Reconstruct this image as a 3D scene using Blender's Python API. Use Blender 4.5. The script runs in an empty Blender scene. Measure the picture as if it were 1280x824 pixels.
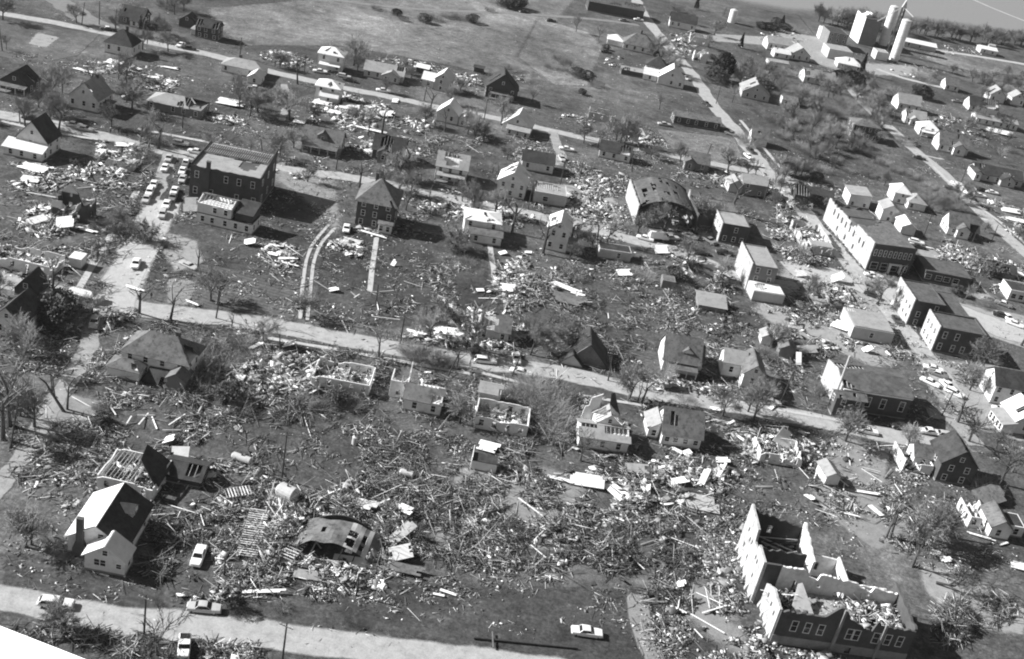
import bpy, math, random
import numpy as np
from mathutils import Vector, Matrix, noise

# ------------------------------------------------------------ camera, sky, sun
sc = bpy.context.scene
COL = sc.collection
F, PX, PY = 1470.0, 640.0, 412.0
TH, ROLL, CH = math.radians(27.65), math.radians(12.0), 135.0
cR, sR, cT, sT = math.cos(ROLL), math.sin(ROLL), math.cos(TH), math.sin(TH)

def G(x, y, z=0.0):
    "ground point seen at a pixel of the photograph (used to survey the town)"
    dx, dy = x-PX, y-PY
    u, v = (dx*cR+dy*sR)/F, (-dx*sR+dy*cR)/F
    d = (u, cT-v*sT, -sT-v*cT)
    t = (z-CH)/d[2]
    return (d[0]*t, d[1]*t)

cam = bpy.data.cameras.new('camera'); co = bpy.data.objects.new('camera', cam); COL.objects.link(co)
cam.sensor_width = 36.0; cam.lens = F/1280*36.0
cam.clip_start = 0.5; cam.clip_end = 6000
X_, D_, F_ = Vector((1, 0, 0)), Vector((0, -sT, -cT)), Vector((0, cT, -sT))
rt, up = X_*cR-D_*sR, -(X_*sR)-D_*cR
m = Matrix((rt, up, -F_)).transposed().to_4x4(); m.translation = (0, 0, CH)
co.matrix_world = m
sc.camera = co
sc.render.resolution_x, sc.render.resolution_y = 1024, 659

SUN_EL, SUN_DIR = math.radians(32), math.radians(-4)      # shadows run towards SUN_DIR (from +X)
sx, sy = -math.cos(SUN_DIR), -math.sin(SUN_DIR)           # horizontal direction towards the sun
w = bpy.data.worlds.new('World'); sc.world = w; w.use_nodes = True
nt = w.node_tree; bg = nt.nodes['Background']
sky = nt.nodes.new('ShaderNodeTexSky'); sky.sky_type = 'NISHITA'; sky.sun_disc = False
sky.sun_elevation = SUN_EL; sky.sun_rotation = math.atan2(sx, sy)
bw = nt.nodes.new('ShaderNodeRGBToBW')
nt.links.new(sky.outputs[0], bw.inputs[0]); nt.links.new(bw.outputs[0], bg.inputs[0])
bg.inputs[1].default_value = 0.052
sl = bpy.data.lights.new('sun', 'SUN'); sl.energy = 5.0; sl.angle = math.radians(0.53)
so = bpy.data.objects.new('sun', sl); COL.objects.link(so); so.location = (-200, 50, 300)
sd = Vector((-sx*math.cos(SUN_EL), -sy*math.cos(SUN_EL), -math.sin(SUN_EL)))
so.rotation_euler = sd.to_track_quat('-Z', 'Y').to_euler()
sc.cycles.transparent_max_bounces = 16
sc.cycles.pixel_filter_type = 'BLACKMAN_HARRIS'; sc.cycles.filter_width = 2.0
sc.view_settings.view_transform = 'Standard'; sc.view_settings.look = 'None'
sc.view_settings.exposure = 0.9; sc.view_settings.gamma = 1.0

R = random.Random(7)
rng = np.random.default_rng(11)

# ------------------------------------------------------------ materials (black and white film: all greys)
MATS = {}
def gval(v): return (v, v, v, 1)
def noise_node(n, L, pos, scale, detail=4, rough=.6):
    t = n.new('ShaderNodeTexNoise'); t.inputs['Scale'].default_value = scale
    t.inputs['Detail'].default_value = detail; t.inputs['Roughness'].default_value = rough
    L.new(pos, t.inputs['Vector']); return t.outputs[0]
def ramp(n, L, fac, stops):
    r = n.new('ShaderNodeValToRGB'); L.new(fac, r.inputs[0])
    e = r.color_ramp.elements
    e[0].position, e[0].color = stops[0][0], gval(stops[0][1])
    e[1].position, e[1].color = stops[-1][0], gval(stops[-1][1])
    for p, v in stops[1:-1]:
        q = e.new(p); q.color = gval(v)
    return r.outputs[0]
def mix(n, L, fac, a, b, mode='MIX'):
    x = n.new('ShaderNodeMix'); x.data_type = 'RGBA'; x.blend_type = mode
    if isinstance(fac, (int, float)): x.inputs[0].default_value = fac
    else: L.new(fac, x.inputs[0])
    for s, i in ((a, 6), (b, 7)):
        if isinstance(s, (int, float)): x.inputs[i].default_value = gval(s)
        else: L.new(s, x.inputs[i])
    return x.outputs[2]
def base_mat(name, rough=.9, spec=.2):
    m = bpy.data.materials.new(name); m.use_nodes = True
    n, L = m.node_tree.nodes, m.node_tree.links
    b = n['Principled BSDF']; b.inputs['Roughness'].default_value = rough
    b.inputs['Specular IOR Level'].default_value = spec
    g = n.new('ShaderNodeNewGeometry')
    return m, n, L, b, g.outputs['Position']
def M_(name, v, var=.25, s1=1.5, s2=.15, rough=.9, bump=.3, stain=0.0, spec=.2, indvar=.0, lines=None):
    "grey with two scales of mottling, optional dark stains and optional per-object brightness"
    if name in MATS: return MATS[name]
    m, n, L, b, pos = base_mat(name, rough, spec)
    a = noise_node(n, L, pos, s1, 5, .65)
    c = ramp(n, L, a, [(.3, v*(1-var)), (.7, v*(1+var))])
    k = noise_node(n, L, pos, s2, 3)
    c = mix(n, L, .5, c, ramp(n, L, k, [(.35, v*(1-var)), (.65, v*(1+var))]))
    if stain:
        st = noise_node(n, L, pos, .9, 6, .7)
        c = mix(n, L, ramp(n, L, st, [(.5, 0), (.62, stain)]), c, v*.35)
    if lines:
        wv = n.new('ShaderNodeTexWave'); wv.bands_direction = 'Z'; wv.inputs['Scale'].default_value = lines
        wv.inputs['Distortion'].default_value = .6; L.new(pos, wv.inputs['Vector'])
        c = mix(n, L, ramp(n, L, wv.outputs['Fac'], [(.1, .35), (.35, 0)]), c, v*.5)
    if indvar:
        oi = n.new('ShaderNodeObjectInfo')
        c = mix(n, L, 1.0, c, ramp(n, L, oi.outputs['Random'], [(0, 1-indvar), (1, 1+0*indvar)]), 'MULTIPLY')
    L.new(c, b.inputs['Base Color'])
    if bump:
        bn = n.new('ShaderNodeBump'); bn.inputs['Strength'].default_value = bump; bn.inputs['Distance'].default_value = .1
        L.new(a, bn.inputs['Height']); L.new(bn.outputs[0], b.inputs['Normal'])
    MATS[name] = m; return m

def ground_col(n, L, pos, k=1.0):
    "matted spring grass: blotches of pale dead grass, dark soil and fine litter"
    big = noise_node(n, L, pos, .016, 6, .62)
    mid = noise_node(n, L, pos, .14, 6, .7)
    fine = noise_node(n, L, pos, 1.5, 6, .8)
    c = ramp(n, L, big, [(.30, .062*k), (.45, .090*k), (.56, .122*k), (.70, .20*k)])
    c = mix(n, L, 1.0, c, ramp(n, L, mid, [(.28, .42), (.45, .85), (.6, 1.1), (.75, 1.9)]), 'MULTIPLY')
    m2 = noise_node(n, L, pos, .5, 6, .8)
    c = mix(n, L, 1.0, c, ramp(n, L, m2, [(.3, .5), (.47, .9), (.58, 1.15), (.7, 1.9)]), 'MULTIPLY')
    c = mix(n, L, 1.0, c, ramp(n, L, fine, [(.28, .35), (.47, .85), (.60, 1.2), (.72, 2.4)]), 'MULTIPLY')
    return c, fine
def ground_mat(name, k=1.0):
    m, n, L, b, pos = base_mat(name, 1.0, .05)
    c, fine = ground_col(n, L, pos, k); L.new(c, b.inputs['Base Color'])
    bn = n.new('ShaderNodeBump'); bn.inputs['Strength'].default_value = .7; bn.inputs['Distance'].default_value = .35
    f2 = noise_node(n, L, pos, .8, 6, .75); L.new(f2, bn.inputs['Height']); L.new(bn.outputs[0], b.inputs['Normal'])
    return m
def blend_mat(name, v, var=.3, rows=None, soft=.5, k=1.0, grass=False):
    "a surface that frays into the grass: vertex attribute edge is 1 inside, 0 on the border"
    m, n, L, b, pos = base_mat(name, .95, .1)
    a = noise_node(n, L, pos, .5, 6, .7); a2 = noise_node(n, L, pos, 3.0, 4, .7)
    c = ramp(n, L, a, [(.3, v*(1-var)), (.5, v), (.7, v*(1+var*.7))])
    c = mix(n, L, .35, c, ramp(n, L, a2, [(.3, v*.4), (.55, v), (.7, v*1.25)]))
    if grass: c, _ = ground_col(n, L, pos, v/.09)
    if rows:
        wv = n.new('ShaderNodeTexWave'); wv.inputs['Scale'].default_value = rows[1]; wv.inputs['Distortion'].default_value = 1.2
        mp = n.new('ShaderNodeMapping'); mp.inputs['Rotation'].default_value = (0, 0, math.radians(rows[0]))
        L.new(pos, mp.inputs['Vector']); L.new(mp.outputs[0], wv.inputs['Vector'])
        c = mix(n, L, .28, c, ramp(n, L, wv.outputs['Fac'], [(.3, v*.5), (.7, v*1.4)]))
    at = n.new('ShaderNodeAttribute'); at.attribute_name = 'edge'
    nz = noise_node(n, L, pos, .45, 7, .75)
    ad = n.new('ShaderNodeMath'); ad.operation = 'MULTIPLY_ADD'
    L.new(nz, ad.inputs[0]); ad.inputs[1].default_value = 1.6*soft; L.new(at.outputs['Fac'], ad.inputs[2])
    f = ramp(n, L, ad.outputs[0], [(min(.85, .10+1.0*soft), 0), (min(1.0, .10+1.0*soft+.35), 1)])
    L.new(c, b.inputs['Base Color'])
    tr = n.new('ShaderNodeBsdfTransparent'); mxs = n.new('ShaderNodeMixShader'); out = n['Material Output']
    L.new(f, mxs.inputs[0]); L.new(tr.outputs[0], mxs.inputs[1]); L.new(b.outputs[0], mxs.inputs[2]); L.new(mxs.outputs[0], out.inputs['Surface'])
    bn = n.new('ShaderNodeBump'); bn.inputs['Strength'].default_value = .35; bn.inputs['Distance'].default_value = .15
    L.new(a2, bn.inputs['Height']); L.new(bn.outputs[0], b.inputs['Normal'])
    return m

WHITE = M_('white_clapboard', .74, .10, 2, .3, stain=.25, bump=.1, lines=1.1)
PALE = M_('pale_grey_siding', .5, .12, 2, .3, stain=.2, bump=.1, lines=1.1)
GREY = M_('grey_siding', .22, .15, 2, .3, stain=.2, bump=.1, lines=1.1)
DARKW = M_('dark_siding', .075, .2, 2, .3)
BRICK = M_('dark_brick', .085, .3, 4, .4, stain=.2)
BRICKL = M_('sunlit_brick', .44, .22, 2.0, .4, stain=.55)  # brick lightened for the sun-facing west walls; sunlight put into its colour
PLASTER = M_('inner_plaster', .70, .18, 1.2, .3, stain=.3)
STONE = M_('foundation_stone', .24, .3, 3, .4)
TRIM = M_('white_trim', .8, .05, 3, .3)
GLASS = M_('window_glass', .012, .3, 1, .3, rough=.12, bump=0, spec=.6)
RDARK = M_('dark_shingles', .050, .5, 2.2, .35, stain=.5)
RGREY = M_('grey_shingles', .14, .38, 2.2, .35, stain=.7)
RLIGHT = M_('light_shingles', .30, .18, 2.2, .35, stain=.3)
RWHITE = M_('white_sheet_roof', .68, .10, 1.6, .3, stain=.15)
RTAR = M_('tar_and_gravel', .10, .35, 1.0, .25, stain=.5)
WOOD = M_('splintered_wood', .36, .4, 3, .5)
WOODW = M_('white_painted_board', .78, .12, 3, .5)
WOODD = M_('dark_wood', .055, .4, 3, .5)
WOODM = M_('weathered_wood', .16, .4, 3, .5)
BARK = M_('bark', .10, .35, 5, 1, indvar=.4)
TWIG = M_('twigs', .27, .3, 5, .3, indvar=.45)
TWIGP = M_('bleached_twigs', .30, .3, 5, .3, indvar=.3)
LEAF = M_('evergreen_leaves', .028, .4, 3, .5)
CONC = M_('concrete', .42, .15, 1.5, .2, stain=.3)
SILO = M_('silo_concrete', .82, .05, .4, .1)
TYRE = M_('tyre_rubber', .02, .2, 3, 1, bump=0)
CHROME = M_('bumper_chrome', .5, .1, 3, 1, rough=.25, bump=0, spec=.8)
CARW = M_('white_car_paint', .78, .06, 2, 1, rough=.3, bump=0, spec=.5)
CARL = M_('pale_car_paint', .45, .06, 2, 1, rough=.3, bump=0, spec=.5)
CARM = M_('grey_car_paint', .18, .08, 2, 1, rough=.3, bump=0, spec=.5)
CARD = M_('dark_car_paint', .035, .1, 2, 1, rough=.3, bump=0, spec=.5)
CLOTH = M_('dark_clothes', .04, .2, 3, 1)
SKIN = M_('skin', .35, .1, 3, 1)
METAL = M_('galvanised_metal', .5, .12, 1.5, .3, rough=.5, stain=.2)
RUBBLE = M_('broken_masonry', .30, .4, 2.5, .5)

# ------------------------------------------------------------ mesh builder
class MB:
    def __init__(s): s.v = []; s.f = []; s.m = []; s.mats = []
    def mi(s, mat):
        if mat not in s.mats: s.mats.append(mat)
        return s.mats.index(mat)
    def add(s, vs, fs, mat):
        k = len(s.v); s.v += [tuple(p) for p in vs]; i = s.mi(mat)
        for f in fs: s.f.append([k+a for a in f]); s.m.append(i)
    def box(s, x0, x1, y0, y1, z0, z1, mat):
        s.add([(x0,y0,z0),(x1,y0,z0),(x1,y1,z0),(x0,y1,z0),(x0,y0,z1),(x1,y0,z1),(x1,y1,z1),(x0,y1,z1)],
              [(3,2,1,0),(4,5,6,7),(0,1,5,4),(1,2,6,5),(2,3,7,6),(3,0,4,7)], mat)
    def bar(s, a, b, w, h, mat):
        "rectangular bar between two points"
        a, b = Vector(a), Vector(b); d = (b-a)
        if d.length < 1e-5: return
        d.normalize(); side = d.cross(Vector((0,0,1)))
        if side.length < 1e-3: side = Vector((1,0,0))
        side.normalize(); u = side.cross(d)
        vs = [p+side*(i*w/2)+u*(j*h/2) for p in (a, b) for i, j in ((-1,-1),(1,-1),(1,1),(-1,1))]
        s.add(vs, [(0,1,2,3),(7,6,5,4),(0,4,5,1),(1,5,6,2),(2,6,7,3),(3,7,4,0)], mat)
    def tube(s, a, b, r0, r1, mat, n=6, cap=True):
        a, b = Vector(a), Vector(b); d = (b-a).normalized()
        x = d.orthogonal().normalized(); y = d.cross(x)
        vs = [p+(x*math.cos(2*math.pi*i/n)+y*math.sin(2*math.pi*i/n))*r for p, r in ((a, r0), (b, r1)) for i in range(n)]
        fs = [(i, (i+1) % n, n+(i+1) % n, n+i) for i in range(n)]
        if cap: fs += [tuple(range(n))[::-1], tuple(range(n, 2*n))]
        s.add(vs, fs, mat)
    def prism(s, poly, axis, a, b, mat):
        "poly of 2D points extruded along axis y or x"
        n = len(poly)
        if axis == 'y': vs = [(p, a, q) for p, q in poly]+[(p, b, q) for p, q in poly]
        elif axis == 'x': vs = [(a, p, q) for p, q in poly]+[(b, p, q) for p, q in poly]
        else: vs = [(p, q, a) for p, q in poly]+[(p, q, b) for p, q in poly]
        s.add(vs, [tuple(range(n)), tuple(range(n, 2*n))[::-1]]+[(i, n+i, n+(i+1) % n, (i+1) % n) for i in range(n)], mat)
    def mesh(s, name):
        me = bpy.data.meshes.new(name); me.from_pydata(s.v, [], s.f)
        for mt in s.mats: me.materials.append(mt)
        me.polygons.foreach_set('material_index', s.m)
        me.update(); return me
    def build(s, name, parent=None, loc=None, rz=None):
        o = bpy.data.objects.new(name, s.mesh(name)); COL.objects.link(o)
        if parent is not None: o.parent = parent
        if loc is not None: o.location = loc
        if rz is not None: o.rotation_euler = (0, 0, rz)
        return o

def tag(o, label=None, cat=None, group=None, kind=None):
    if label: o['label'] = label
    if cat: o['category'] = cat
    if group: o['group'] = group
    if kind: o['kind'] = kind
    return o
def empty(name, loc, rz=0.0):
    o = bpy.data.objects.new(name, None); COL.objects.link(o); o.location = loc; o.rotation_euler = (0, 0, rz)
    o.empty_display_size = .5; return o
def link(name, me, parent=None, loc=(0,0,0), rot=(0,0,0), scale=None):
    o = bpy.data.objects.new(name, me); COL.objects.link(o); o.location = loc; o.rotation_euler = rot
    if parent is not None: o.parent = parent
    if scale is not None: o.scale = scale
    return o
def nz(x, y=0., z=0.): return noise.noise(Vector((x, y, z)))

# landmarks for labels that single things out
LAND = []       # (x, y, nick)
USED = {}
def rel(px, py, L):
    dx, dy = px-L[0], py-L[1]
    if abs(dx) > abs(dy)*1.3: return 'right of' if dx > 0 else 'left of'
    return 'behind' if dy > 0 else 'in front of'
def describe(x, y, phrase, limit=16):
    c = sorted(LAND, key=lambda l: (l[0]-x)**2+(l[1]-y)**2)
    for l in c[:7]:
        t = '%s %s the %s' % (phrase, rel(x, y, l), l[2])
        if len(t.split()) <= limit and t not in USED: USED[t] = 1; return t
    for q in ('the nearest', 'the farther'):
        pass
    for l in c[:5]:
        for k in c[5:14]:
            t = '%s %s %s and %s' % (phrase, 'between', l[2], k[2])
            if len(t.split()) <= limit and t not in USED: USED[t] = 1; return t
    for l in c[:12]:
        t = 'another %s %s the %s' % (phrase, rel(x, y, l), l[2])
        if len(t.split()) <= limit and t not in USED: USED[t] = 1; return t
    return phrase+' '+c[0][2]

# ------------------------------------------------------------ ground, fields, roads
gm = ground_mat('grass_ground')
b = MB(); S = 4000
N = 24
for i in range(N):
    for j in range(N):
        x0, x1 = -S+2*S*i/N, -S+2*S*(i+1)/N; y0, y1 = -1500+6500*j/N, -1500+6500*(j+1)/N
        b.add([(x0,y0,0),(x1,y0,0),(x1,y1,0),(x0,y1,0)], [(0,1,2,3)], gm)
tag(b.build('ground'), kind='structure')

def edge_attr(o, vals):
    a = o.data.color_attributes.new('edge', 'FLOAT_COLOR', 'POINT')
    a.data.foreach_set('color', np.repeat(np.array(vals, dtype=np.float32), 4))
def catmull(P, step):
    out = []
    for i in range(len(P)-1):
        p0 = P[max(i-1, 0)]; p1 = P[i]; p2 = P[i+1]; p3 = P[min(i+2, len(P)-1)]
        L = math.dist(p1, p2); n = max(1, int(L/step))
        for k in range(n):
            t = k/n
            out.append(tuple(.5*(2*p1[c]+(-p0[c]+p2[c])*t+(2*p0[c]-5*p1[c]+4*p2[c]-p3[c])*t*t+(-p0[c]+3*p1[c]-3*p2[c]+p3[c])*t**3) for c in (0, 1)))
    out.append(P[-1]); return out
ZL = [0.004]
def nextz(): ZL[0] += .0018; return ZL[0]
ROADS = []
def ribbon(name, pxs, width, mat, jit=.25, shoulder=.45, step=2.0, smooth=True):
    P = [G(*q) for q in pxs]
    if name == 'road': ROADS.append((P, width/2+.3))
    C = catmull(P, step) if smooth else P
    z = nextz(); vs, ed, fs = [], [], []
    fr = (-1-shoulder, -.85, 0, .85, 1+shoulder); ev = (0, .9, 1, .9, 0)
    for i, p in enumerate(C):
        a = C[max(0, i-1)]; c = C[min(len(C)-1, i+1)]
        d = Vector((c[0]-a[0], c[1]-a[1])).normalized(); nrm = Vector((-d.y, d.x))
        for k, q in enumerate(fr):
            ww = width/2*(1+jit*nz(p[0]*.15, p[1]*.15, 3.1+(q > 0)*7)*1.2)
            vs.append((p[0]+nrm.x*q*ww, p[1]+nrm.y*q*ww, z)); ed.append(ev[k] if 0 < i < len(C)-1 else 0)
    for i in range(len(C)-1):
        for k in range(4):
            fs.append((i*5+k+1, i*5+k, (i+1)*5+k, (i+1)*5+k+1))
    b = MB(); b.add(vs, fs, mat); o = b.build(name); edge_attr(o, ed); tag(o, kind='structure'); return o
def patch(name, pts, mat, jit=.12, feather=.75, fm=None):
    P = np.array([G(*q) for q in pts]); z = nextz()
    size = float(max(np.ptp(P[:, 0]), np.ptp(P[:, 1]))); fm = fm or max(2.0, size*(1-feather)*.35); st = max(1.5, min(fm*.5, size/60))
    xs = np.arange(P[:, 0].min()-st, P[:, 0].max()+2*st, st); ys = np.arange(P[:, 1].min()-st, P[:, 1].max()+2*st, st)
    X, Y = np.meshgrid(xs, ys, indexing='ij'); ins = np.zeros(X.shape, bool); dist = np.full(X.shape, 1e9)
    for i in range(len(P)):
        (x0, y0), (x1, y1) = P[i], P[(i+1) % len(P)]
        dx, dy = x1-x0, y1-y0; t = np.clip(((X-x0)*dx+(Y-y0)*dy)/(dx*dx+dy*dy+1e-9), 0, 1)
        dist = np.minimum(dist, np.hypot(X-x0-t*dx, Y-y0-t*dy))
        c = ((y0 > Y) != (y1 > Y)) & (X < (x1-x0)*(Y-y0)/(y1-y0+1e-12)+x0); ins ^= c
    e = np.where(ins, np.clip(dist/fm, 0, 1), 0); ny = len(ys)
    use = ins[:-1, :-1] | ins[1:, :-1] | ins[:-1, 1:] | ins[1:, 1:]
    idx = -np.ones(X.size, int); I, J = np.nonzero(use); fs = []
    q = np.stack([I*ny+J, (I+1)*ny+J, (I+1)*ny+J+1, I*ny+J+1], 1); u, inv = np.unique(q, return_inverse=True); inv = inv.reshape(q.shape)
    vs = np.stack([X.ravel()[u], Y.ravel()[u], np.full(len(u), z)], 1)
    b = MB(); b.add(vs.tolist(), inv.tolist(), mat); o = b.build(name); edge_attr(o, e.ravel()[u]); tag(o, kind='structure'); return o

ROADM = blend_mat('gravel_road', .37, .38, soft=.35)
ROADP = blend_mat('pale_pavement', .42, .2, soft=.3)
TRACK = blend_mat('dirt_track', .20, .3, soft=.55)
WALKM = blend_mat('concrete_walk', .45, .2, soft=.22)
DIRT = blend_mat('bare_dirt', .24, .35, soft=.6)
DIRTP = blend_mat('pale_dirt', .30, .35, soft=.6)
FIELDM = blend_mat('pasture', .16, .22, soft=.4, grass=True)
FIELDL = blend_mat('pale_stubble_field', .22, .12, soft=.2)
FIELDD = blend_mat('dark_field', .085, .25, soft=.3, grass=True)
ROWS = blend_mat('garden_rows', .10, .3, soft=.3, grass=True, rows=(98, .22))
GRASSD = blend_mat('dark_lawn', .062, .35, soft=.5, grass=True)
GRASSM = blend_mat('mown_lawn', .16, .2, soft=.4, grass=True)

# fields
patch('field', [(250,8),(400,-5),(620,-30),(760,-40),(700,30),(690,50),(668,108),(560,84),(430,60),(300,60),(258,30)], FIELDM, .03, .93)
patch('field', [(640,70),(668,20),(740,40),(760,60),(740,110),(690,108)], FIELDM, .05, .85)
patch('field', [(820,-60),(1500,-150),(1500,70),(1290,50),(1130,28),(1020,26),(905,6),(850,-4)], FIELDL, .02, .97)
patch('field', [(905,8),(1000,18),(1022,45),(960,40),(900,20)], FIELDD, .05, .8)
patch('field', [(1160,62),(1300,80),(1300,98),(1200,90),(1150,72)], FIELDM, .05, .8)
patch('garden_plot', [(-10,23),(128,42),(100,70),(50,80),(-10,70)], ROWS, .03, .95)
patch('garden_plot', [(232,325),(385,350),(370,400),(225,382)], ROWS, .03, .92)
patch('lawn', [(400,270),(612,300),(620,380),(500,415),(385,400)], GRASSD, .06, .8)
patch('lawn', [(816,160),(920,172),(935,208),(850,200)], GRASSM, .05, .85)
patch('lawn', [(0,685),(90,700),(200,745),(240,780),(0,735)], GRASSD, .06, .8)
patch('lawn', [(410,720),(820,730),(960,810),(1000,880),(700,850),(420,790)], GRASSD, .06, .8)
patch('lawn', [(185,300),(240,310),(225,375),(190,365)], GRASSD, .1, .7)
patch('bare_patch', [(32,55),(45,39),(77,47),(60,61)], DIRTP, .03, .97)
# bare and dusty ground
patch('dirt', [(520,712),(700,700),(860,715),(930,650),(915,740),(960,800),(1010,860),(900,830),(780,735),(600,742)], DIRT, .1, .6)
patch('dirt', [(985,310),(1040,335),(1075,350),(1150,420),(1160,450),(1100,470),(1040,440),(960,410),(930,385),(960,350)], DIRTP, .08, .75)
patch('dirt', [(1160,445),(1240,452),(1290,470),(1290,560),(1240,545),(1190,530),(1150,480)], DIRTP, .1, .7)
patch('dirt', [(1140,700),(1200,710),(1290,760),(1290,800),(1210,790),(1150,740)], DIRTP, .1, .6)
patch('dirt', [(1175,372),(1290,395),(1290,440),(1230,420)], DIRTP, .08, .75)
patch('dirt', [(1150,300),(1205,335),(1250,375),(1225,378),(1165,340),(1140,312)], DIRTP, .08, .75)
patch('dirt', [(200,285),(250,300),(262,330),(215,345),(196,310)], DIRTP, .1, .6)
patch('dirt', [(205,345),(250,350),(240,385),(205,380)], DIRT, .1, .6)
patch('dirt', [(320,205),(430,220),(440,285),(405,320),(395,270),(330,225)], DIRT, .1, .6)
patch('dirt', [(690,225),(775,240),(790,300),(705,290)], DIRTP, .1, .6)
patch('dirt', [(960,34),(1040,48),(1060,75),(1140,80),(1180,100),(1060,95),(985,70)], DIRTP, .1, .7)
patch('dirt', [(870,40),(960,45),(960,58),(880,52)], DIRTP, .1, .7)
patch('dirt', [(1000,600),(1120,610),(1150,660),(1100,700),(1020,640)], DIRT, .1, .6)
patch('dirt', [(1040,540),(1120,560),(1110,620),(1010,600)], DIRT, .1, .6)
patch('dirt', [(560,560),(760,590),(700,700),(520,690)], DIRT, .1, .5)
patch('dirt', [(60,480),(140,500),(110,560),(30,560)], DIRT, .1, .5)

# roads
ribbon('road', [(-40,740),(0,746),(100,768),(250,784),(400,803),(560,822),(760,850)], 5.0, ROADM, .3)
ribbon('road', [(-40,341),(0,350),(60,363),(120,374),(180,387),(300,401),(430,424),(560,447),(700,466),(780,484),(900,505),(1000,522),(1130,548),(1210,566)], 5.6, ROADM, .2)
ribbon('road', [(-60,130),(0,143),(80,158),(200,188),(330,208),(450,224),(530,241),(600,256),(700,276),(790,300),(860,318),(930,348),(1000,358)], 5.0, ROADM, .25)
ribbon('road', [(985,340),(1040,345),(1110,366),(1180,385),(1250,410),(1300,425)], 11, ROADP, .15)
ribbon('road', [(-60,5),(0,17),(60,27),(130,41),(200,56),(260,68),(340,90),(420,108),(490,122),(560,137),(620,148),(700,166),(780,183),(850,197),(930,213),(1000,228)], 4.4, ROADM, .25)
ribbon('road', [(790,-10),(805,20),(822,42),(850,75),(870,100),(890,130),(915,158),(940,190),(968,225),(1000,260),(1040,305),(1070,340),(1120,400),(1160,450),(1200,500)], 5.4, ROADM, .25)
ribbon('road', [(1060,105),(1080,130),(1110,158),(1140,185),(1180,218),(1215,255),(1250,288),(1300,332)], 5.0, ROADM, .15)
ribbon('road', [(-30,650),(0,606),(40,555),(70,500),(100,455),(118,405),(145,345),(170,295),(195,240),(215,190)], 3.2, DIRTP, .5)
ribbon('road', [(140,385),(160,340),(182,295),(205,250)], 7.5, ROADP, .15)
ribbon('road', [(300,-20),(480,8),(640,17),(740,24),(800,32)], 3.5, TRACK, .4)
ribbon('road', [(40,-20),(80,5),(110,25),(140,38)], 9, TRACK, .3)
ribbon('road', [(1095,86),(1130,98),(1180,110)], 3.5, ROADP, .2)
ribbon('road', [(1150,60),(1230,72),(1300,84)], 4, ROADP, .2)
ribbon('road', [(1200,-8),(1240,10),(1300,34)], 2, WALKM, .2)
ribbon('road', [(460,60),(560,50),(620,65),(690,100),(750,118)], .5, TRACK, .5)
# paths, walks, tracks
ribbon('path', [(790,740),(800,775),(806,800),(830,850)], 3.0, DIRT, .4)
ribbon('path', [(375,400),(378,360),(384,322),(395,300),(412,280)], .7, WALKM, .2)
ribbon('path', [(384,402),(388,362),(393,325),(403,303),(420,284)], .7, WALKM, .2)
ribbon('path', [(462,366),(466,330),(471,296)], 1.1, WALKM, .1)
ribbon('path', [(612,305),(616,330),(620,360)], 1.3, WALKM, .3)
ribbon('path', [(98,362),(122,322),(145,285),(172,238)], 1.3, WALKM, .15)
ribbon('path', [(165,368),(180,335),(195,312)], 1.3, WALKM, .25)
ribbon('path', [(235,150),(232,172)], 1.8, WALKM, .05, smooth=False)
ribbon('path', [(215,146),(240,150)], 1.2, WALKM, .05, smooth=False)
ribbon('path', [(0,151),(60,165),(125,175)], 1.2, WALKM, .2)
ribbon('path', [(170,161),(290,184),(340,196)], 1.2, WALKM, .2)
ribbon('path', [(355,105),(358,130),(352,152)], 2.0, DIRTP, .2)
ribbon('path', [(1155,515),(1190,525),(1225,560)], 4, DIRTP, .3)
ribbon('path', [(800,160),(806,172),(815,185)], 1.2, WALKM, .3)
ribbon('path', [(690,165),(700,190),(698,208)], 3.2, DIRTP, .3)
ribbon('path', [(1145,192),(1180,200),(1170,196)], 1.0, WALKM, .2)
ribbon('path', [(1165,207),(1205,245),(1250,278),(1290,312)], 1.2, WALKM, .2)
ribbon('path', [(925,150),(950,180),(1000,238)], 1.2, WALKM, .2)
ribbon('path', [(600,466),(700,490),(830,512),(960,540)], .9, WALKM, .3)
ribbon('path', [(800,478),(880,492),(960,510),(1060,528)], 1.0, WALKM, .3)
ribbon('path', [(330,422),(450,443),(590,468)], 1.0, WALKM, .4)

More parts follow.
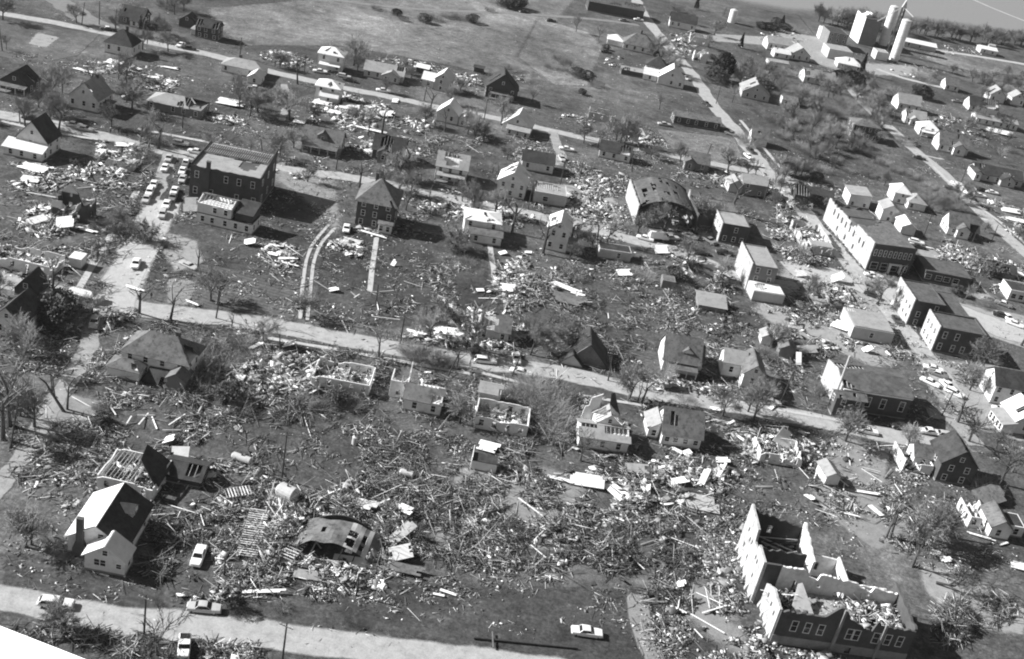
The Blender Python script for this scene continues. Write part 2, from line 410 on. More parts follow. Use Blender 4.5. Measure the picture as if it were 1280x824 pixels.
# ------------------------------------------------------------ building kit
def slope(b, A, B, C, D, th, mat, holes=None, cell=.8, sides=True):
    "roof slab: A-B the eave, D-C the ridge above it; holes: (u, v, ru, rv) in slab coordinates"
    A, B, C, D = map(Vector, (A, B, C, D))
    nrm = (B-A).cross(D-A)
    if nrm.length < 1e-6: nrm = (B-A).cross(C-A)
    nrm.normalize()
    if nrm.z < 0: nrm = -nrm
    if not holes:
        T = [p+nrm*th for p in (A, B, C, D)]
        b.add([A,B,C,D]+T, [(3,2,1,0),(4,5,6,7),(0,1,5,4),(1,2,6,5),(2,3,7,6),(3,0,4,7)], mat); return
    nu = max(2, int(max((B-A).length, (C-D).length)/cell)); nv = max(2, int((D-A).length/cell))
    def pt(u, v): return (A.lerp(B, u)).lerp(D.lerp(C, u), v)
    keep = [[True]*nv for _ in range(nu)]
    for i in range(nu):
        for j in range(nv):
            u, v = (i+.5)/nu, (j+.5)/nv; p = pt(u, v)
            for (hu, hv, ru, rv) in holes:
                q = ((u-hu)/ru)**2+((v-hv)/rv)**2
                if q+nz(p.x*.6, p.y*.6, p.z*.6)*.9 < 1: keep[i][j] = False
    for i in range(nu):
        for j in range(nv):
            if not keep[i][j]: continue
            q = [pt(i/nu, j/nv), pt((i+1)/nu, j/nv), pt((i+1)/nu, (j+1)/nv), pt(i/nu, (j+1)/nv)]
            T = [p+nrm*th for p in q]; fs = [(3,2,1,0), (4,5,6,7)]
            nb = ((i,j-1),(i+1,j),(i,j+1),(i-1,j))
            for k, (a, c) in enumerate(nb):
                if a < 0 or c < 0 or a >= nu or c >= nv or not keep[a][c]:
                    fs.append((k, (k+1) % 4, 4+(k+1) % 4, 4+k))
            b.add(q+T, fs, mat)
def rafters(b, A, B, C, D, mat, n=None):
    A, B, C, D = map(Vector, (A, B, C, D)); n = n or max(3, int((B-A).length/.9))
    for i in range(n+1):
        u = i/n
        b.bar(A.lerp(B, u)-Vector((0,0,.12)), D.lerp(C, u)-Vector((0,0,.12)), .09, .16, mat)

def wall_cols(b, p0, p1, th, top, holes, mat, z0=0, step=.45):
    "broken wall from p0 to p1: top(s) gives the height at s metres, holes (s0,s1,z0,z1) are real openings"
    p0, p1 = Vector((*p0, 0)), Vector((*p1, 0)); L = (p1-p0).length; d = (p1-p0)/L; nrm = Vector((-d.y, d.x, 0))*th/2
    cuts = {0.0, L}
    for h in holes: cuts |= {max(0, h[0]), min(L, h[1])}
    k = max(1, int(L/step))
    for i in range(k): cuts.add(L*i/k)
    cuts = sorted(c for c in cuts if 0 <= c <= L)
    for a, c in zip(cuts, cuts[1:]):
        if c-a < .02: continue
        m_ = (a+c)/2; zt0, zt1 = top(a), top(c)
        segs = [(z0, None)]
        for h in sorted([h for h in holes if h[0] <= m_ <= h[1]], key=lambda h: h[2]):
            lo = segs.pop()[0]
            segs += [(lo, h[2]), (h[3], None)]
        for lo, hi in segs:
            ta, tb = (zt0, zt1) if hi is None else (min(hi, zt0), min(hi, zt1))
            if max(ta, tb) <= lo+.02: continue
            ta, tb = max(ta, lo+.01), max(tb, lo+.01)
            P0, P1 = p0+d*a, p0+d*c
            vs = [P0-nrm, P1-nrm, P1+nrm, P0+nrm]
            vs = [(p.x, p.y, lo) for p in vs]+[(vs[0].x, vs[0].y, ta), (vs[1].x, vs[1].y, tb), (vs[2].x, vs[2].y, tb), (vs[3].x, vs[3].y, ta)]
            b.add(vs, [(3,2,1,0),(4,5,6,7),(0,1,5,4),(1,2,6,5),(2,3,7,6),(3,0,4,7)], mat)

WIN = {}
def win_mesh(w, h, small, frame):
    k = (round(w, 1), round(h, 1), small, frame.name)
    if k not in WIN:
        b = MB(); t = .11
        b.box(-w/2-t, w/2+t, -.03, .06, -h/2-t, -h/2, frame); b.box(-w/2-t, w/2+t, -.03, .06, h/2, h/2+t, frame)
        b.box(-w/2-t, -w/2, -.03, .06, -h/2, h/2, frame); b.box(w/2, w/2+t, -.03, .06, -h/2, h/2, frame)
        b.box(-w/2, w/2, -.005, .05, -.03, .03, frame)
        g = MB(); g.box(-w/2+.002, w/2-.002, .0, .03, -h/2+.002, -.032, GLASS); g.box(-w/2+.002, w/2-.002, .0, .03, .032, h/2-.002, GLASS)
        if small:
            for gg in (g,): b.add(gg.v, gg.f, GLASS)
            WIN[k] = (b.mesh('window'), None)
        else: WIN[k] = (b.mesh('window'), g.mesh('pane'))
    return WIN[k]
def window(root, x, y, z, rz, w=.95, h=1.5, small=False, frame=None):
    fm, gm_ = win_mesh(w, h, small, frame or TRIM)
    o = link('window', fm, root, (x, y, z), (0, 0, rz))
    if gm_: link('pane', gm_, o)
DOORM = {}
def door(root, x, y, z, rz):
    if 'd' not in DOORM:
        b = MB(); b.box(-.5, .5, -.05, .05, 0, 2.1, WOODD); b.box(-.62, -.5, -.06, .06, 0, 2.22, TRIM); b.box(.5, .62, -.06, .06, 0, 2.22, TRIM); b.box(-.5, .5, -.06, .06, 2.1, 2.22, TRIM)
        DOORM['d'] = b.mesh('door')
    link('door', DOORM['d'], root, (x, y, z), (0, 0, rz))

def block(root, cx, cy, w, d, h, roof='gy', wm=None, rm=None, pitch=35, over=.4, holes=None, nf=2, nl=2, nr=None,
          small=False, z0=0, jag=1.0, gable_win=True, ww=.95, wh=1.5, frame=None, floors=None, seed=0, parapet=.5, bare=()):
    "one volume of a house in local coordinates centred on cx, cy; the camera side is -y"
    wm = wm or WHITE; rm = rm or RGREY; x0, x1, y0, y1 = cx-w/2, cx+w/2, cy-d/2, cy+d/2
    tp = math.tan(math.radians(pitch)); nr = nl if nr is None else nr
    floors = floors or max(1, int(round(h/2.9)))
    zt = z0+h
    wb = MB(); th = .14
    if roof == 'ruin':
        rs = R.random()*99
        holes_f = []
        def hs(n, L):
            r = []
            for fl in range(floors):
                zc = z0+fl*2.9+1.55
                for i in range(n):
                    s_ = L*(i+.5)/n; r.append((s_-ww/2, s_+ww/2, zc-wh/2, zc+wh/2))
            return r
        def top(k):
            def f(s_):
                v = nz(s_*.22, k*3.7, rs)*1.6+nz(s_*.9, k*1.3, rs)*.45
                return z0+max(.4, h*(1-jag*max(0, .12+v)))
            return f
        wall_cols(wb, (x0, y0), (x1, y0), .22, top(1), hs(nf, w), wm, z0)
        wall_cols(wb, (x1-.001, y0+.12), (x1-.001, y1-.12), .22, top(2), hs(nr, d-.24), wm, z0)
        wall_cols(wb, (x1, y1), (x0, y1), .22, top(3), hs(nf, w), wm, z0)
        wall_cols(wb, (x0+.001, y1-.12), (x0+.001, y0+.12), .22, top(4), hs(nl, d-.24), wm, z0)
        wb.build('wall', root)
        fb = MB(); fb.box(x0+.13, x1-.13, y0+.13, y1-.13, z0, z0+.45, WOODM)
        fb.build('floor', root)
        pb = MB()
        wall_cols(pb, (cx+w*.06, y0+.15), (cx+w*.06, y1-.15), .14, lambda s_: z0+h*(.45+.5*nz(s_*.35, rs)), [(d*.4, d*.4+.9, z0+.46, z0+2.4)], PLASTER, z0+.46)
        pb.build('partition', root)
        if w > 7:
            pb = MB(); wall_cols(pb, (x0+.15, cy+d*.1), (cx+w*.06-.08, cy+d*.1), .14, lambda s_: z0+h*(.4+.5*nz(s_*.35, rs+5)), [(w*.2, w*.2+.9, z0+.46, z0+2.4)], PLASTER, z0+.46)
            pb.build('partition', root)
        return
    if holes is None and not bare and roof in ('gy', 'gx', 'hip') and w > 6 and R.random() < .6:
        holes = {}
        for s_ in (0, 1):
            if R.random() < .75: holes[s_] = [(R.random(), R.random(), R.uniform(.04, .16), R.uniform(.1, .35)) for _ in range(R.randrange(1, 4))]
    wb.box(x0, x1, y0, y1, z0, zt, wm)
    rb = MB(); fb = MB()
    H = holes or {}
    if roof in ('gy', 'gx'):
        half = (w if roof == 'gy' else d)/2; hr = half*tp; eo = over*tp
        if roof == 'gy':
            for a, c in ((y0, y0+.2), (y1-.2, y1)): wb.prism([(x0, zt), (x1, zt), (cx, zt+hr-.02)], 'y', a, c, wm)
            ya, yb = y0-over, y1+over; zr = zt+hr
            if 0 not in bare: slope(rb, (x0-over, ya, zt-eo), (x0-over, yb, zt-eo), (cx, yb, zr), (cx, ya, zr), th, rm, H.get(0))
            if 1 not in bare: slope(rb, (x1+over, yb, zt-eo), (x1+over, ya, zt-eo), (cx, ya, zr), (cx, yb, zr), th, rm, H.get(1))
            if H or bare:
                if 0 in H or 0 in bare: rafters(fb, (x0, y0+.3, zt), (x0, y1-.3, zt), (cx, y1-.3, zr), (cx, y0+.3, zr), WOOD)
                if 1 in H or 1 in bare: rafters(fb, (x1, y0+.3, zt), (x1, y1-.3, zt), (cx, y1-.3, zr), (cx, y0+.3, zr), WOOD)
            if gable_win and hr > 2: window(root, cx, y0-.02, zt+hr*.38, math.pi, .8, 1.0, small, frame)
        else:
            for a, c in ((x0, x0+.2), (x1-.2, x1)): wb.prism([(y0, zt), (y1, zt), (cy, zt+hr-.02)], 'x', a, c, wm)
            xa, xb = x0-over, x1+over; zr = zt+hr
            if 0 not in bare: slope(rb, (xa, y0-over, zt-eo), (xb, y0-over, zt-eo), (xb, cy, zr), (xa, cy, zr), th, rm, H.get(0))
            if 1 not in bare: slope(rb, (xb, y1+over, zt-eo), (xa, y1+over, zt-eo), (xa, cy, zr), (xb, cy, zr), th, rm, H.get(1))
            if 0 in H or 0 in bare: rafters(fb, (x0+.3, y0, zt), (x1-.3, y0, zt), (x1-.3, cy, zr), (x0+.3, cy, zr), WOOD)
            if 1 in H or 1 in bare: rafters(fb, (x0+.3, y1, zt), (x1-.3, y1, zt), (x1-.3, cy, zr), (x0+.3, cy, zr), WOOD)
            if gable_win and hr > 2: window(root, x0-.02, cy, zt+hr*.38, math.pi/2, .8, 1.0, small, frame)
    elif roof == 'hip':
        hr = min(w, d)/2*tp; eo = over*tp; e = zt-eo; X0, X1, Y0, Y1 = x0-over, x1+over, y0-over, y1+over; zr = zt+hr
        if w >= d: r0, r1 = (x0+d/2, cy, zr), (x1-d/2, cy, zr)
        else: r0, r1 = (cx, y0+w/2, zr), (cx, y1-w/2, zr)
        if w >= d:
            slope(rb, (X0,Y0,e), (X1,Y0,e), r1, r0, th, rm, H.get(0)); slope(rb, (X1,Y0,e), (X1,Y1,e), r1, r1, th, rm, H.get(1))
            slope(rb, (X1,Y1,e), (X0,Y1,e), r0, r1, th, rm, H.get(2)); slope(rb, (X0,Y1,e), (X0,Y0,e), r0, r0, th, rm, H.get(3))
            if H:
                rafters(fb, (x0+d/2, y0, zt), (x1-d/2, y0, zt), r1, r0, WOOD)
        else:
            slope(rb, (X0,Y0,e), (X1,Y0,e), r0, r0, th, rm, H.get(0)); slope(rb, (X1,Y0,e), (X1,Y1,e), r1, r0, th, rm, H.get(1))
            slope(rb, (X1,Y1,e), (X0,Y1,e), r1, r1, th, rm, H.get(2)); slope(rb, (X0,Y1,e), (X0,Y0,e), r0, r1, th, rm, H.get(3))
            if H: rafters(fb, (x0, y0+w/2, zt), (x0, y1-w/2, zt), r1, r0, WOOD)
    elif roof == 'flat':
        p = parapet; zh = .26 if H else .02
        if p:
            wb.box(x0, x1, y0, y0+.25, zt, zt+p, wm); wb.box(x0, x1, y1-.25, y1, zt, zt+p, wm)
            wb.box(x0, x0+.25, y0+.25, y1-.25, zt, zt+p, wm); wb.box(x1-.25, x1, y0+.25, y1-.25, zt, zt+p, wm)
            slope(rb, (x0+.26,y0+.26,zt+zh), (x1-.26,y0+.26,zt+zh), (x1-.26,y1-.26,zt+zh), (x0+.26,y1-.26,zt+zh), .1, rm, H.get(0))
        else: slope(rb, (x0-over,y0-over,zt+.01), (x1+over,y0-over,zt+.01), (x1+over,y1+over,zt+.01), (x0-over,y1+over,zt+.01), .2, rm, H.get(0))
        if H:
            for i in range(int(w/.7)): fb.box(x0+.3+i*.7, x0+.4+i*.7, y0+.3, y1-.3, zt+.01, zt+.25, WOOD)
    elif roof in ('shed', 'shedl'):       # slopes down to the camera side / to the left
        hr = (d if roof == 'shed' else w)*tp
        if roof == 'shed':
            wb.prism([(y0, zt), (y1, zt), (y1, zt+hr)], 'x', x0, x1, wm)
            slope(rb, (x0-over,y0-over,zt-over*tp+.02), (x1+over,y0-over,zt-over*tp+.02), (x1+over,y1,zt+hr+.02), (x0-over,y1,zt+hr+.02), th, rm, H.get(0))
        else:
            wb.prism([(x0, zt), (x1, zt), (x1, zt+hr)], 'y', y0, y1, wm)
            slope(rb, (x0-over,y1+over,zt-over*tp+.02), (x0-over,y0-over,zt-over*tp+.02), (x1,y0-over,zt+hr+.02), (x1,y1+over,zt+hr+.02), th, rm, H.get(0))
    elif roof == 'none':
        pass
    wb.build('wall', root)
    if rb.v: rb.build('roof', root)
    if fb.v: fb.build('roof_frame', root)
    if z0 == 0:
        sb = MB(); sb.box(x0-.06, x1+.06, y0-.06, y1+.06, 0, .35, STONE); sb.build('foundation', root)
    for fl in range(floors):
        zc = z0+fl*(h/floors)+h/floors*.55
        hh = min(wh, h/floors*.55)
        for i in range(nf):
            if R.random() < .12: continue
            window(root, x0+w*(i+.5+R.uniform(-.12,.12))/nf, y0-.02, zc, math.pi, ww, hh, small, frame)
        for i in range(nl):
            if R.random() < .12: continue
            window(root, x0-.02, y0+d*(i+.5+R.uniform(-.12,.12))/nl, zc, math.pi/2, ww, hh, small, frame)
        for i in range(nr):
            window(root, x1+.02, y0+d*(i+.5)/nr, zc, -math.pi/2, ww, hh, small, frame)
def chimney(root, x, y, z0, z1, w=.8, mat=None):
    b = MB(); b.box(x-w/2, x+w/2, y-w/2, y+w/2, z0, z1, mat or BRICK); b.box(x-w/2-.08, x+w/2+.08, y-w/2-.08, y+w/2+.08, z1, z1+.15, mat or BRICK)
    b.build('chimney', root)
def porch(root, cx, y0, w, d, h=2.6, rm=None, posts=3, x0side=False):
    "open porch against the camera side y0"
    b = MB(); slope(b, (cx-w/2, y0-d, h-.25), (cx+w/2, y0-d, h-.25), (cx+w/2, y0-.01, h+.35), (cx-w/2, y0-.01, h+.35), .12, rm or RGREY)
    b.build('porch_roof', root)
    b = MB(); b.box(cx-w/2+.1, cx+w/2-.1, y0-d+.1, y0-.07, 0, .4, WOODM); b.build('porch_floor', root)
    for i in range(posts):
        b = MB(); x = cx-w/2+.2+(w-.4)*i/(posts-1); b.box(x-.08, x+.08, y0-d+.15, y0-d+.31, .4, h-.25, TRIM); b.build('post', root)
def gdormer(root, x, y0, zb, w=2.4, h=1.3, dd=3.0, wm=None, rm=None, small=False, axis=0):
    "gabled dormer looking to the camera side (or to the right with axis=-90)"
    e = empty('dormer', (x, y0, zb), math.radians(axis)); e.parent = root
    e2 = MB(); e2.box(-w/2, w/2, 0, dd, 0, h, wm or WHITE); e2.prism([(-w/2, h), (w/2, h), (0, h+w*.35)], 'y', 0, .2, wm or WHITE)
    e2.build('wall', e)
    rb = MB(); slope(rb, (-w/2-.2, -.2, h-.14), (-w/2-.2, dd, h-.14), (0, dd, h+w*.35), (0, -.2, h+w*.35), .1, rm or RGREY)
    slope(rb, (w/2+.2, dd, h-.14), (w/2+.2, -.2, h-.14), (0, -.2, h+w*.35), (0, dd, h+w*.35), .1, rm or RGREY); rb.build('roof', e)
    link('window', win_mesh(.8, .9, True, TRIM)[0], e, (0, -.02, h*.5), (0, 0, math.pi))

BLD = []
def defrot(x): return math.radians(-5+12*min(1, max(0, x/1100)))
def site(px, d, w=None, rot=None):
    "left and right base corners of the camera-side wall in the photograph -> centre, angle, width"
    a, c = G(px[0], px[1]), G(px[2], px[3])
    mr = math.atan2(c[1]-a[1], c[0]-a[0]); dr = defrot(px[0])
    if rot is None: r = mr if abs(mr-dr) < math.radians(7) else dr+math.copysign(math.radians(4), mr-dr)
    else: r = math.radians(rot)
    ww = w or math.dist(a, c)
    mx, my = (a[0]+c[0])/2, (a[1]+c[1])/2
    return (mx-math.sin(r)*d/2, my+math.cos(r)*d/2, r, ww)
def H(name, cat, label, nick, px, d, h, roof='gy', wm=None, rm=None, w=None, rot=None, chim=None, wings=(), porches=(), group=None, **k):
    x, y, r, ww = site(px, d, w, rot)
    root = empty(name, (x, y, 0), r); tag(root, label, cat, group)
    scale = F/math.hypot(x, y, CH)
    small = k.pop('small', scale < 3.6)
    k.setdefault('nf', max(1, int(ww/3.2))); k.setdefault('nl', max(1, int(d/3.5)))
    block(root, 0, 0, ww, d, h, roof, wm, rm, small=small, **k)
    for wg in wings:
        q = dict(wg); q.setdefault('wm', wm); q.setdefault('rm', rm); q.setdefault('nf', 1); q.setdefault('nl', 1); q.setdefault('roof', 'gy')
        wx = q.pop('x'); wx = wx if q.pop('abs', False) else wx*ww
        block(root, wx, q.pop('y'), q.pop('w'), q.pop('d'), q.pop('h'), small=small, **q)
    for c in (chim or ()): chimney(root, *c)
    for p in porches: porch(root, *p)
    LAND.append((x, y, nick)); BLD.append((root, ww, d, h, roof))
    return root, ww
HW, HB = 'house', 'building'

# ------------------------------------------------------------ houses, far rows first
H('house', HW, 'dark brick house with a small white porch at the top edge', 'dark house at the top left', (148,29,178,35), 9, 3.2, 'gx', DARKW, RDARK, wings=[dict(x=.2, y=-5.2, w=3, d=1.5, h=2.6, roof='shed', wm=WHITE)])
H('barn', 'barn', 'small dark gabled barn beside the pasture at the upper left', 'small dark barn', (223,34,243,37), 6, 3, 'gy', DARKW, RDARK, nf=0, nl=0)
H('house', HW, 'dark house with bright white window frames and torn roof edge by the pasture', 'dark house with white window frames', (243,47,272,51), 7, 4.6, 'gx', DARKW, RDARK, nf=3, holes={0: [(.1,.3,.25,.5), (.85,.2,.15,.6)]}, wings=[dict(x=-.55, y=0, w=3, d=4, h=2.6, roof='hip', wm=WHITE, rm=RLIGHT)])
H('house', HW, 'white bungalow with steep dark hipped roof below the top left road', 'white bungalow with steep dark roof', (130,66,165,72), 9, 4.2, 'hip', WHITE, RDARK, pitch=42, nf=3, chim=[(1,1,7,9.3)])
H('house', HW, 'dark cottage with white trimmed gable and triple window at the left edge', 'dark cottage at the left edge', (0,112,36,119), 8, 3.2, 'gy', DARKW, RDARK, pitch=38, nf=2, porches=[(0,-4,9,2.6,2.5,RGREY,4)])
H('house', HW, 'grey clapboard house with front gable and lit dormer among leafless trees', 'grey gabled house among the trees', (86,134,122,142), 11, 4.2, 'gy', WHITE, RLIGHT, pitch=45, nf=3, chim=[(.5,3,7,9.4)], wings=[dict(x=.62, y=-1, w=3, d=5, h=2.4, roof='flat', rm=RGREY, parapet=0)])
r, ww = H('ranch_house', HW, 'long low ranch house with pale hipped roof torn open at its right end', 'long ranch house with torn pale roof', (182,138,252,147), 9, 2.8, 'hip', GREY, RLIGHT, pitch=24, nf=5, holes={0: [(.86,.5,.14,.8), (.62,.3,.07,.3)], 1: [(.5,.4,.8,.8)]}, small=False)
H('house', HW, 'white roofed bungalow with low front garage beside the pasture road', 'white bungalow with front garage', (276,90,328,99), 8, 2.9, 'hip', WHITE, RLIGHT, pitch=26, nf=5, chim=[(-2,1,4,5.8)], wings=[dict(x=.42, y=-8, w=4.4, d=6, h=2.5, roof='gy', rm=RWHITE, nf=1)])
H('house', HW, 'white gabled house with steep dark roof and low wide front wing, upper left', 'white house with steep dark side roof', (20,190,60,197), 8, 4.6, 'gy', WHITE, RDARK, pitch=50, nf=1, wings=[dict(x=-.1, y=-5.8, w=11, d=4, h=2.6, roof='shed', rm=RWHITE, nf=3, pitch=18)])
H('house', HW, 'two storey white house with pale hipped roof below the pasture', 'white two storey house by the pasture', (396,86,427,91), 8, 6.2, 'hip', WHITE, RWHITE, pitch=26, porches=[(0,-4,8,2.2,2.7,RWHITE,4)])
H('house', HW, 'two storey white house with fallen white roof sheet lying at its front', 'white two storey house above the wreckage', (393,125,423,130), 7.5, 5.4, 'hip', WHITE, RWHITE, pitch=25, wings=[dict(x=.1, y=-4.5, w=6, d=2, h=2.6, roof='shed', rm=RWHITE, wm=PALE)])
H('bungalow', HW, 'wide pale grey bungalow with low front gable behind dark shrubs', 'wide pale grey bungalow', (454,96,503,104), 9, 2.8, 'gx', PALE, RLIGHT, pitch=28, nf=4, wings=[dict(x=.2, y=-5, w=6.5, d=3, h=2.6, roof='gy', rm=RLIGHT, pitch=28, nf=2)])
H('shed', 'shed', 'small dark shed with white roof behind the pale house by the pasture', 'dark shed with white roof', (520,91,534,95), 5, 2.6, 'gx', DARKW, RWHITE, nf=0, nl=0, pitch=18)
H('shed', 'shed', 'tiny dark shed alone at the edge of the pasture', 'tiny dark shed', (592,90,603,93), 3.5, 2.2, 'gx', DARKW, RDARK, nf=0, nl=0, pitch=18)
H('house', HW, 'pale gabled house with white roofed left wing beside the second street', 'pale gabled house with white wing', (542,112,560,117), 8, 4.8, 'gy', PALE, RWHITE, pitch=40, nf=1, wings=[dict(x=-.95, y=0, w=4.6, d=6, h=3.2, roof='gx', wm=PALE, rm=RWHITE)])
H('house', HW, 'dark gabled house with white trimmed front porch', 'dark gabled house with white trim', (606,121,645,128), 9, 4.4, 'gy', DARKW, RDARK, pitch=42, nf=3, porches=[(0,-4.5,9,2.2,2.6,RGREY,5)])
H('house', HW, 'white house with bright left roof slope at the second street corner', 'white house with bright left slope', (545,151,571,157), 8, 3.6, 'gy', WHITE, RWHITE, pitch=42, nf=2, wings=[dict(x=.75, y=-1, w=3, d=6, h=2.6, roof='shedl', rm=RWHITE)])
H('house', HW, 'white house with dazzling white roof slope above the side yard of rubble', 'white house with dazzling roof', (627,164,661,172), 9, 3.2, 'gy', WHITE, RWHITE, pitch=40, nf=2, wings=[dict(x=.1, y=-5.5, w=8, d=3, h=2.4, roof='shed', rm=RLIGHT, wm=PALE, nf=3, pitch=20)])
r, ww = H('house', HW, 'grey shingled house with centre dormer and porch left of the rubble yard', 'grey shingled house with dormer', (376,188,424,195), 10, 3.0, 'gx', GREY, RGREY, pitch=36, nf=4, small=False, porches=[(0,-5,11,2.4,2.5,RGREY,5)])
gdormer(r, 0, -3.6, 3.9, 3.2, 1.3, 3.4, GREY, RGREY)
H('house', HW, 'dark cross gabled house with torn gable below the rubble yard', 'dark cross gabled house', (464,200,503,205), 9, 3.6, 'gx', DARKW, RDARK, pitch=38, nf=2, holes={0: [(.4,.5,.2,.5)]}, wings=[dict(x=-.1, y=-5, w=4, d=3, h=3.6, roof='gy', wm=GREY, rm=RDARK, nf=1)])
H('house', HW, 'two storey pale house with its roof torn open in the middle', 'pale house with torn open roof', (543,224,581,231), 9, 4.8, 'gx', WHITE, RLIGHT, pitch=36, nf=3, small=False, holes={0: [(.5,.6,.25,.5)], 1: [(.5,.4,.3,.7)]}, porches=[(0,-4.5,9,2.4,2.6,RLIGHT,4)])
H('warehouse', HB, 'long dark warehouse with bright white gable end at the top edge', 'long dark warehouse', (739,15,798,24), 12, 5, 'gx', DARKW, RTAR, pitch=18, w=30, nf=0, nl=0)
H('house', HW, 'white house with peaked grey hipped roof and chimney beside the gravel drive', 'white house with peaked grey roof', (778,61,816,70), 11, 3.2, 'hip', WHITE, RGREY, pitch=40, nf=4, chim=[(0,0,6,9.4)], wings=[dict(x=-.75, y=1, w=8, d=8, h=2.8, roof='hip', rm=RWHITE, pitch=26, nf=1)])
H('house', HW, 'white gable fronted house with long dark roof near the top street', 'white gabled house with long dark roof', (836,33,868,41), 8, 4, 'gx', WHITE, RDARK, pitch=40)
H('house', HW, 'wrecked white house with standing wall pieces near the top street', 'wrecked house near the top street', (862,54,884,59), 8, 4, 'ruin', WHITE, jag=1.3)
H('house', HW, 'gabled white house with bright left roof behind the mown lot', 'white gabled house beside the cross street', (821,105,853,112), 9, 3.4, 'gy', WHITE, RWHITE, pitch=40, nf=3, wings=[dict(x=-.8, y=1, w=6, d=6, h=2.8, roof='gx', rm=RWHITE)])
H('house', HW, 'white house with dark hipped roof partly hidden by twigs, behind the corner house', 'white house with dark hipped roof', (806,89,833,95), 9, 3.2, 'hip', WHITE, RDARK, pitch=35)
H('garage', 'garage', 'long low garage with pale roof and dark front', 'long low garage', (776,93,803,98), 6, 2.4, 'gx', DARKW, RLIGHT, pitch=15, nf=0, nl=0)
H('house', HW, 'white two storey shell of a broken house left of the round evergreen', 'broken white house by the evergreen', (866,76,882,80), 6, 5, 'ruin', WHITE, jag=1.2)
H('house', HW, 'long dark fronted house with white left end facing the mown lot', 'long dark house above the mown lot', (847,156,893,162), 7, 3.2, 'gx', DARKW, RGREY, pitch=20, nf=5, w=19)
H('house', HW, 'house with wide light grey roof right of the cross street', 'wide light grey roofed house', (926,121,960,129), 12, 3, 'gy', PALE, RLIGHT, pitch=34, nf=3, chim=[(0,2,6,7.5)])
H('house', HW, 'burned out roofless house beside the big twin tree', 'burned out house', (736,147,766,157), 7, 3, 'ruin', PALE, jag=1.1)
H('house', HW, 'low white house with dark roof and white left gable on the second street', 'low white house on the second street', (748,196,786,205), 7, 3, 'gx', WHITE, RDARK, pitch=35, nf=3, holes={0: [(.8,.4,.15,.5)]})
H('house', HW, 'white house with black roof and three small windows', 'white house with black roof', (651,212,690,218), 8, 3.4, 'gx', WHITE, RDARK, pitch=30, nf=3)
H('house', HW, 'small twin gabled house at the corner of the mown lot', 'small twin gabled house', (857,211,884,216), 7, 3, 'gx', GREY, RGREY, pitch=38, wings=[dict(x=-.4, y=-3.5, w=3.5, d=3, h=3.2, roof='gy')])
H('house', HW, 'tall narrow white house on the cross street beside parked cars', 'narrow white house by the cross street', (937,180,957,185), 7, 3.4, 'gx', WHITE, RGREY, pitch=42)
H('house', HW, 'grey two part house behind the jagged brick building', 'grey two part house', (926,243,956,247), 8, 4.4, 'gx', GREY, RLIGHT, pitch=25, wings=[dict(x=-.75, y=-1, w=5, d=6, h=3, roof='gy', wm=PALE)])
# far right quarter
H('house', HW, 'house with white left wall and light roof left of the grain mill', 'light roofed house by the mill', (958,62,987,67), 9, 4, 'gx', WHITE, RLIGHT, pitch=30)
H('cottage', HW, 'small white cottage in front of the light roofed house by the mill', 'small white cottage by the mill', (967,72,986,75), 6, 2.8, 'gx', WHITE, RWHITE, pitch=28)
H('house', HW, 'gabled house with grey right slope below the mill yard', 'gabled house below the mill yard', (987,74,1011,78), 9, 3, 'gy', WHITE, RLIGHT, pitch=36)
H('shed', 'shed', 'long low white shed in front of the small white cottage', 'long low white shed', (960,82,984,86), 5, 2.4, 'gx', WHITE, RLIGHT, pitch=15, nf=0, nl=0)
H('house', HW, 'house with smooth bright hipped roof between the mill and the spire', 'bright hipped house below the mill', (1046,85,1075,91), 9, 3, 'hip', PALE, RWHITE, pitch=30)
H('house', HW, 'pale house with two white west gables in the wooded block', 'pale house with two west gables', (1005,104,1040,108), 8, 3.2, 'gx', WHITE, RLIGHT, pitch=36)
H('cottage', HW, 'low white cottage hidden among bare trees', 'low white cottage among the trees', (976,130,995,134), 6, 2.4, 'gx', WHITE, RGREY, pitch=20)
H('brick_house', HW, 'two storey dark brick house with white lit west wall above the scrub lot', 'dark brick house above the scrub lot', (1063,172,1096,178), 9, 6, 'hip', BRICK, RGREY, pitch=22, nf=4, nl=2)
H('house', HW, 'house with light grey roof and white west gable right of the long street', 'house with white west gable', (1121,137,1149,142), 9, 3.6, 'gx', WHITE, RLIGHT, pitch=38)
H('house', HW, 'small house with cross gabled pale roof in the right hand row', 'small cross gabled house', (1130,154,1155,159), 8, 3, 'gx', WHITE, RLIGHT, pitch=36, wings=[dict(x=-.1, y=-4, w=3.5, d=3, h=2.8, roof='gy')])
H('house', HW, 'white house with porch and bright west side in the right hand row', 'white house with bright porch', (1148,169,1172,174), 9, 3.4, 'hip', WHITE, RWHITE, pitch=32, porches=[(0,-4.5,8,2,2.5,RWHITE,4)])
H('house', HW, 'large white house with two grey gabled roofs beside the long street', 'large double gabled white house', (1171,188,1208,196), 9, 3.6, 'gx', WHITE, RGREY, pitch=42, wings=[dict(x=.15, y=-5, w=5, d=4, h=3.6, roof='gy')])
H('house', HW, 'small house with white west gable and grey roof below the orchard', 'small house below the orchard', (1180,112,1197,116), 8, 3, 'gx', WHITE, RGREY, pitch=36)
H('house', HW, 'white gabled house at the far right among trees', 'white gabled house at the far right', (1235,126,1254,131), 8, 4, 'gy', WHITE, RLIGHT, pitch=40)
H('house', HW, 'small white fronted house beside the right edge trees', 'small white house at the right edge', (1262,130,1278,135), 7, 4, 'gy', WHITE, RLIGHT, pitch=40)
H('house', HW, 'house with dark damaged roof and white west end', 'dark roofed house above the long white building', (1210,138,1245,145), 9, 3, 'gx', WHITE, RDARK, pitch=38, holes={0: [(.7,.5,.25,.6)]})
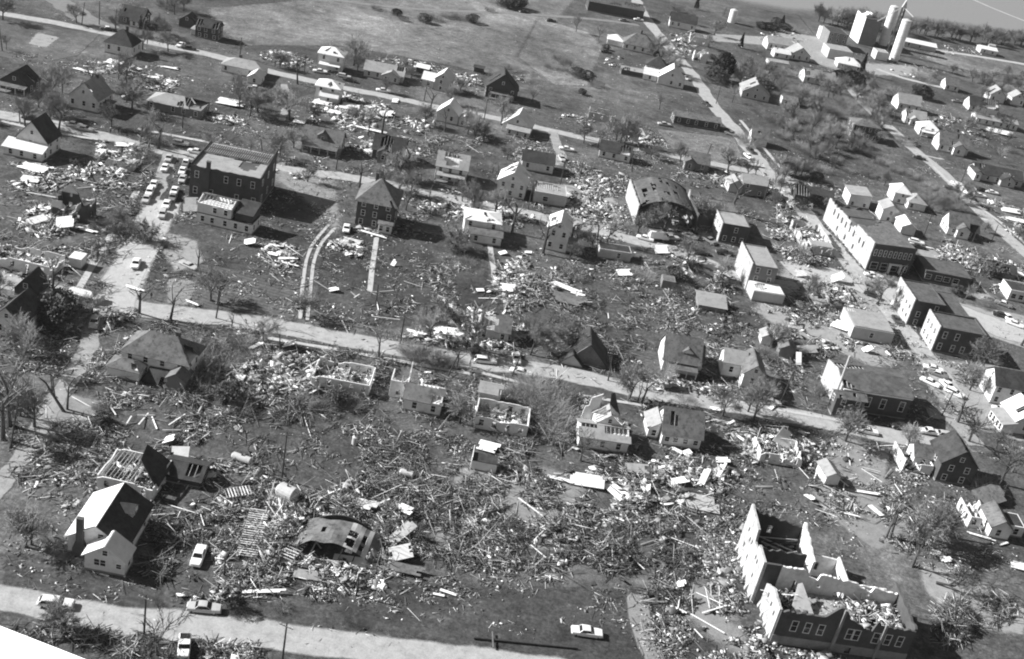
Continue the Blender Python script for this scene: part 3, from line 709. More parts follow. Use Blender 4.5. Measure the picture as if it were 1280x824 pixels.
H('building', HB, 'long low white building at the right edge', 'long low white building', (1219,154,1270,164), 8, 2.8, 'gx', WHITE, RLIGHT, pitch=20, nf=6)
H('house', HW, 'long house with dark gabled roofs and bright white west end', 'long dark roofed house at the right', (1216,223,1276,236), 9, 3, 'gx', PALE, RDARK, pitch=30, nf=5, wings=[dict(x=.15, y=-5.5, w=6, d=4, h=2.8, roof='gy'), dict(x=-.48, y=-3, w=2.5, d=8, h=3.6, roof='gy', wm=WHITE, rm=RDARK)])
H('barn', 'barn', 'white sided barn with open dark front in the lot behind the brick stores', 'white sided barn with dark front', (1059,257,1085,262), 9, 4.4, 'shedl', WHITE, RLIGHT, pitch=4, nf=2, nl=0)
H('house', HW, 'small upright white gabled house in the lot behind the brick stores', 'small upright white house', (1099,275,1120,281), 7, 4.6, 'gy', WHITE, RLIGHT, pitch=32, nf=1, nl=0)
H('garage', 'garage', 'small bright white garage with blank walls behind the brick stores', 'small bright white garage', (1124,292,1142,297), 8, 3, 'gy', WHITE, RWHITE, pitch=30, nf=0, nl=0)
H('house', HW, 'white house with pale hipped front wing above the lot behind the stores', 'white house with hipped wing', (1133,261,1155,266), 8, 3, 'hip', WHITE, RLIGHT, pitch=32, nf=2, wings=[dict(x=-.75, y=4, w=6, d=8, h=4.4, roof='hip', rm=RWHITE)])
H('house', HW, 'broken gabled house with two steep gables beside the long street', 'broken house with steep gables', (1182,292,1207,299), 8, 3.4, 'gx', WHITE, RGREY, pitch=45, wings=[dict(x=.2, y=-4, w=4.4, d=4, h=3.4, roof='gy', rm=RGREY), dict(x=.75, y=-1, w=5, d=5, h=2.6, roof='gx', wm=DARKW, rm=RDARK)])
H('shed', 'shed', 'long pale roofed shed right of the silos', 'long pale roofed shed', (1130,58,1168,66), 9, 3, 'gx', PALE, RWHITE, pitch=16, w=19, nf=3)
H('shed', 'shed', 'far white shed by the tree row', 'far white shed', (1224,66,1245,71), 8, 3, 'gx', WHITE, RWHITE, pitch=16, nf=2)
# middle band
H('house', HW, 'white gabled house with lean-to above the second street', 'white gabled house by the low store', (620,242,654,251), 10, 5.0, 'gy', WHITE, RWHITE, pitch=36, nf=3, small=False)
H('store', 'store', 'low pale store with wide front windows and roof torn off at the back', 'low store with wide windows', (666,253,706,260), 9, 3.4, 'flat', PALE, RLIGHT, nf=4, nl=2, ww=1.6, holes={0: [(.5,.65,.4,.3)]})
H('house', HW, 'two storey white house with square front wing beside the second street', 'white two storey house with front wing', (578,294,622,301), 8, 5.2, 'hip', WHITE, RWHITE, pitch=16, nf=3, nl=2, small=False, wings=[dict(x=.12, y=-6, w=9.0, d=4.2, h=2.9, roof='gx', rm=RGREY, nf=2, pitch=22)])
H('house', HW, 'tall plain white gabled house with small right annex on the second street', 'tall plain white house', (680,311,706,318), 9, 7.2, 'gy', WHITE, RWHITE, pitch=34, nf=2, nl=2, small=False, wings=[dict(x=.68, y=-1, w=2.8, d=4, h=2.8, roof='flat', rm=RLIGHT, parapet=0)])
r, ww = H('brick_house', HW, 'square dark brick house with pyramid roof and small white entrance above the lawn', 'square brick house with pyramid roof', (443,281,490,290), 11, 8.0, 'hip', BRICK, RGREY, pitch=42, nf=3, nl=2, over=.7, small=False, holes={0: [(.9,.1,.05,.1)]})
block(r, 3.4, -6.8, 3.6, 2.4, 3.0, 'gx', WHITE, RGREY, nf=2, nl=1, pitch=20, gable_win=False); chimney(r, -1.5, 1.5, 11, 13.6)
# brick school block with joisted roof
r, ww = H('school', HB, 'large dark brick school block with stripped flat roof at the left', 'brick school with stripped roof', (236,246,322,264), 19, 9.3, 'none', BRICK, RTAR, nf=5, nl=3, floors=2, rot=2, w=19.2, small=False, wh=1.8)
b = MB(); slope(b, (-9.4,-9.3,9.32), (9.4,-9.3,9.32), (9.4,9.3,9.32), (-9.4,9.3,9.32), .15, RLIGHT, [(.5,.85,.6,.3), (.75,.4,.12,.2)]); b.build('roof', r)
b = MB()
for i in range(31): b.box(-9.3+i*.61, -9.16+i*.61, 1.0, 9.2, 9.6, 9.85, WOOD)
for y in (1.2, 5.0, 9.0): b.box(-9.4, 9.4, y, y+.2, 9.86, 10.05, WOODM)
b.build('roof_frame', r)
b = MB(); b.box(-9.65,-9.42,-9.5,9.5,9.3,10.2,BRICK); b.build('parapet', r)
b = MB(); wall_cols(b, (-9.4,-9.42), (9.6,-9.42), .25, lambda q: 9.5+.5*nz(q*.5), [], BRICK, 9.3); b.build('parapet', r)
b = MB(); wall_cols(b, (9.62,-9.4), (9.62,9.4), .25, lambda q: 9.6+.12*q, [], BRICK, 9.3); b.build('parapet', r)
chimney(r, -4.6, -10.0, 0, 11.6, 1.0)
r, ww = H('annex_house', HW, 'white two storey annex with bare rafters in front of the brick school', 'white annex with bare rafters', (246,277,313,295), 7, 2.9, 'flat', WHITE, RDARK, parapet=0, over=.03, rot=-3, nf=5, nl=2, small=False)
block(r, -2.9, -.02, 9.2, 6.9, 2.7, 'gx', WHITE, RGREY, z0=3.1, nf=3, nl=1, nr=1, pitch=20, bare=(0,), holes={1: [(.5,.5,.2,.4)]}, gable_win=False)
block(r, 4.9, .3, 4.6, 6.0, 2.0, 'shed', DARKW, RDARK, z0=3.1, nf=0, nl=0, pitch=14, gable_win=False)
# arched auditorium
x, y, rr, ww = site((793,279,868,294), 22, rot=8)
r = empty('auditorium', (x, y, 0), rr); tag(r, 'arched roof auditorium with its whole front torn open on the second street', HB); LAND.append((x, y, 'arched roof auditorium'))
hw, dd, eh, ri = ww/2, 11.0, 5.6, 3.2
for s_ in (-1, 1):
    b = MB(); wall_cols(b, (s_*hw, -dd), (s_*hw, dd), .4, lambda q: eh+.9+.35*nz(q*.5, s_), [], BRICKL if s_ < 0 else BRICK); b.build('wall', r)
b = MB(); wall_cols(b, (-hw+.2, dd), (hw-.2, dd), .4, lambda q: eh+ri*max(0, 1-((q-hw)/hw)**2)+.2, [], BRICK); b.build('wall', r)
b = MB(); NA = 18
def arc(t): return (-hw+.3+(2*hw-.6)*t, eh+ri*(1-(2*t-1)**2))
for i in range(NA):
    (xa, za), (xb, zb) = arc(i/NA), arc((i+1)/NA)
    hl = [(.02, .5, .06, .8)] if i in (0, 1, 16, 17) else [(-.03, R.random(), .04, .3)]+[(R.random(), R.random(), R.uniform(.02, .09), R.uniform(.3, .8)) for _ in range(R.randrange(0, 4))]
    slope(b, (xa, -dd+1, za), (xa, dd-.3, za), (xb, dd-.3, zb), (xb, -dd+1, zb), .12, RTAR if i % 5 else RGREY, hl, .6)
b.build('roof', r)
for j in range(7):
    b = MB(); yy = -dd+1.2+j*3.1
    for i in range(NA):
        (xa, za), (xb, zb) = arc(i/NA), arc((i+1)/NA)
        b.bar((xa, yy, za-.25), (xb, yy, zb-.25), .2, .35, WOODD)
    b.build('arch_rib', r)
b = MB(); b.box(-hw+.25, hw-.25, -dd+.2, dd-.25, 0, .12, CONC); b.build('floor', r)
# jagged brick building right of the auditorium
r, ww = H('brick_building', HB, 'two storey brick corner building with sloping grey roof right of the auditorium', 'brick corner building', (898,303,931,308), 11, 6.2, 'flat', BRICK, RLIGHT, parapet=.3, nf=3, nl=3, small=False, rot=7)
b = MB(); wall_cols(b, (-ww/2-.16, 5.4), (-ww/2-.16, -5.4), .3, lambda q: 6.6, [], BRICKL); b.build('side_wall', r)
for y_ in (-3, .5, 3.6):
    for z_ in (1.8, 4.6): window(r, -ww/2-.33, y_, z_, math.pi/2, .8, 1.4)
block(r, -4.2, 11.2, 15, 11, 5.2, 'flat', BRICK, RGREY, nf=0, nl=2, holes={0: [(.2,.6,.2,.4)]})
b = MB(); wall_cols(b, (-12.0, 16), (-12.0, 3), .4, lambda q: max(.5, 7.5-.45*q+nz(q*.6)*.8), [], BRICKL); b.build('side_wall', r)
# white walled building
r, ww = H('store', 'store', 'tall store with bright white side wall and low front wing on the cross street', 'tall store with white side wall', (932,362,963,367), 15, 7.7, 'flat', GREY, RLIGHT, nf=2, nl=0, nr=2, small=False, parapet=.35, rot=8)
b = MB(); wall_cols(b, (-ww/2-.16, -7.5), (-ww/2-.16, 7.5), .3, lambda q: 8.5+.18*nz(q), [], BRICKL); b.build('side_wall', r)
block(r, .9, -11.0, ww+1.8, 6.8, 2.9, 'flat', PALE, RWHITE, nf=0, nl=1, holes={0: [(.3,.5,.2,.4)]}, parapet=.2)
# low grey ruin box
H('shed', 'shed', 'low flat grey block wall shed beside the fallen trees on the second street', 'low grey block shed', (747,322,787,328), 5, 2.8, 'flat', PALE, RDARK, nf=1, nl=0, parapet=.1)
# Main street brick row: the corner (1082,337) and the west wall running back
a = G(1082, 337); c = G(1029, 275); L = math.dist(a, c); wr = math.atan2(c[1]-a[1], c[0]-a[0])-math.pi/2
r = empty('brick_store_row', (a[0], a[1], 0), wr); tag(r, 'long two storey brick store row with jagged white west wall at the main crossing', HB); LAND.append((a[0]+6, a[1]+14, 'long brick store row'))
ww = 14.5; hh = 8.9
holesW = [(s_, s_+1.0, 4.6, 6.8) for s_ in (6, 9, 14, 17.5, 21, 24.5, 28, 31.5)]+[(s_, s_+1.0, 1.2, 3.0) for s_ in (12, 19, 26)]
def wt(q): return hh+.5 if q < 4 else (hh+.3+nz(q*.8)*.5 if q < 14 else max(5.0, hh-.6-1.6*abs(nz(q*.4, 2))-1.2*(1 if 16 < q < 19 else 0)))
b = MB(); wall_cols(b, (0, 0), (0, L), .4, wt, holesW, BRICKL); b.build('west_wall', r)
b = MB(); b.box(.25, ww, .02, L*.55, 0, hh-.2, BRICK); b.build('wall', r)
b = MB(); slope(b, (.25,.3,hh-.15), (ww-.2,.3,hh-.15), (ww-.2,L*.55,hh-.15), (.25,L*.55,hh-.15), .15, RGREY, [(.3,.95,.4,.25)]); b.build('roof', r)
b = MB(); b.box(.25, ww, -.25, .02, hh-.6, hh+.3, BRICK); b.build('cornice', r)
b = MB(); wall_cols(b, (ww, L*.55), (ww, L), .4, lambda q: 4.5+1.5*nz(q*.4, 5), [], BRICK); b.build('wall', r)
b = MB(); wall_cols(b, (.25, L), (ww-.2, L), .4, lambda q: 5.5+1.5*nz(q*.4, 8), [], BRICK); b.build('wall', r)
b = MB(); b.box(.25, ww-.3, L*.8, L-.3, 0, 5.2, BRICK); slope(b, (.25,L*.8,5.25), (ww-.3,L*.8,5.25), (ww-.3,L-.3,5.25), (.25,L-.3,5.25), .15, RTAR); b.build('rear_block', r)
b = MB(); b.box(.3, ww-.3, L*.56, L*.79, 0, 2.2, RUBBLE); b.build('inner_floor', r)
for i in range(8): window(r, 1.2+i*1.7, -.01, 6.1, math.pi, .8, 2.0)
for i in range(4): window(r, 2.2+i*3.4, -.01, 1.7, math.pi, 2.2, 2.2)
b = MB(); b.box(7.0, 7.4, -1.2, -.27, 0, 3.0, TRIM); b.box(10.6, 11.0, -1.2, -.27, 0, 3.0, TRIM); b.box(6.9, 11.1, -1.3, -.27, 3.0, 3.25, TRIM); b.build('entrance_frame', r)
r, ww = H('store', 'store', 'low shadowed store with wide flat roof right of the brick store row', 'low shadowed store', (1152,347,1211,367), 12, 3.6, 'flat', BRICK, RTAR, nf=5, nl=0, ww=1.8, parapet=.2, rot=3, small=False)
r, ww = H('hotel', HB, 'tall white sided brick store block with speckled wall at the main crossing', 'white sided brick block', (1138,407,1166,412), 14.5, 7.6, 'flat', BRICK, RTAR, w=9.2, nf=2, nl=0, parapet=.4, rot=6, small=False)
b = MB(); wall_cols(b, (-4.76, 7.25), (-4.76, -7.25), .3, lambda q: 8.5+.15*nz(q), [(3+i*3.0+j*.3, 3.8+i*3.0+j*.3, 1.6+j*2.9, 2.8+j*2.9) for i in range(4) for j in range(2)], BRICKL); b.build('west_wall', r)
block(r, 8.6, -.5, 7.6, 16.5, 5.6, 'flat', BRICK, RTAR, nf=0, nl=0, nr=3, parapet=.25)
r, ww = H('brick_building', HB, 'square dark brick building with white west wall below the main crossing', 'square dark brick building', (1164,438,1222,451), 10.5, 7.2, 'flat', BRICK, RTAR, nf=4, nl=0, nr=2, w=13.2, parapet=.5, rot=4, small=False, wh=1.9)
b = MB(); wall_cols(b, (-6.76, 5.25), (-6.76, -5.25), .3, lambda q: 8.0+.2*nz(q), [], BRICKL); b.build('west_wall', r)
for y_ in (-3, 0, 3):
    for z_ in (1.9, 5.3): window(r, -6.93, y_, z_, math.pi/2, .9, 1.7)
r, ww = H('workshop', HB, 'low flat pale roofed workshop on the gravel lot', 'low pale roofed workshop', (1062,423,1113,432), 12, 3.6, 'flat', PALE, RLIGHT, nf=1, nl=0, parapet=.12, small=False, holes={0: [(.1,.95,.15,.15)]})
# church
r, ww = H('brick_church', 'church', 'large dark brick church with low broad roof and gabled entrance beside the main road', 'brick church', (1045,514,1130,522), 13.5, 6.1, 'gx', BRICK, RTAR, w=17.5, pitch=13, nf=4, nl=0, nr=2, rot=7, small=False, over=.3, gable_win=False, wh=2.6, ww=1.2, floors=1)
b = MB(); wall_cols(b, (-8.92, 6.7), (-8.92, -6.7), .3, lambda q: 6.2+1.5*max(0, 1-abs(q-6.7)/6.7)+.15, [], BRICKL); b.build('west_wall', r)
block(r, -7.4, -8.3, 7.2, 3.4, 5.2, 'gx', BRICK, RGREY, pitch=24, nf=2, nl=1, gable_win=False); block(r, -7.2, -10.3, 3, .8, 3.2, 'gy', BRICK, RGREY, pitch=30, nf=0, nl=0, over=.2, gable_win=False)
door(r, -7.2, -10.75, 0, 0)
b = MB(); b.box(-8.8, 8.8, -7.12, -6.78, 5.7, 6.05, TRIM); b.build('eaves_board', r)
b = MB(); b.tube((-9.9, -6.2, 0), (-9.9, -6.2, 14.6), .32, .24, METAL, 10); r2 = b.build('smokestack', None); r2.location = r.location; r2.rotation_euler = r.rotation_euler
tag(r2, 'tall thin steel smokestack standing at the brick church corner', 'smokestack')
# row above main road
H('house', HW, 'small ruined grey roofed house above the main road in white rubble', 'small ruined house above the road', (596,424,634,429), 7, 3, 'gx', PALE, RGREY, pitch=34, nf=2, holes={0: [(.3,.6,.3,.5)], 1: [(.5,.5,.4,.6)]}, small=False)
x, y = G(735, 458)
r, ww = H('collapsed_house', HW, 'collapsed house whose dark roof rests near the ground above the main road', 'collapsed dark roofed house', (708,452,757,461), 9, .7, 'gy', WOODM, RDARK, pitch=46, nf=0, nl=0, small=False, holes={0: [(.3,.6,.5,.4)]}, gable_win=False)
block(r, -3.8, -5.2, 5.4, 2.4, .6, 'gy', PALE, RDARK, pitch=44, nf=0, nl=0, gable_win=False)
r, ww = H('house', HW, 'grey roofed house with bright white west gable and dormer above the main road', 'house with west gable and dormer', (826,464,870,472), 9.5, 3.6, 'gx', WHITE, RGREY, pitch=44, nf=3, nl=2, small=False, porches=[(.3,-4.75,7.5,2.2,2.5,RGREY,4)])
gdormer(r, 1.2, -3.2, 4.2, 2.6, 1.4, 3.2, WHITE, RGREY)
block(r, 3.6, 2.5, 4.4, 8, 3, 'gx', WHITE, RGREY, pitch=35, nf=1, nl=1)
H('house', HW, 'white house with white left wing and front gable beside the leafless trees', 'white winged house', (925,484,951,489), 9, 4.2, 'gy', WHITE, RGREY, pitch=44, nf=1, nl=2, small=False, wings=[dict(x=-.85, y=2.5, w=5.4, d=6, h=4.2, roof='gx', rm=RLIGHT, nf=1)])
H('house', HW, 'white house with black roof at the right edge above the gravel drive', 'white house at the right edge', (1236,504,1290,514), 8.5, 5.6, 'gx', WHITE, RDARK, pitch=34, nf=4, nl=1, small=False)
H('house', HW, 'small white house with columned side porch at the right edge', 'white house with columned porch', (1262,540,1300,549), 8, 4, 'gy', WHITE, RWHITE, pitch=40, nf=1, nl=1, small=False, rot=10, wings=[dict(x=-.7, y=-1, w=3.5, d=7, h=2.7, roof='shedl', rm=RLIGHT, nf=0, nl=4, pitch=12)])
H('shed', 'shed', 'small grey gabled shed beside the gravel lot', 'small grey shed by the lot', (972,446,990,450), 5, 2.6, 'gy', GREY, RGREY, pitch=35, nf=0, nl=0)
H('shed', 'shed', 'small gabled shed among the rubble behind the white winged house', 'small shed behind the winged house', (950,430,962,434), 4, 2.4, 'gy', WHITE, RLIGHT, nf=0, nl=0)
H('store', 'store', 'small pale store with three front windows at the right edge', 'small store at the right edge', (1258,374,1288,382), 8, 3.2, 'flat', WHITE, RDARK, nf=3, nl=1, ww=1.4)
# left middle
r, ww = H('ruined_house', HW, 'tall burnt house shell with one white gable piece at the left', 'burnt shell with white gable', (65,271,108,280), 6, 5.2, 'ruin', DARKW, jag=.9, nf=2, nl=1, small=False)
b = MB(); b.prism([(-ww/2, 5.1), (0, 5.1), (-ww/4, 7.6)], 'y', 2.2, 2.4, WHITE); b.box(-ww/2, -ww/5, -3.2, -3.12, 2.9, 4.9, WHITE); b.build('gable', r)
H('ruined_house', HW, 'long low white wall of a roofless building at the left edge', 'long white ruin at the left edge', (-12,330,62,348), 7, 2.9, 'ruin', WHITE, jag=.55, nf=4, nl=2, small=False)
H('shed', 'shed', 'small white tipped shed beside the long white ruin', 'small white tipped shed', (86,334,101,337), 3.5, 2.4, 'flat', WHITE, RWHITE, nf=0, nl=0, parapet=0, over=.1)
H('house', HW, 'white gabled house with black right roof slope at the left edge', 'white gabled house at the left edge', (-10,418,27,426), 9, 4.0, 'gy', WHITE, RDARK, pitch=46, nf=2, nl=1, small=False, rot=-2)
H('ruined_house', HW, 'dark gable and roof remains behind the left edge house', 'dark gable remains', (18,368,46,374), 6, 1.6, 'gy', DARKW, RDARK, pitch=50, nf=0, nl=0)
r, ww = H('house', HW, 'large grey roofed house with two front wings and fallen porch below the main road', 'large grey roofed house', (150,463,236,478), 8.5, 4.6, 'hip', WHITE, RGREY, pitch=38, nf=4, nl=1, small=False, rot=-2, holes={1: [(.3,.3,.3,.3)]}, wings=[
    dict(x=-5.2, y=-5.8, w=6.6, d=4.2, h=2.5, roof='hip', rm=RGREY, nf=0, nl=0, abs=True, pitch=26), dict(x=5.8, y=-5.6, w=3.6, d=4, h=2.8, roof='gy', wm=GREY, rm=RGREY, nf=0, nl=0, abs=True, pitch=35)])
b = MB(); slope(b, (-1.2,-7.4,.1), (3.8,-7.6,.3), (3.6,-4.4,2.5), (-1.0,-4.4,2.3), .15, RDARK, [(.8,.2,.2,.3)]); b.build('porch_roof', r)
chimney(r, 2.5, 1.5, 6, 8.2)
r, ww = H('ruined_house', HW, 'white house with half its roof gone and a black roof slab on the right', 'white house with half a roof', (120,613,191,625), 9, 3.0, 'ruin', WHITE, jag=.25, nf=3, nl=2, small=False, rot=-1)
b = MB(); slope(b, (ww/2+.5,-4.0,2.2), (ww/2+.5,4.2,2.4), (.6,3.6,5.8), (1.1,-.6,5.3), .18, RDARK, [(.05,.1,.1,.1)]); b.build('roof', r)
b = MB()
for i in range(9): b.bar((-ww/2+.5+i*.75, -4.2, 3.0), (-ww/2+.9+i*.72, 3.8, 3.3+.4*nz(i*.9)), .1, .16, WOOD)
b.build('roof_frame', r)
x, y, rr, ww = site((88,691,160,705), 11, rot=0, w=8.0)
a = G(88, 692)
r = empty('house', (a[0]+4.1, a[1]+6.2, 0), math.radians(1)); tag(r, 'white house with broad sunlit roof, tall dark chimney and front wing, lower left', HW); LAND.append((a[0]+4, a[1]+6, 'white house with the dark chimney'))
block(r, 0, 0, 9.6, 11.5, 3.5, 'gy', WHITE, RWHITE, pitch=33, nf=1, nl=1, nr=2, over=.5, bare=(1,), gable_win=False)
b = MB(); slope(b, (5.3,6.25,3.18), (5.3,-6.25,3.18), (0,-6.25,6.62), (0,6.25,6.62), .14, RDARK); b.build('roof', r)  # one roof: shaded right slope coloured dark, sunlit left slope coloured white
window(r, .6, -5.77, 4.5, math.pi, .9, .9)
block(r, 2.6, -7.2, 6.6, 3.6, 3.2, 'gy', WHITE, RWHITE, pitch=36, nf=0, nl=1, over=.4, gable_win=True)
window(r, 1.3, -9.02, 2.0, math.pi, .85, 1.2); window(r, 2.3, -9.02, 2.0, math.pi, .85, 1.2); window(r, 4.9, -9.02, 1.9, math.pi, .8, .9)
b = MB(); b.prism([(-1.3,0),(1.0,0),(1.0,1.6),(.4,3.4),(.4,7.8),(-.7,7.8),(-.7,3.4),(-1.3,1.6)], 'y', -6.55, -5.78, BRICK); o = b.build('chimney', r); o.location = (-2.5, 0, 0)
gdormer(r, 3.6, 1.6, 3.7, 2.4, 1.6, 2.6, WHITE, RDARK, axis=90)
# row below main road
H('ruined_house', HW, 'roofless low white house full of splinters below the main road', 'roofless low white house', (388,484,460,494), 8, 2.8, 'ruin', WHITE, jag=.5, nf=5, nl=2, small=False, rot=2)
r, ww = H('ruined_house', HW, 'white house with half a grey roof and an open left room', 'white house with open front room', (503,512,549,521), 7, 3.0, 'gx', WHITE, RGREY, pitch=24, nf=2, nl=1, small=False, holes={0: [(.85,.3,.2,.3)], 1: [(.5,.4,.6,.7)]}, gable_win=False)
block(r, -5.8, 3.2, 3.6, 5, 4.2, 'ruin', WHITE, nf=1, nl=1, jag=.6)
b = MB(); wall_cols(b, (-4.0, 5.5), (-4.0, 1.0), .25, lambda q: 6.8-1.1*q+.5*nz(q*2), [], WHITE); b.build('wall', r)
r, ww = H('ruined_house', HW, 'roofless white bungalow with two storey fragment behind it', 'roofless white bungalow', (592,534,657,547), 7.5, 3.0, 'ruin', WHITE, jag=.2, nf=4, nl=1, small=False)
block(r, -3.5, 6.8, 4.6, 4.2, 4.0, 'gx', PALE, RLIGHT, nf=1, nl=1, pitch=25, gable_win=False, holes={0: [(.9,.2,.1,.3)]})
r, ww = H('broken_house', HW, 'broken white house with tilted upper gable and torn pale roofs below the main road', 'broken house with tilted gable', (722,561,782,566), 6.5, 3.0, 'gx', WHITE, RLIGHT, pitch=20, nf=3, nl=1, small=False, holes={0: [(.75,.8,.35,.3), (.2,.9,.2,.2)]}, gable_win=False)
block(r, 1.2, 3.6, 6.0, 4.5, 3.8, 'gy', WHITE, RLIGHT, nf=0, nl=1, pitch=40, holes={1: [(.5,.5,.5,.5)], 0: [(.5,.4,.4,.5)]}, bare=(1,))
b = MB(); slope(b, (-4.6,5.8,.3), (-1.0,6.2,.3), (-.6,6.6,8.2), (-3.6,6.4,6.5), .2, WHITE, [(.05,.9,.2,.2)]); slope(b, (1.6,5.6,3.0), (4.8,5.8,2.2), (1.8,6.6,9.0), (1.0,6.3,8.8), .2, RDARK); b.build('wall', r)
r, ww = H('house', HW, 'complete grey roofed house with bright white west gable below the main road', 'complete grey roofed house', (825,556,873,563), 8.5, 3.2, 'gx', WHITE, RGREY, pitch=44, nf=4, nl=1, small=False, wh=1.1, wings=[dict(x=-5.9, y=1, w=2.4, d=6, h=2.6, roof='shedl', wm=WHITE, rm=RLIGHT, nf=1, abs=True)])
r, ww = H('ruined_house', HW, 'wrecked small house with upright white wall pieces below the main road', 'wrecked house with white wall pieces', (948,577,1000,585), 7, 2.6, 'ruin', WHITE, jag=1.2, nf=3, nl=1, small=False)
b = MB(); slope(b, (-1, 2.5, 2.2), (4.5, 2.2, .4), (4.6, 6.2, 2.6), (1.5, 5.6, 4.2), .15, RWHITE, [(.9,.9,.2,.3)]); b.build('roof', r)
H('shed', 'shed', 'small white gabled shed left of the gravel yard', 'small white gabled shed', (1028,605,1048,610), 5, 2.6, 'gy', WHITE, RLIGHT, pitch=30, nf=0, nl=0, w=3.2, rot=14)
r, ww = H('ruined_house', HW, 'white walled foundation with standing west wall left of the brick front house', 'white walled foundation', (1130,598,1160,586), 7, 2.6, 'ruin', WHITE, jag=1.7, nf=1, nl=3, small=False, w=6.5, rot=8)
b = MB(); wall_cols(b, (-ww/2-.25, -3.5), (-ww/2-.25, 4), .2, lambda q: 3.2+.2*nz(q), [(1.5,2.2,1,2), (4.5,5.2,1,2)], WHITE); b.build('wall', r)
H('brick_house', HW, 'dark brick gable fronted house with white left wing near the right edge', 'dark brick gabled house', (1168,601,1212,609), 8.5, 5.2, 'gy', BRICK, RDARK, pitch=42, nf=2, nl=1, small=False, wings=[dict(x=-.75, y=2.5, w=4.6, d=5, h=3.2, roof='gx', wm=WHITE, rm=RGREY)])
r, ww = H('ruined_house', HW, 'roofless white house wall near the right edge with leaning roof behind', 'roofless white wall house', (1208,657,1232,664), 7, 2.8, 'ruin', WHITE, jag=.6, nf=2, nl=2, small=False, rot=5)
H('house', HW, 'small white gabled cottage at the right edge beside the roofless wall', 'small white gabled cottage', (1234,671,1259,677), 7, 3.0, 'gy', WHITE, RGREY, pitch=40, nf=1, nl=1, small=False, wings=[dict(x=.95, y=1, w=3.6, d=5, h=2.6, roof='flat', rm=RDARK, parapet=.1)])
r, ww = H('trailer', 'trailer', 'small white trailer box with dark open roof left of the leafless thicket', 'small white trailer', (588,587,619,593), 3, 2.2, 'none', WHITE, RDARK, nf=0, nl=0, small=False)
b = MB(); b.box(-ww/2, ww/2, -1.5, 1.5, 2.21, 2.35, RDARK); b.box(-ww/2-.1, -ww/2, -1.5, 3, 0, 3.0, WHITE); b.build('roof', r)
r, ww = H('ruined_shed', 'shed', 'black shed wreck with two white panels right of the half roofed house', 'black shed wreck', (203,603,250,609), 6, 1.6, 'gx', DARKW, RDARK, pitch=22, nf=0, nl=0, small=False, holes={0: [(.7,.6,.2,.4)]})
# row of wrecked stores, left of main street
r, ww = H('ruined_store', 'store', 'wrecked store shell with tall white jagged side wall left of the main street', 'wrecked store shell', (1006,316,1042,323), 20, 3.2, 'ruin', BRICKL, jag=1.2, nf=3, nl=4, small=False, rot=8)
block(r, .5, -7.0, ww*.8, 4, 2.8, 'flat', PALE, RLIGHT, nf=2, nl=0, parapet=.1)
H('ruined_store', 'store', 'flattened store foundation full of rubble beside the low workshop', 'flattened store foundation', (1040,385,1075,392), 16, 1.1, 'ruin', RUBBLE, jag=.8, nf=0, nl=0, small=False, rot=8)
H('ruined_house', HW, 'heap shaped dark roofed house wreck left of the cross street', 'dark wreck left of the cross street', (992,248,1040,262), 9, 2.2, 'gx', WOODD, RDARK, pitch=28, nf=0, nl=0, holes={0: [(.2,.5,.2,.6)]})
H('ruined_house', HW, 'pale slab roofed wreck in the rubble below the second street', 'pale slab roofed wreck', (872,386,906,392), 6, 1.4, 'shed', STONE, RLIGHT, nf=0, nl=0, pitch=12)
H('ruined_house', HW, 'small grey wreck with white side wall among rubble below the second street', 'small grey wreck', (826,360,842,363), 4, 2.4, 'flat', GREY, RGREY, nf=0, nl=0, parapet=.1)
H('ruined_house', HW, 'roofless grey cellar house with wreckage beside the second street at the left', 'roofless house at the left corner', (122,206,166,214), 7, 2.4, 'ruin', PALE, jag=1.1, nf=3, nl=2)
H('ruined_house', HW, 'broken small house beside the lot wreckage at the far right', 'broken small house at the right', (1238,345,1268,352), 6, 2.2, 'gx', GREY, RDARK, pitch=30, nf=0, nl=0, holes={0: [(.4,.4,.3,.5)]})

# ------------------------------------------------------------ grain mill and silos
def fr(px, rot=6):
    a = G(px[0], px[1]); e = empty('tmp', (a[0], a[1], 0), math.radians(rot)); return e
r, ww = H('grain_elevator', 'grain elevator', 'tall white grain elevator with torn top beside the silos', 'tall grain elevator', (1074,55,1091,58), 16, 14.5, 'flat', GREY, RDARK, w=9.5, nf=0, nl=0, rot=8, parapet=0, over=.05)
b = MB(); wall_cols(b, (-4.95, 8), (-4.95, -8), .3, lambda q: 15.5-max(0, nz(q*.5, 4)*3.5), [], SILO); b.build('west_wall', r)  # sunlit face put into the colour: whiter than the shaded grey body
b = MB()
for i in range(5): b.box(-4+i*1.1, -3.2+i*1.1, -3+i*.6, 2+i*.5, 14.7, 15.4+R.random()*1.6, SILO)
b.build('headhouse', r)
H('mill_building', HB, 'square white mill block with flat dark roof left of the grain elevator', 'square mill block', (1032,58,1055,62), 14, 8, 'flat', GREY, RDARK, nf=3, nl=0, parapet=.2, rot=8)
H('mill_shed', 'shed', 'pale gabled mill shed with bright west wall in front of the square mill block', 'pale mill shed', (1035,74,1061,77), 12, 5.2, 'flat', PALE, RLIGHT, nf=0, nl=0, parapet=.1, rot=8)
H('silo_shed', 'shed', 'small white blank building at the foot of the silos', 'small white silo house', (1093,74,1108,78), 8, 4.6, 'flat', WHITE, RLIGHT, nf=0, nl=0, parapet=.1, rot=6)
H('mill_shed', 'shed', 'low white shed left of the square mill block', 'low white mill shed', (1024,50,1036,53), 10, 6, 'flat', WHITE, RWHITE, nf=0, nl=0, parapet=.1)
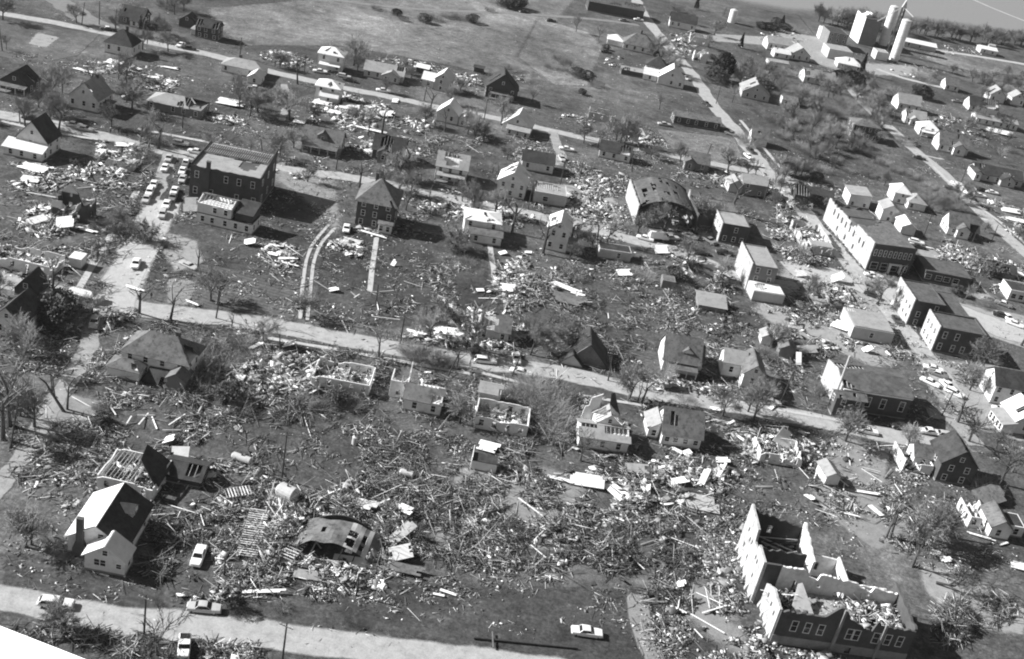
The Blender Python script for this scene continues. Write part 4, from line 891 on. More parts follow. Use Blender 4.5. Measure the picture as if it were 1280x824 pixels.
for (x_, y_), nm in (((1117, 75), 'nearer and taller of the two white concrete silos'), ((1103, 56), 'farther of the two white concrete silos behind the steel tower')):
    g = G(x_, y_); r = empty('silo', (g[0], g[1], 0)); tag(r, nm, 'silo', 'white silos at the mill')
    b = MB(); b.tube((0,0,0), (0,0,22), 2.6, 2.6, SILO, 32); b.build('drum', r)
    b = MB(); b.tube((0,0,22.01), (0,0,22.5), 2.75, 2.6, METAL, 32); b.tube((0,0,22.5), (0,0,23.2), 2.6, .3, METAL, 32); b.build('cap', r)
    for k in range(6):
        b = MB()
        z_ = 3+k*3.4; b.tube((0,0,z_), (0,0,z_+.1), 2.64, 2.64, CONC, 32, cap=False); b.build('hoop', r)
g = G(1111, 66); r = empty('elevator_leg_tower', (g[0], g[1], 0)); tag(r, 'slender dark steel lattice tower rising between the silos', 'tower')
b = MB()
for sx_, sy_ in ((-1,-1),(1,-1),(1,1),(-1,1)): b.bar((sx_*1.1, sy_*1.1, 0), (sx_*.8, sy_*.8, 26), .3, .3, WOODD)
for k in range(9):
    for (a_, c_) in (((-1,-1),(1,-1)), ((1,-1),(1,1)), ((1,1),(-1,1)), ((-1,1),(-1,-1))):
        b.bar((a_[0], a_[1], k*2.8), (c_[0], c_[1], k*2.8+2.8), .2, .2, WOODD)
b.build('frame', r)
b = MB(); b.prism([(-1.3,26),(1.3,26),(0,30.5)], 'y', -.9, .9, METAL); b.build('cap', r)
b = MB(); b.bar((0,0,27), (-11,4,15), .5, .5, METAL); b.bar((0,0,26), (5,-6,23), .4, .4, METAL); b.build('spout', r)
g = G(914, 28); r = empty('water_tank', (g[0], g[1], 0)); tag(r, 'small upright white tank standing by the far track', 'tank'); LAND.append((g[0], g[1], 'small upright white tank'))
b = MB(); b.tube((0,0,0), (0,0,7), 2.1, 2.1, SILO, 20); b.build('drum', r); b = MB(); b.tube((0,0,7.01), (0,0,7.8), 2.1, .2, METAL, 20); b.build('cap', r)

# ------------------------------------------------------------ the ruined school, lower right
# surveyed corners: west side of the rear block and of the front block
SR = math.radians(5.5)
a0 = G(962, 802); r = empty('ruined_school', (a0[0], a0[1], 0), SR)
tag(r, 'huge roofless brick school ruin with jagged walls, filled with rubble, at the lower right', HB); LAND.append((a0[0]+12, a0[1]+10, 'ruined school'))
Wd = 24.5; D1 = 9.5; D2 = 25.0; hF = 8.1; hB = 10.8
def topF(q):       # front wall top, left to right
    t = q/Wd
    if t < .33: return hF-.8-.5*nz(q*1.2)
    if t < .40: return hF-.6+(t-.33)/.07*2.2
    if t < .455: return hF+1.7
    if t < .50: return hF+1.4-(t-.455)/.045*1.6
    if t < .62: return hF-.6-(t-.5)*10+.3*nz(q*2)
    if t < .70: return hF-2.2+.5*nz(q*2)
    if t < .74: return hF-.2
    return hF-1.0+.35*nz(q*1.5)
wins = [(2.6,3.6),(5.0,6.0),(7.4,8.4),(12.6,13.6),(13.9,14.9),(17.4,18.5),(19.6,20.6),(21.8,22.8)]
b = MB(); wall_cols(b, (0, 0), (Wd, 0), .45, topF, [(p, q, 3.3, 5.5) for p, q in wins]+[(13.4,14.4,.1,1.5)], BRICK); b.build('wall', r)
b = MB(); wall_cols(b, (-.1, -.27), (Wd+.1, -.27), .1, lambda q: 1.9+.1*nz(q), [(13.5,14.5,.1,1.5)], STONE); b.build('foundation', r)
for p, q in wins:
    fm, gp = win_mesh(q-p, 2.2, False, TRIM); o = link('window', fm, r, ((p+q)/2, -.2, 4.4), (0,0,math.pi)); link('pane', gp, o)
for x_ in (10.6, 18.6):
    b = MB(); b.box(x_, x_+.45, -.7, -.24, 0, hF+(1.6 if x_ < 12 else -.2), STONE); b.build('buttress', r)
# west wall of the front block (pale) with tapering top and buttresses
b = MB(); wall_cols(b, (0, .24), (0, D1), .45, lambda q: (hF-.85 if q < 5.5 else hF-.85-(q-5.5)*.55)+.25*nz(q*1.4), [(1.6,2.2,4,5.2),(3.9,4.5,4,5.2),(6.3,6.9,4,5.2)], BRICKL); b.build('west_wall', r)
for y_ in (1.2, 3.8, 6.4, 9.0):
    b = MB(); b.prism([(-.24, 0), (-.6, 0), (-.5, .6), (-.24, 1.5)], 'y', y_-.3, y_+.3, BRICKL); b.build('buttress', r)
b = MB(); wall_cols(b, (Wd, .24), (Wd, D1+3), .45, lambda q: hF-.8+.5*nz(q*.7), [], BRICK); b.build('east_wall', r)
# rear block, offset to the west and taller
XO = -1.6
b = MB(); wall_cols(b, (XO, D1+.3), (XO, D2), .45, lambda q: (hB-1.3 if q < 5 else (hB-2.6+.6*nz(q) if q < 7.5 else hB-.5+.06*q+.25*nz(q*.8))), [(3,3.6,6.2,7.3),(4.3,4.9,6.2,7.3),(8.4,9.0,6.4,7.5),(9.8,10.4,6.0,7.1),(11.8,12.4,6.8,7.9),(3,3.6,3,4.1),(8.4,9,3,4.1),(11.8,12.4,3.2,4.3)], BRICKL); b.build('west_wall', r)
for k in range(6):
    b = MB(); y_ = D1+1.2+k*2.7; b.prism([(XO-.24, 0), (XO-.7, 0), (XO-.6, .8), (XO-.24, 1.8)], 'y', y_-.35, y_+.35, BRICKL); b.build('buttress', r)
b = MB(); wall_cols(b, (XO+.24, D1+.3), (1.5, D1+.3), .5, lambda q: hB-1.4, [], BRICK); b.build('wall', r)
def topM(q): return (hB-1.6+.3*nz(q*2) if q < 4.0 else hB-1.6-(q-4)*.12+.5*nz(q*.9)+.3*nz(q*3.1)-(1.4 if 5 < q < 7.5 else 0)-(.9 if 15 < q < 18 else 0))
b = MB(); wall_cols(b, (1.5, D1+.3), (Wd-.5, D1+.3), .45, topM, [(7.5,8.2,5.6,6.3),(11,13,2.8,5.4),(17,17.6,5.4,6.0),(3.0,3.6,4.0,6.6)], PLASTER); b.build('wall', r)
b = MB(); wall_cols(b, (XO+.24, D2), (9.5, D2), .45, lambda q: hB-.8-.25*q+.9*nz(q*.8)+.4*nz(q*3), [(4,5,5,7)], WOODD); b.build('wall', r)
b = MB(); wall_cols(b, (9.5, D2), (9.9, D1+6.5), .45, lambda q: hB-2.0-.25*q+.6*nz(q*.9), [], PLASTER); b.build('partition', r)
b = MB(); wall_cols(b, (XO+.3, D1+5.5), (7.6, D1+5.5), .35, lambda q: hB-2.2+.7*nz(q*.9), [(2,3,4,6)], BRICK); b.build('partition', r)
b = MB(); wall_cols(b, (10.0, D1+9.5), (15.5, D1+9.5), .35, lambda q: hB-4.6-.1*q, [(1,2.2,2.5,4.6)], PLASTER); b.build('partition', r)
b = MB(); wall_cols(b, (15.5, D1+9.5), (16.0, D1+3.5), .35, lambda q: hB-4.4-.15*q, [(2.6,4.0,1.5,4.2)], PLASTER); b.build('partition', r)
b = MB(); wall_cols(b, (16.0, D1+4.2), (Wd-.6, D1+4.2), .35, lambda q: 4.6+.3*nz(q), [(1.8,2.4,2.6,3.6)], PLASTER); b.build('partition', r)
b = MB(); wall_cols(b, (Wd-.6, D1+.5), (Wd-.6, D1+6.5), .4, lambda q: 5.2-.3*q+.5*nz(q), [], BRICK); b.build('wall', r)
b = MB(); b.box(.3, Wd-.3, .3, D1, 0, 4.3, RUBBLE); b.build('floor', r)
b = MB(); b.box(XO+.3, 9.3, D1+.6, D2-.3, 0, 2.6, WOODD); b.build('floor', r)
b = MB()
for k in range(16):
    y_ = D1+6+k*.6+R.uniform(-.4, .4); b.bar((XO+.4+R.uniform(0, 2.5), y_, hB-3.2-R.random()*4), (9.3-R.uniform(0, 3), y_+R.uniform(-1.5, 1.5), hB-3.6-R.random()*3.5), .12, .22, WOODD if k % 3 else WOOD)
b.build('roof_frame', r)
b = MB(); b.box(10, 15.3, D1+.6, D1+9.2, 0, 1.2, WOODD); b.build('floor', r)
b = MB(); b.box(16.3, Wd-.8, D1+.6, D1+4, 0, 1.6, RUBBLE); b.build('floor', r)
b = MB(); slope(b, (3.2,3.6,4.6), (7.4,3.2,4.5), (5.6,8.4,7.2), (4.8,8.2,7.0), .2, CONC); b.build('fallen_slab', r)
SCHOOL = r

# ------------------------------------------------------------ wrecked quonset building, lower left centre
g = G(420, 688); r = empty('quonset_hut', (g[0], g[1], 0), math.radians(-2)); tag(r, 'collapsed arched metal hut with dark mouth in the lumber heap', HB); LAND.append((g[0], g[1], 'collapsed arched hut')); HUT = r
b = MB(); NA = 18; hw = 7.2
def qf(t, y_): return (-hw+2*hw*t, y_-1.0*math.sin(math.pi*t), (4.3-.16*(y_+2.6))*math.sin(math.pi*(.05+.90*t))+.1+.7*nz(t*5, y_*.6))
for i in range(NA):
    for k, (ya, yb) in enumerate(((-2.6, .4), (.4, 3.2), (3.2, 5.6))):
        t0, t1 = i/NA, (i+1)/NA
        hl = [(.6, .5, .35, .8)] if i in (11, 12, 14) and k < 2 else ([(.5, .5, .3, .5)] if i == 5 and k == 1 else [(-.02, .5, .03, .5)])
        slope(b, qf(t0, ya), qf(t0, yb), qf(t1, yb), qf(t1, ya), .08, METAL if i in (11, 12, 13, 15) else RGREY, hl, .6)
b.build('roof', r)
b = MB(); wall_cols(b, (-hw+.4, 5.4), (hw-.4, 5.4), .2, lambda q: 3.6*math.sin(math.pi*(.05+.9*q/(2*hw-.8))), [], WOODD); b.build('wall', r)
b = MB()
for s_ in (-6.6, 6.4):
    for k in range(3): b.bar((s_+k*.5, -2.6+k, 0), (s_*.92+k*.2, -2.4+k, 2.4), .25, .25, WOOD)
for k in range(6): b.bar((-6.5+k*2.5, -3.2, .1), (-5.8+k*2.4, -1.6, 2.0+nz(k)), .14, .2, WOOD if k % 2 else WOODD)
b.build('roof_frame', r)

# ------------------------------------------------------------ cars
def loft(b, secs, mat, caps=True):
    "secs: list of (x, [(y,z)...]) cross sections"
    n = len(secs[0][1]); vs = [(x, y, z) for x, pr in secs for y, z in pr]; fs = []
    for i in range(len(secs)-1):
        for k in range(n): fs.append((i*n+k, i*n+(k+1) % n, (i+1)*n+(k+1) % n, (i+1)*n+k))
    if caps: fs += [tuple(range(n))[::-1], tuple(range((len(secs)-1)*n, len(secs)*n))]
    b.add(vs, fs, mat)
def sec(x, hw, z0, z1, r=.12): return (x, [(-hw, z0), (hw, z0), (hw+.02, (z0+z1)/2), (hw-.04, z1-r*.6), (hw-r-.04, z1), (-hw+r+.04, z1), (-hw+.04, z1-r*.6), (-hw-.02, (z0+z1)/2)])
CARP = {}; CARS = []
def car_parts(kind, paint, top):
    k = (kind, paint.name, top.name)
    if k in CARP: return CARP[k]
    P = []
    b = MB()
    if kind in ('sedan', 'wagon', 'coupe'):
        loft(b, [sec(-2.68, .78, .42, .80), sec(-2.58, .90, .34, .88), sec(-1.6, .96, .30, .93), sec(-.9, .97, .28, .95), sec(1.0, .97, .28, .96), sec(1.9, .95, .30, .93), sec(2.55, .88, .36, .88), sec(2.66, .78, .44, .80)], paint)
        P.append(('body', b.mesh('body')))
        x0, x1 = (-1.35, 1.05) if kind != 'wagon' else (-2.45, 1.05)
        b = MB(); g = MB()
        loft(g, [(x0-.05, [(-.86, .93), (.86, .93), (.80, 1.0), (-.80, 1.0)]), (x0+.45, [(-.86, .93), (.86, .93), (.70, 1.36), (-.70, 1.36)]), (x1-.65, [(-.86, .93), (.86, .93), (.70, 1.38), (-.70, 1.38)]), (x1+.02, [(-.86, .93), (.86, .93), (.80, 1.0), (-.80, 1.0)])], GLASS)
        P.append(('window', g.mesh('window')))
        loft(b, [(x0+.38, [(-.72, 1.365), (.72, 1.365), (.66, 1.42), (-.66, 1.42)]), (x0+.9, [(-.73, 1.37), (.73, 1.37), (.66, 1.46), (-.66, 1.46)]), (x1-1.0, [(-.73, 1.37), (.73, 1.37), (.66, 1.46), (-.66, 1.46)]), (x1-.6, [(-.72, 1.365), (.72, 1.365), (.66, 1.42), (-.66, 1.42)])], top)
        for sy_ in (-1, 1):
            b.bar((x0+.45, sy_*.71, 1.37), (x0-.02, sy_*.86, .95), .12, .07, top); b.bar((x1-.63, sy_*.71, 1.37), (x1+.02, sy_*.86, .95), .07, .05, top)
        P.append(('roof', b.mesh('roof')))
    elif kind == 'pickup':
        loft(b, [sec(-2.5, .88, .45, 1.0), sec(-.45, .92, .40, 1.05), sec(-.4, .92, .40, 1.05), sec(1.2, .92, .40, 1.05), sec(2.3, .84, .45, 1.0), sec(2.4, .78, .5, .9)], paint)
        P.append(('body', b.mesh('body')))
        g = MB(); loft(g, [(-.5, [(-.85,1.05),(.85,1.05),(.76,1.6),(-.76,1.6)]), (.55, [(-.85,1.05),(.85,1.05),(.76,1.6),(-.76,1.6)]), (.95, [(-.85,1.05),(.85,1.05),(.84,1.1),(-.84,1.1)])], GLASS); P.append(('window', g.mesh('window')))
        g = MB(); g.box(-.52, .6, -.8, .8, 1.605, 1.7, top); P.append(('roof', g.mesh('roof')))
        g = MB(); g.box(-2.4, -.6, -.75, .75, 1.02, 1.06, TYRE); P.append(('bed', g.mesh('bed')))
    elif kind == 'truck':
        b.box(-3.2, 1.0, -1.15, 1.15, .8, 3.0, paint); P.append(('cargo_box', b.mesh('cargo_box')))
        g = MB(); loft(g, [sec(1.05, .95, .5, 2.2), sec(2.2, .95, .5, 2.1), sec(2.7, .92, .5, 1.35), sec(3.3, .85, .5, 1.25)], top); P.append(('cab', g.mesh('cab')))
        g = MB(); g.box(2.3, 2.62, -.82, .82, 1.4, 1.95, GLASS); P.append(('window', g.mesh('window')))
    g = MB(); 
    for x_ in ((-2.72, 2.70) if kind not in ('truck',) else (3.32,)):
        if kind == 'pickup': x_ = max(-2.55, min(2.45, x_))
        g.box(x_-.06, x_+.06, -.92, .92, .42, .56, CHROME)
    P.append(('bumper', g.mesh('bumper')))
    w_ = MB(); w_.tube((0,-.1,0), (0,.1,0), .34, .34, TYRE, 12); w_.tube((0,-.105,0), (0,.105,0), .17, .17, CHROME, 10); P.append(('wheel', w_.mesh('wheel')))
    CARP[k] = P; return P
def car(px, ang, kind='sedan', shade='w', phrase=None, tilt=0, group=None, name=None, hdg=None):
    x, y = G(*px)
    paint, top = {'w': (CARW, CARW), 'l': (CARL, CARL), 'g': (CARM, CARM), 'd': (CARD, CARD), 'dw': (CARD, CARW), 'gw': (CARM, CARW), 'wg': (CARW, CARM)}[shade]
    if hdg is None:
        g2 = G(px[0]+6*math.cos(math.radians(ang)), px[1]+6*math.sin(math.radians(ang))); th = math.atan2(g2[1]-y, g2[0]-x)
    else: th = math.radians(hdg)
    CARS.append((x, y))
    r = empty({'sedan': 'parked_car', 'wagon': 'station_wagon', 'coupe': 'parked_car', 'pickup': 'pickup_truck', 'truck': 'box_truck'}[kind], (x, y, .04), th)
    if tilt: r.rotation_euler = (math.radians(tilt), 0, th)
    sh = {'w': 'white', 'l': 'pale grey', 'g': 'mid grey', 'd': 'dark', 'dw': 'dark white-roofed', 'gw': 'grey white-roofed', 'wg': 'white grey-roofed'}[shade]
    kd = {'sedan': 'sedan', 'coupe': 'sedan', 'wagon': 'station wagon', 'pickup': 'pickup truck', 'truck': 'box truck'}[kind]
    lab = phrase or describe(x, y, sh+' '+kd+' parked')
    tag(r, lab, {'pickup': 'pickup', 'truck': 'truck'}.get(kind, 'car'), 'cars and trucks in the streets and yards')
    for nm, me in car_parts(kind, paint, top):
        if nm == 'wheel':
            xs = (-1.6, 1.65) if kind != 'truck' else (-1.9, 2.4)
            for x_ in xs:
                for y_ in (-.86, .86): link('wheel', me, r, (x_, y_, .34))
        else: link(nm, me, r)
    return r
for px, a, kind, sh, ph in [
    ((733,793), 8, 'sedan', 'w', 'white sedan parked alone on the dark lawn at the bottom'),
    ((255,763), 5, 'sedan', 'l', 'pale two tone sedan with open side on the near road shoulder'),
    ((248,698), 110, 'sedan', 'w', 'white sedan in the yard wreckage beside the white house with the dark chimney'),
    ((70,757), 5, 'wagon', 'w', 'white station wagon behind a leafless tree on the near road'),
    ((230,812), 95, 'pickup', 'w', 'white pickup truck cut by the bottom edge of the picture'),
    ((170,332), 110, 'sedan', 'w', 'white sedan on the pale pavement below the fallen tree crown'),
    ((118,405), 108, 'sedan', 'l', 'pale sedan parked below the main road at the left'),
    ((192,233), 112, 'sedan', 'w', None), ((187,242), 112, 'wagon', 'w', None), ((183,251), 112, 'sedan', 'l', None), ((218,241), 112, 'sedan', 'w', None),
    ((216,249), 112, 'sedan', 'g', None), ((208,258), 108, 'sedan', 'w', None), ((203,270), 108, 'wagon', 'l', None), ((206,212), 112, 'sedan', 'w', None),
    ((211,200), 112, 'sedan', 'l', None), ((232,206), 110, 'sedan', 'gw', None), ((228,216), 110, 'sedan', 'w', None), ((228,226), 110, 'sedan', 'l', None),
    ((225,181), 10, 'wagon', 'w', None), ((246,192), 12, 'sedan', 'w', None), ((92,158), 9, 'sedan', 'w', None), ((39,150), 9, 'sedan', 'd', None), ((106,163), 11, 'sedan', 'l', None),
    ((156,122), 95, 'pickup', 'w', None), ((135,38), 5, 'sedan', 'dw', None), ((236,62), 8, 'sedan', 'd', None), ((226,58), 150, 'sedan', 'w', None),
    ((323,125), 8, 'sedan', 'w', None), ((319,112), 8, 'sedan', 'gw', None), ((400,91), 8, 'sedan', 'w', None), ((430,97), 12, 'wagon', 'l', None), ((437,102), 12, 'sedan', 'd', None),
    ((479,115), 8, 'sedan', 'w', None), ((433,288), 100, 'sedan', 'w', None), ((513,85), 10, 'sedan', 'w', None),
    ((645,450), 80, 'sedan', 'w', 'white sedan nose down beside the main road, upper of the two'), ((651,468), 15, 'sedan', 'w', 'white sedan on the main road, lower of the two'),
    ((606,453), 6, 'wagon', 'w', 'white station wagon in the road rubble left of the white sedans'), ((592,445), 70, 'sedan', 'd', None),
    ((1083,541), 12, 'sedan', 'w', 'long white sedan on the main road below the brick church'), ((1127,536), 8, 'sedan', 'd', 'dark sedan on the main road right of the brick church'),
    ((1162,542), 8, 'sedan', 'w', 'white sedan on the main road, left of the last two'), ((1184,547), 12, 'wagon', 'l', 'pale station wagon at the road edge above the dark brick gabled house'),
    ((1166,463), 15, 'sedan', 'w', None), ((1162,480), 25, 'sedan', 'w', None), ((1172,470), 20, 'sedan', 'gw', None), ((1184,484), 40, 'sedan', 'w', None), ((1192,493), 25, 'wagon', 'w', None),
    ((962,505), 10, 'sedan', 'l', None), ((842,488), 8, 'sedan', 'd', None),
    ((1090,346), 10, 'sedan', 'w', None), ((1101,351), 25, 'sedan', 'w', None), ((1112,355), 10, 'sedan', 'l', None), ((1090,371), 20, 'sedan', 'd', None), ((1120,402), 60, 'sedan', 'd', None),
    ((1145,304), 15, 'wagon', 'w', None), ((1147,310), 12, 'sedan', 'd', None), ((1084,360), 70, 'sedan', 'g', None),
    ((1188,237), 15, 'sedan', 'd', None), ((1195,232), 30, 'sedan', 'w', None), ((1201,240), 25, 'truck', 'w', None), ((1212,249), 15, 'sedan', 'd', None), ((1224,246), 10, 'sedan', 'w', None), ((1239,242), 12, 'sedan', 'w', None), ((1227,239), 10, 'sedan', 'd', None),
    ((1251,396), 15, 'sedan', 'd', None), ((1259,399), 40, 'sedan', 'w', None), ((1268,407), 20, 'sedan', 'w', None), ((1254,382), 20, 'sedan', 'gw', None),
    ((876,318), 5, 'sedan', 'd', None), ((822,300), 5, 'truck', 'w', None), ((838,299), 5, 'sedan', 'l', None), ((806,300), 15, 'sedan', 'w', None), ((862,297), 20, 'sedan', 'l', None),
    ((845,274), 8, 'sedan', 'gw', 'car standing inside the arched roof auditorium, right of the other'), ((829,271), 5, 'sedan', 'l', 'car standing inside the arched roof auditorium, left of the other'),
    ((886,303), 30, 'pickup', 'g', None), ((905,318), 10, 'sedan', 'd', None),
    ((913,169), 20, 'pickup', 'g', None), ((882,131), 30, 'sedan', 'd', None), ((938,190), 40, 'sedan', 'd', None), ((935,197), 40, 'sedan', 'w', None), ((930,203), 10, 'wagon', 'l', None),
    ((924,204), 100, 'sedan', 'd', None), ((830,157), 8, 'sedan', 'l', None), ((798,26), 8, 'sedan', 'w', None), ((780,27), 8, 'sedan', 'g', None), ((857,99), 30, 'sedan', 'l', None), ((850,71), 30, 'sedan', 'w', None), ((757,66), 8, 'sedan', 'd', None),
    ((1143,181), 40, 'sedan', 'd', None), ((1149,199), 15, 'sedan', 'd', None), ((1196,128), 10, 'sedan', 'g', None), ((1106,131), 30, 'sedan', 'l', None), ((1219,222), 20, 'sedan', 'l', None),
    ((655,16), 5, 'sedan', 'd', None), ((688,27), 5, 'sedan', 'd', None), ((702,200), 60, 'sedan', 'l', None), ((708,188), 10, 'sedan', 'w', None), ((1252,515), 15, 'sedan', 'w', None), ((1266,563), 10, 'sedan', 'w', None)]:
    car(px, a, kind, sh, ph)
r = car((236,333), 25, 'sedan', 'l', 'flattened pale sedan under the leaning post left of the garden plot'); r.scale = (1, 1, .6)
# the covered wreck at the crossing
g = G(107, 373); r = empty('overturned_trailer', (g[0], g[1], 0), math.radians(-5)); tag(r, 'overturned white trailer roof lying across the crossing at the left', 'trailer')
b = MB(); b.prism([(-1.6, 0), (1.6, 0), (1.5, 1.3), (0, 1.7), (-1.5, 1.3)], 'x', -3.8, 3.8, WHITE); b.build('body', r)
b = MB(); b.box(-3.9, 3.9, -1.75, -1.62, .1, 1.2, WOODD); b.build('side_panel', r)

# ------------------------------------------------------------ trees
def rotv(d, az, tilt):
    d = Vector(d).normalized(); o = d.orthogonal().normalized(); p = Matrix.Rotation(az, 3, d) @ o
    return (Matrix.Rotation(tilt, 3, d.cross(p)) @ d).normalized()
def cone(vs, fs, a, b_, r0, r1, n=3):
    d = (b_-a); L = d.length
    if L < 1e-4: return
    d /= L; x = d.orthogonal().normalized(); y = d.cross(x); k = len(vs)
    for i in range(n): q = 2*math.pi*i/n; vs.append(a+(x*math.cos(q)+y*math.sin(q))*r0)
    if r1 < .004:
        vs.append(b_)
        for i in range(n): fs.append((k+i, k+(i+1) % n, k+n))
    else:
        for i in range(n): q = 2*math.pi*i/n; vs.append(b_+(x*math.cos(q)+y*math.sin(q))*r1)
        for i in range(n): fs.append((k+i, k+(i+1) % n, k+n+(i+1) % n, k+n+i))
def make_tree(seed, h, style, twig):
    rr = random.Random(seed); tv, tf, cv, cf = [], [], [], []
    def grow(p, d, L, r, lev, mx):
        segs = 3 if lev < 2 else 2
        V, Fc = (tv, tf) if lev < 2 else (cv, cf)
        q = p.copy(); pts = [q.copy()]; rads = [r]
        for s in range(segs):
            d = (d+Vector((rr.uniform(-.2,.2), rr.uniform(-.2,.2), rr.uniform(-.08,.22)))*(.35 if lev else .12)).normalized()
            q2 = q+d*L/segs; r2 = r*(1-.5*(s+1)/segs) if lev < mx else r*(1-(s+1)/segs)
            cone(V, Fc, q, q2, r*(1-.5*s/segs) if lev < mx else r*(1-s/segs), r2, 7 if lev == 0 else (4 if lev == 1 else 3))
            q = q2; pts.append(q.copy()); rads.append(r2)
        if lev >= mx: return
        n = {'full': (7, 6, 6, 6, 0), 'tall': (5, 5, 5, 5, 0), 'torn': (5, 3, 3, 0, 0), 'stump': (4, 2, 0, 0, 0), 'sparse': (5, 4, 4, 4, 0)}[style][lev]
        for i in range(n):
            t = rr.uniform(.35 if lev else .45, 1.0) if i else 1.0
            k = min(segs-1, int(t*segs)); u = t*segs-k; bp = pts[k].lerp(pts[k+1], min(1, u))
            rb = rads[k]*(.55 if i else .8)
            nd = rotv(d, rr.uniform(0, 6.28)+i*2.4, rr.uniform(.35, 1.0) if style != 'tall' else rr.uniform(.2, .6))
            if nd.z < 0 and lev < 2: nd.z *= -.3; nd.normalize()
            ln = L*rr.uniform(.5, .85)*(1.0 if lev else 1.25)
            if style in ('torn', 'stump'): ln *= rr.uniform(.35, .9)
            grow(bp, nd, ln, max(.05, rb), lev+1, mx)
    mx = {'full': 4, 'tall': 4, 'torn': 3, 'stump': 2, 'sparse': 4}[style]
    grow(Vector((0,0,-.1)), Vector((rr.uniform(-.08,.08), rr.uniform(-.08,.08), 1)).normalized(), h*({'full': .36, 'tall': .45, 'torn': .55, 'stump': .62, 'sparse': .40}[style]), h*.034, 0, mx)
    mz = max([v.z for v in tv+cv]); k = h/mz
    out = []
    for V, Fc, nm, mt in ((tv, tf, 'trunk', BARK), (cv, cf, 'crown', twig)):
        if not Fc: continue
        me = bpy.data.meshes.new(nm); me.from_pydata([tuple(v*k) for v in V], [], Fc); me.materials.append(mt); out.append((nm, me))
    return out
def make_leafy(seed, h, wd, conical=True, n=2600, mat=None, sz=.35):
    rr = random.Random(seed); vs, fs = [], []
    cl = [(rr.uniform(0,6.28), rr.random(), rr.random()) for _ in range(26)]
    for i in range(n):
        az, t0, q = cl[rr.randrange(26)]; t = min(.99, max(0.02, t0+rr.gauss(0, .08)))
        az += rr.gauss(0, .35)
        rad = wd/2*((1-t)**.8 if conical else math.sqrt(max(0, 1-(2*t-1)**2)))*(.65+.4*q)*rr.uniform(.6, 1.05)
        c = Vector((math.cos(az)*rad, math.sin(az)*rad, .1*h+t*h*.9)); k = len(vs); s = sz*rr.uniform(.5, 1.2)
        a = Vector((rr.gauss(0,1), rr.gauss(0,1), rr.gauss(0,1))).normalized()*s; b_ = a.orthogonal().normalized()*s*.7
        vs += [c-a, c+b_, c+a, c-b_]; fs.append((k, k+1, k+2, k+3))
    me = bpy.data.meshes.new('crown'); me.from_pydata([tuple(v) for v in vs], [], fs); me.materials.append(mat or LEAF)
    tb = MB(); tb.tube((0,0,-.1), (0,0,h*.7), h*.025, h*.008, BARK, 6)
    return [('trunk', tb.mesh('trunk')), ('crown', me)]
def make_brush(seed, h, wd, n=420, mat=None):
    "twiggy thicket: arching stems from the ground"
    rr = random.Random(seed); vs, fs = [], []
    for i in range(n):
        a, rd = rr.uniform(0, 6.28), wd*.35*math.sqrt(rr.random()); p = Vector((math.cos(a)*rd, math.sin(a)*rd, rr.random()*h*.3))
        d = Vector((math.cos(a)*rr.random(), math.sin(a)*rr.random(), rr.uniform(.0, .9))).normalized(); L = h*rr.uniform(.35, .8)
        d += Vector((rr.gauss(0,.3), rr.gauss(0,.3), rr.gauss(0,.2))); q = p+d.normalized()*L*.5; q2 = q+(d+Vector((rr.gauss(0,.5), rr.gauss(0,.5), rr.gauss(0,.3)))).normalized()*L*.5
        cone(vs, fs, p, q, .045, .035); cone(vs, fs, q, q2, .035, .003)
    me = bpy.data.meshes.new('stems'); me.from_pydata([tuple(v) for v in vs], [], fs); me.materials.append(mat or TWIG); return [('stems', me)]
PROTO = {}
def proto(kind, i):
    k = (kind, i)
    if k not in PROTO:
        PROTO[k] = {'F': lambda: make_tree(10+i, 10, 'full', TWIG), 'P': lambda: make_tree(40+i, 10, 'full', TWIGP), 'T': lambda: make_tree(70+i, 10, 'tall', TWIG),
                    'S': lambda: make_tree(100+i, 10, 'torn', TWIG), 'X': lambda: make_tree(130+i, 10, 'stump', TWIG), 'A': lambda: make_tree(160+i, 10, 'sparse', BARK),
                    'E': lambda: make_leafy(200+i, 10, 4.2), 'R': lambda: make_leafy(230+i, 10, 8.5, False, 4200, sz=.45), 'C': lambda: make_leafy(260+i, 10, 3.0, True, 3000, sz=.3),
                    'B': lambda: make_brush(300+i, 8, 15), 'D': lambda: make_brush(330+i, 8, 14, 300, BARK)+make_leafy(330+i, 8, 14, False, 1100, BARK, sz=.6)[1:], 'W': lambda: make_brush(360+i, 8, 15, 300, TWIGP)}[kind]()
    return PROTO[k]
TN = {'F': ('bare_tree', 'bare twiggy tree', 4), 'P': ('bare_tree', 'pale bare tree', 3), 'T': ('tall_bare_tree', 'tall slender bare tree', 3), 'S': ('broken_tree', 'broken tree stripped of most branches', 4),
      'X': ('tree_stump', 'snapped trunk with limb stubs', 4), 'A': ('bare_tree', 'dark open branched tree', 3), 'E': ('evergreen_tree', 'dark pointed evergreen', 2), 'R': ('round_evergreen', 'dark round evergreen', 1), 'C': ('conical_evergreen', 'smooth cone shaped evergreen', 1),
      'B': ('bush', 'twiggy thicket', 3), 'D': ('evergreen_bush', 'dark leafy bush', 2), 'W': ('bush', 'bleached brush clump', 2)}
TCAT = {'E': 'evergreen', 'R': 'evergreen', 'C': 'evergreen', 'B': 'bush', 'D': 'bush', 'W': 'bush', 'X': 'tree trunk'}
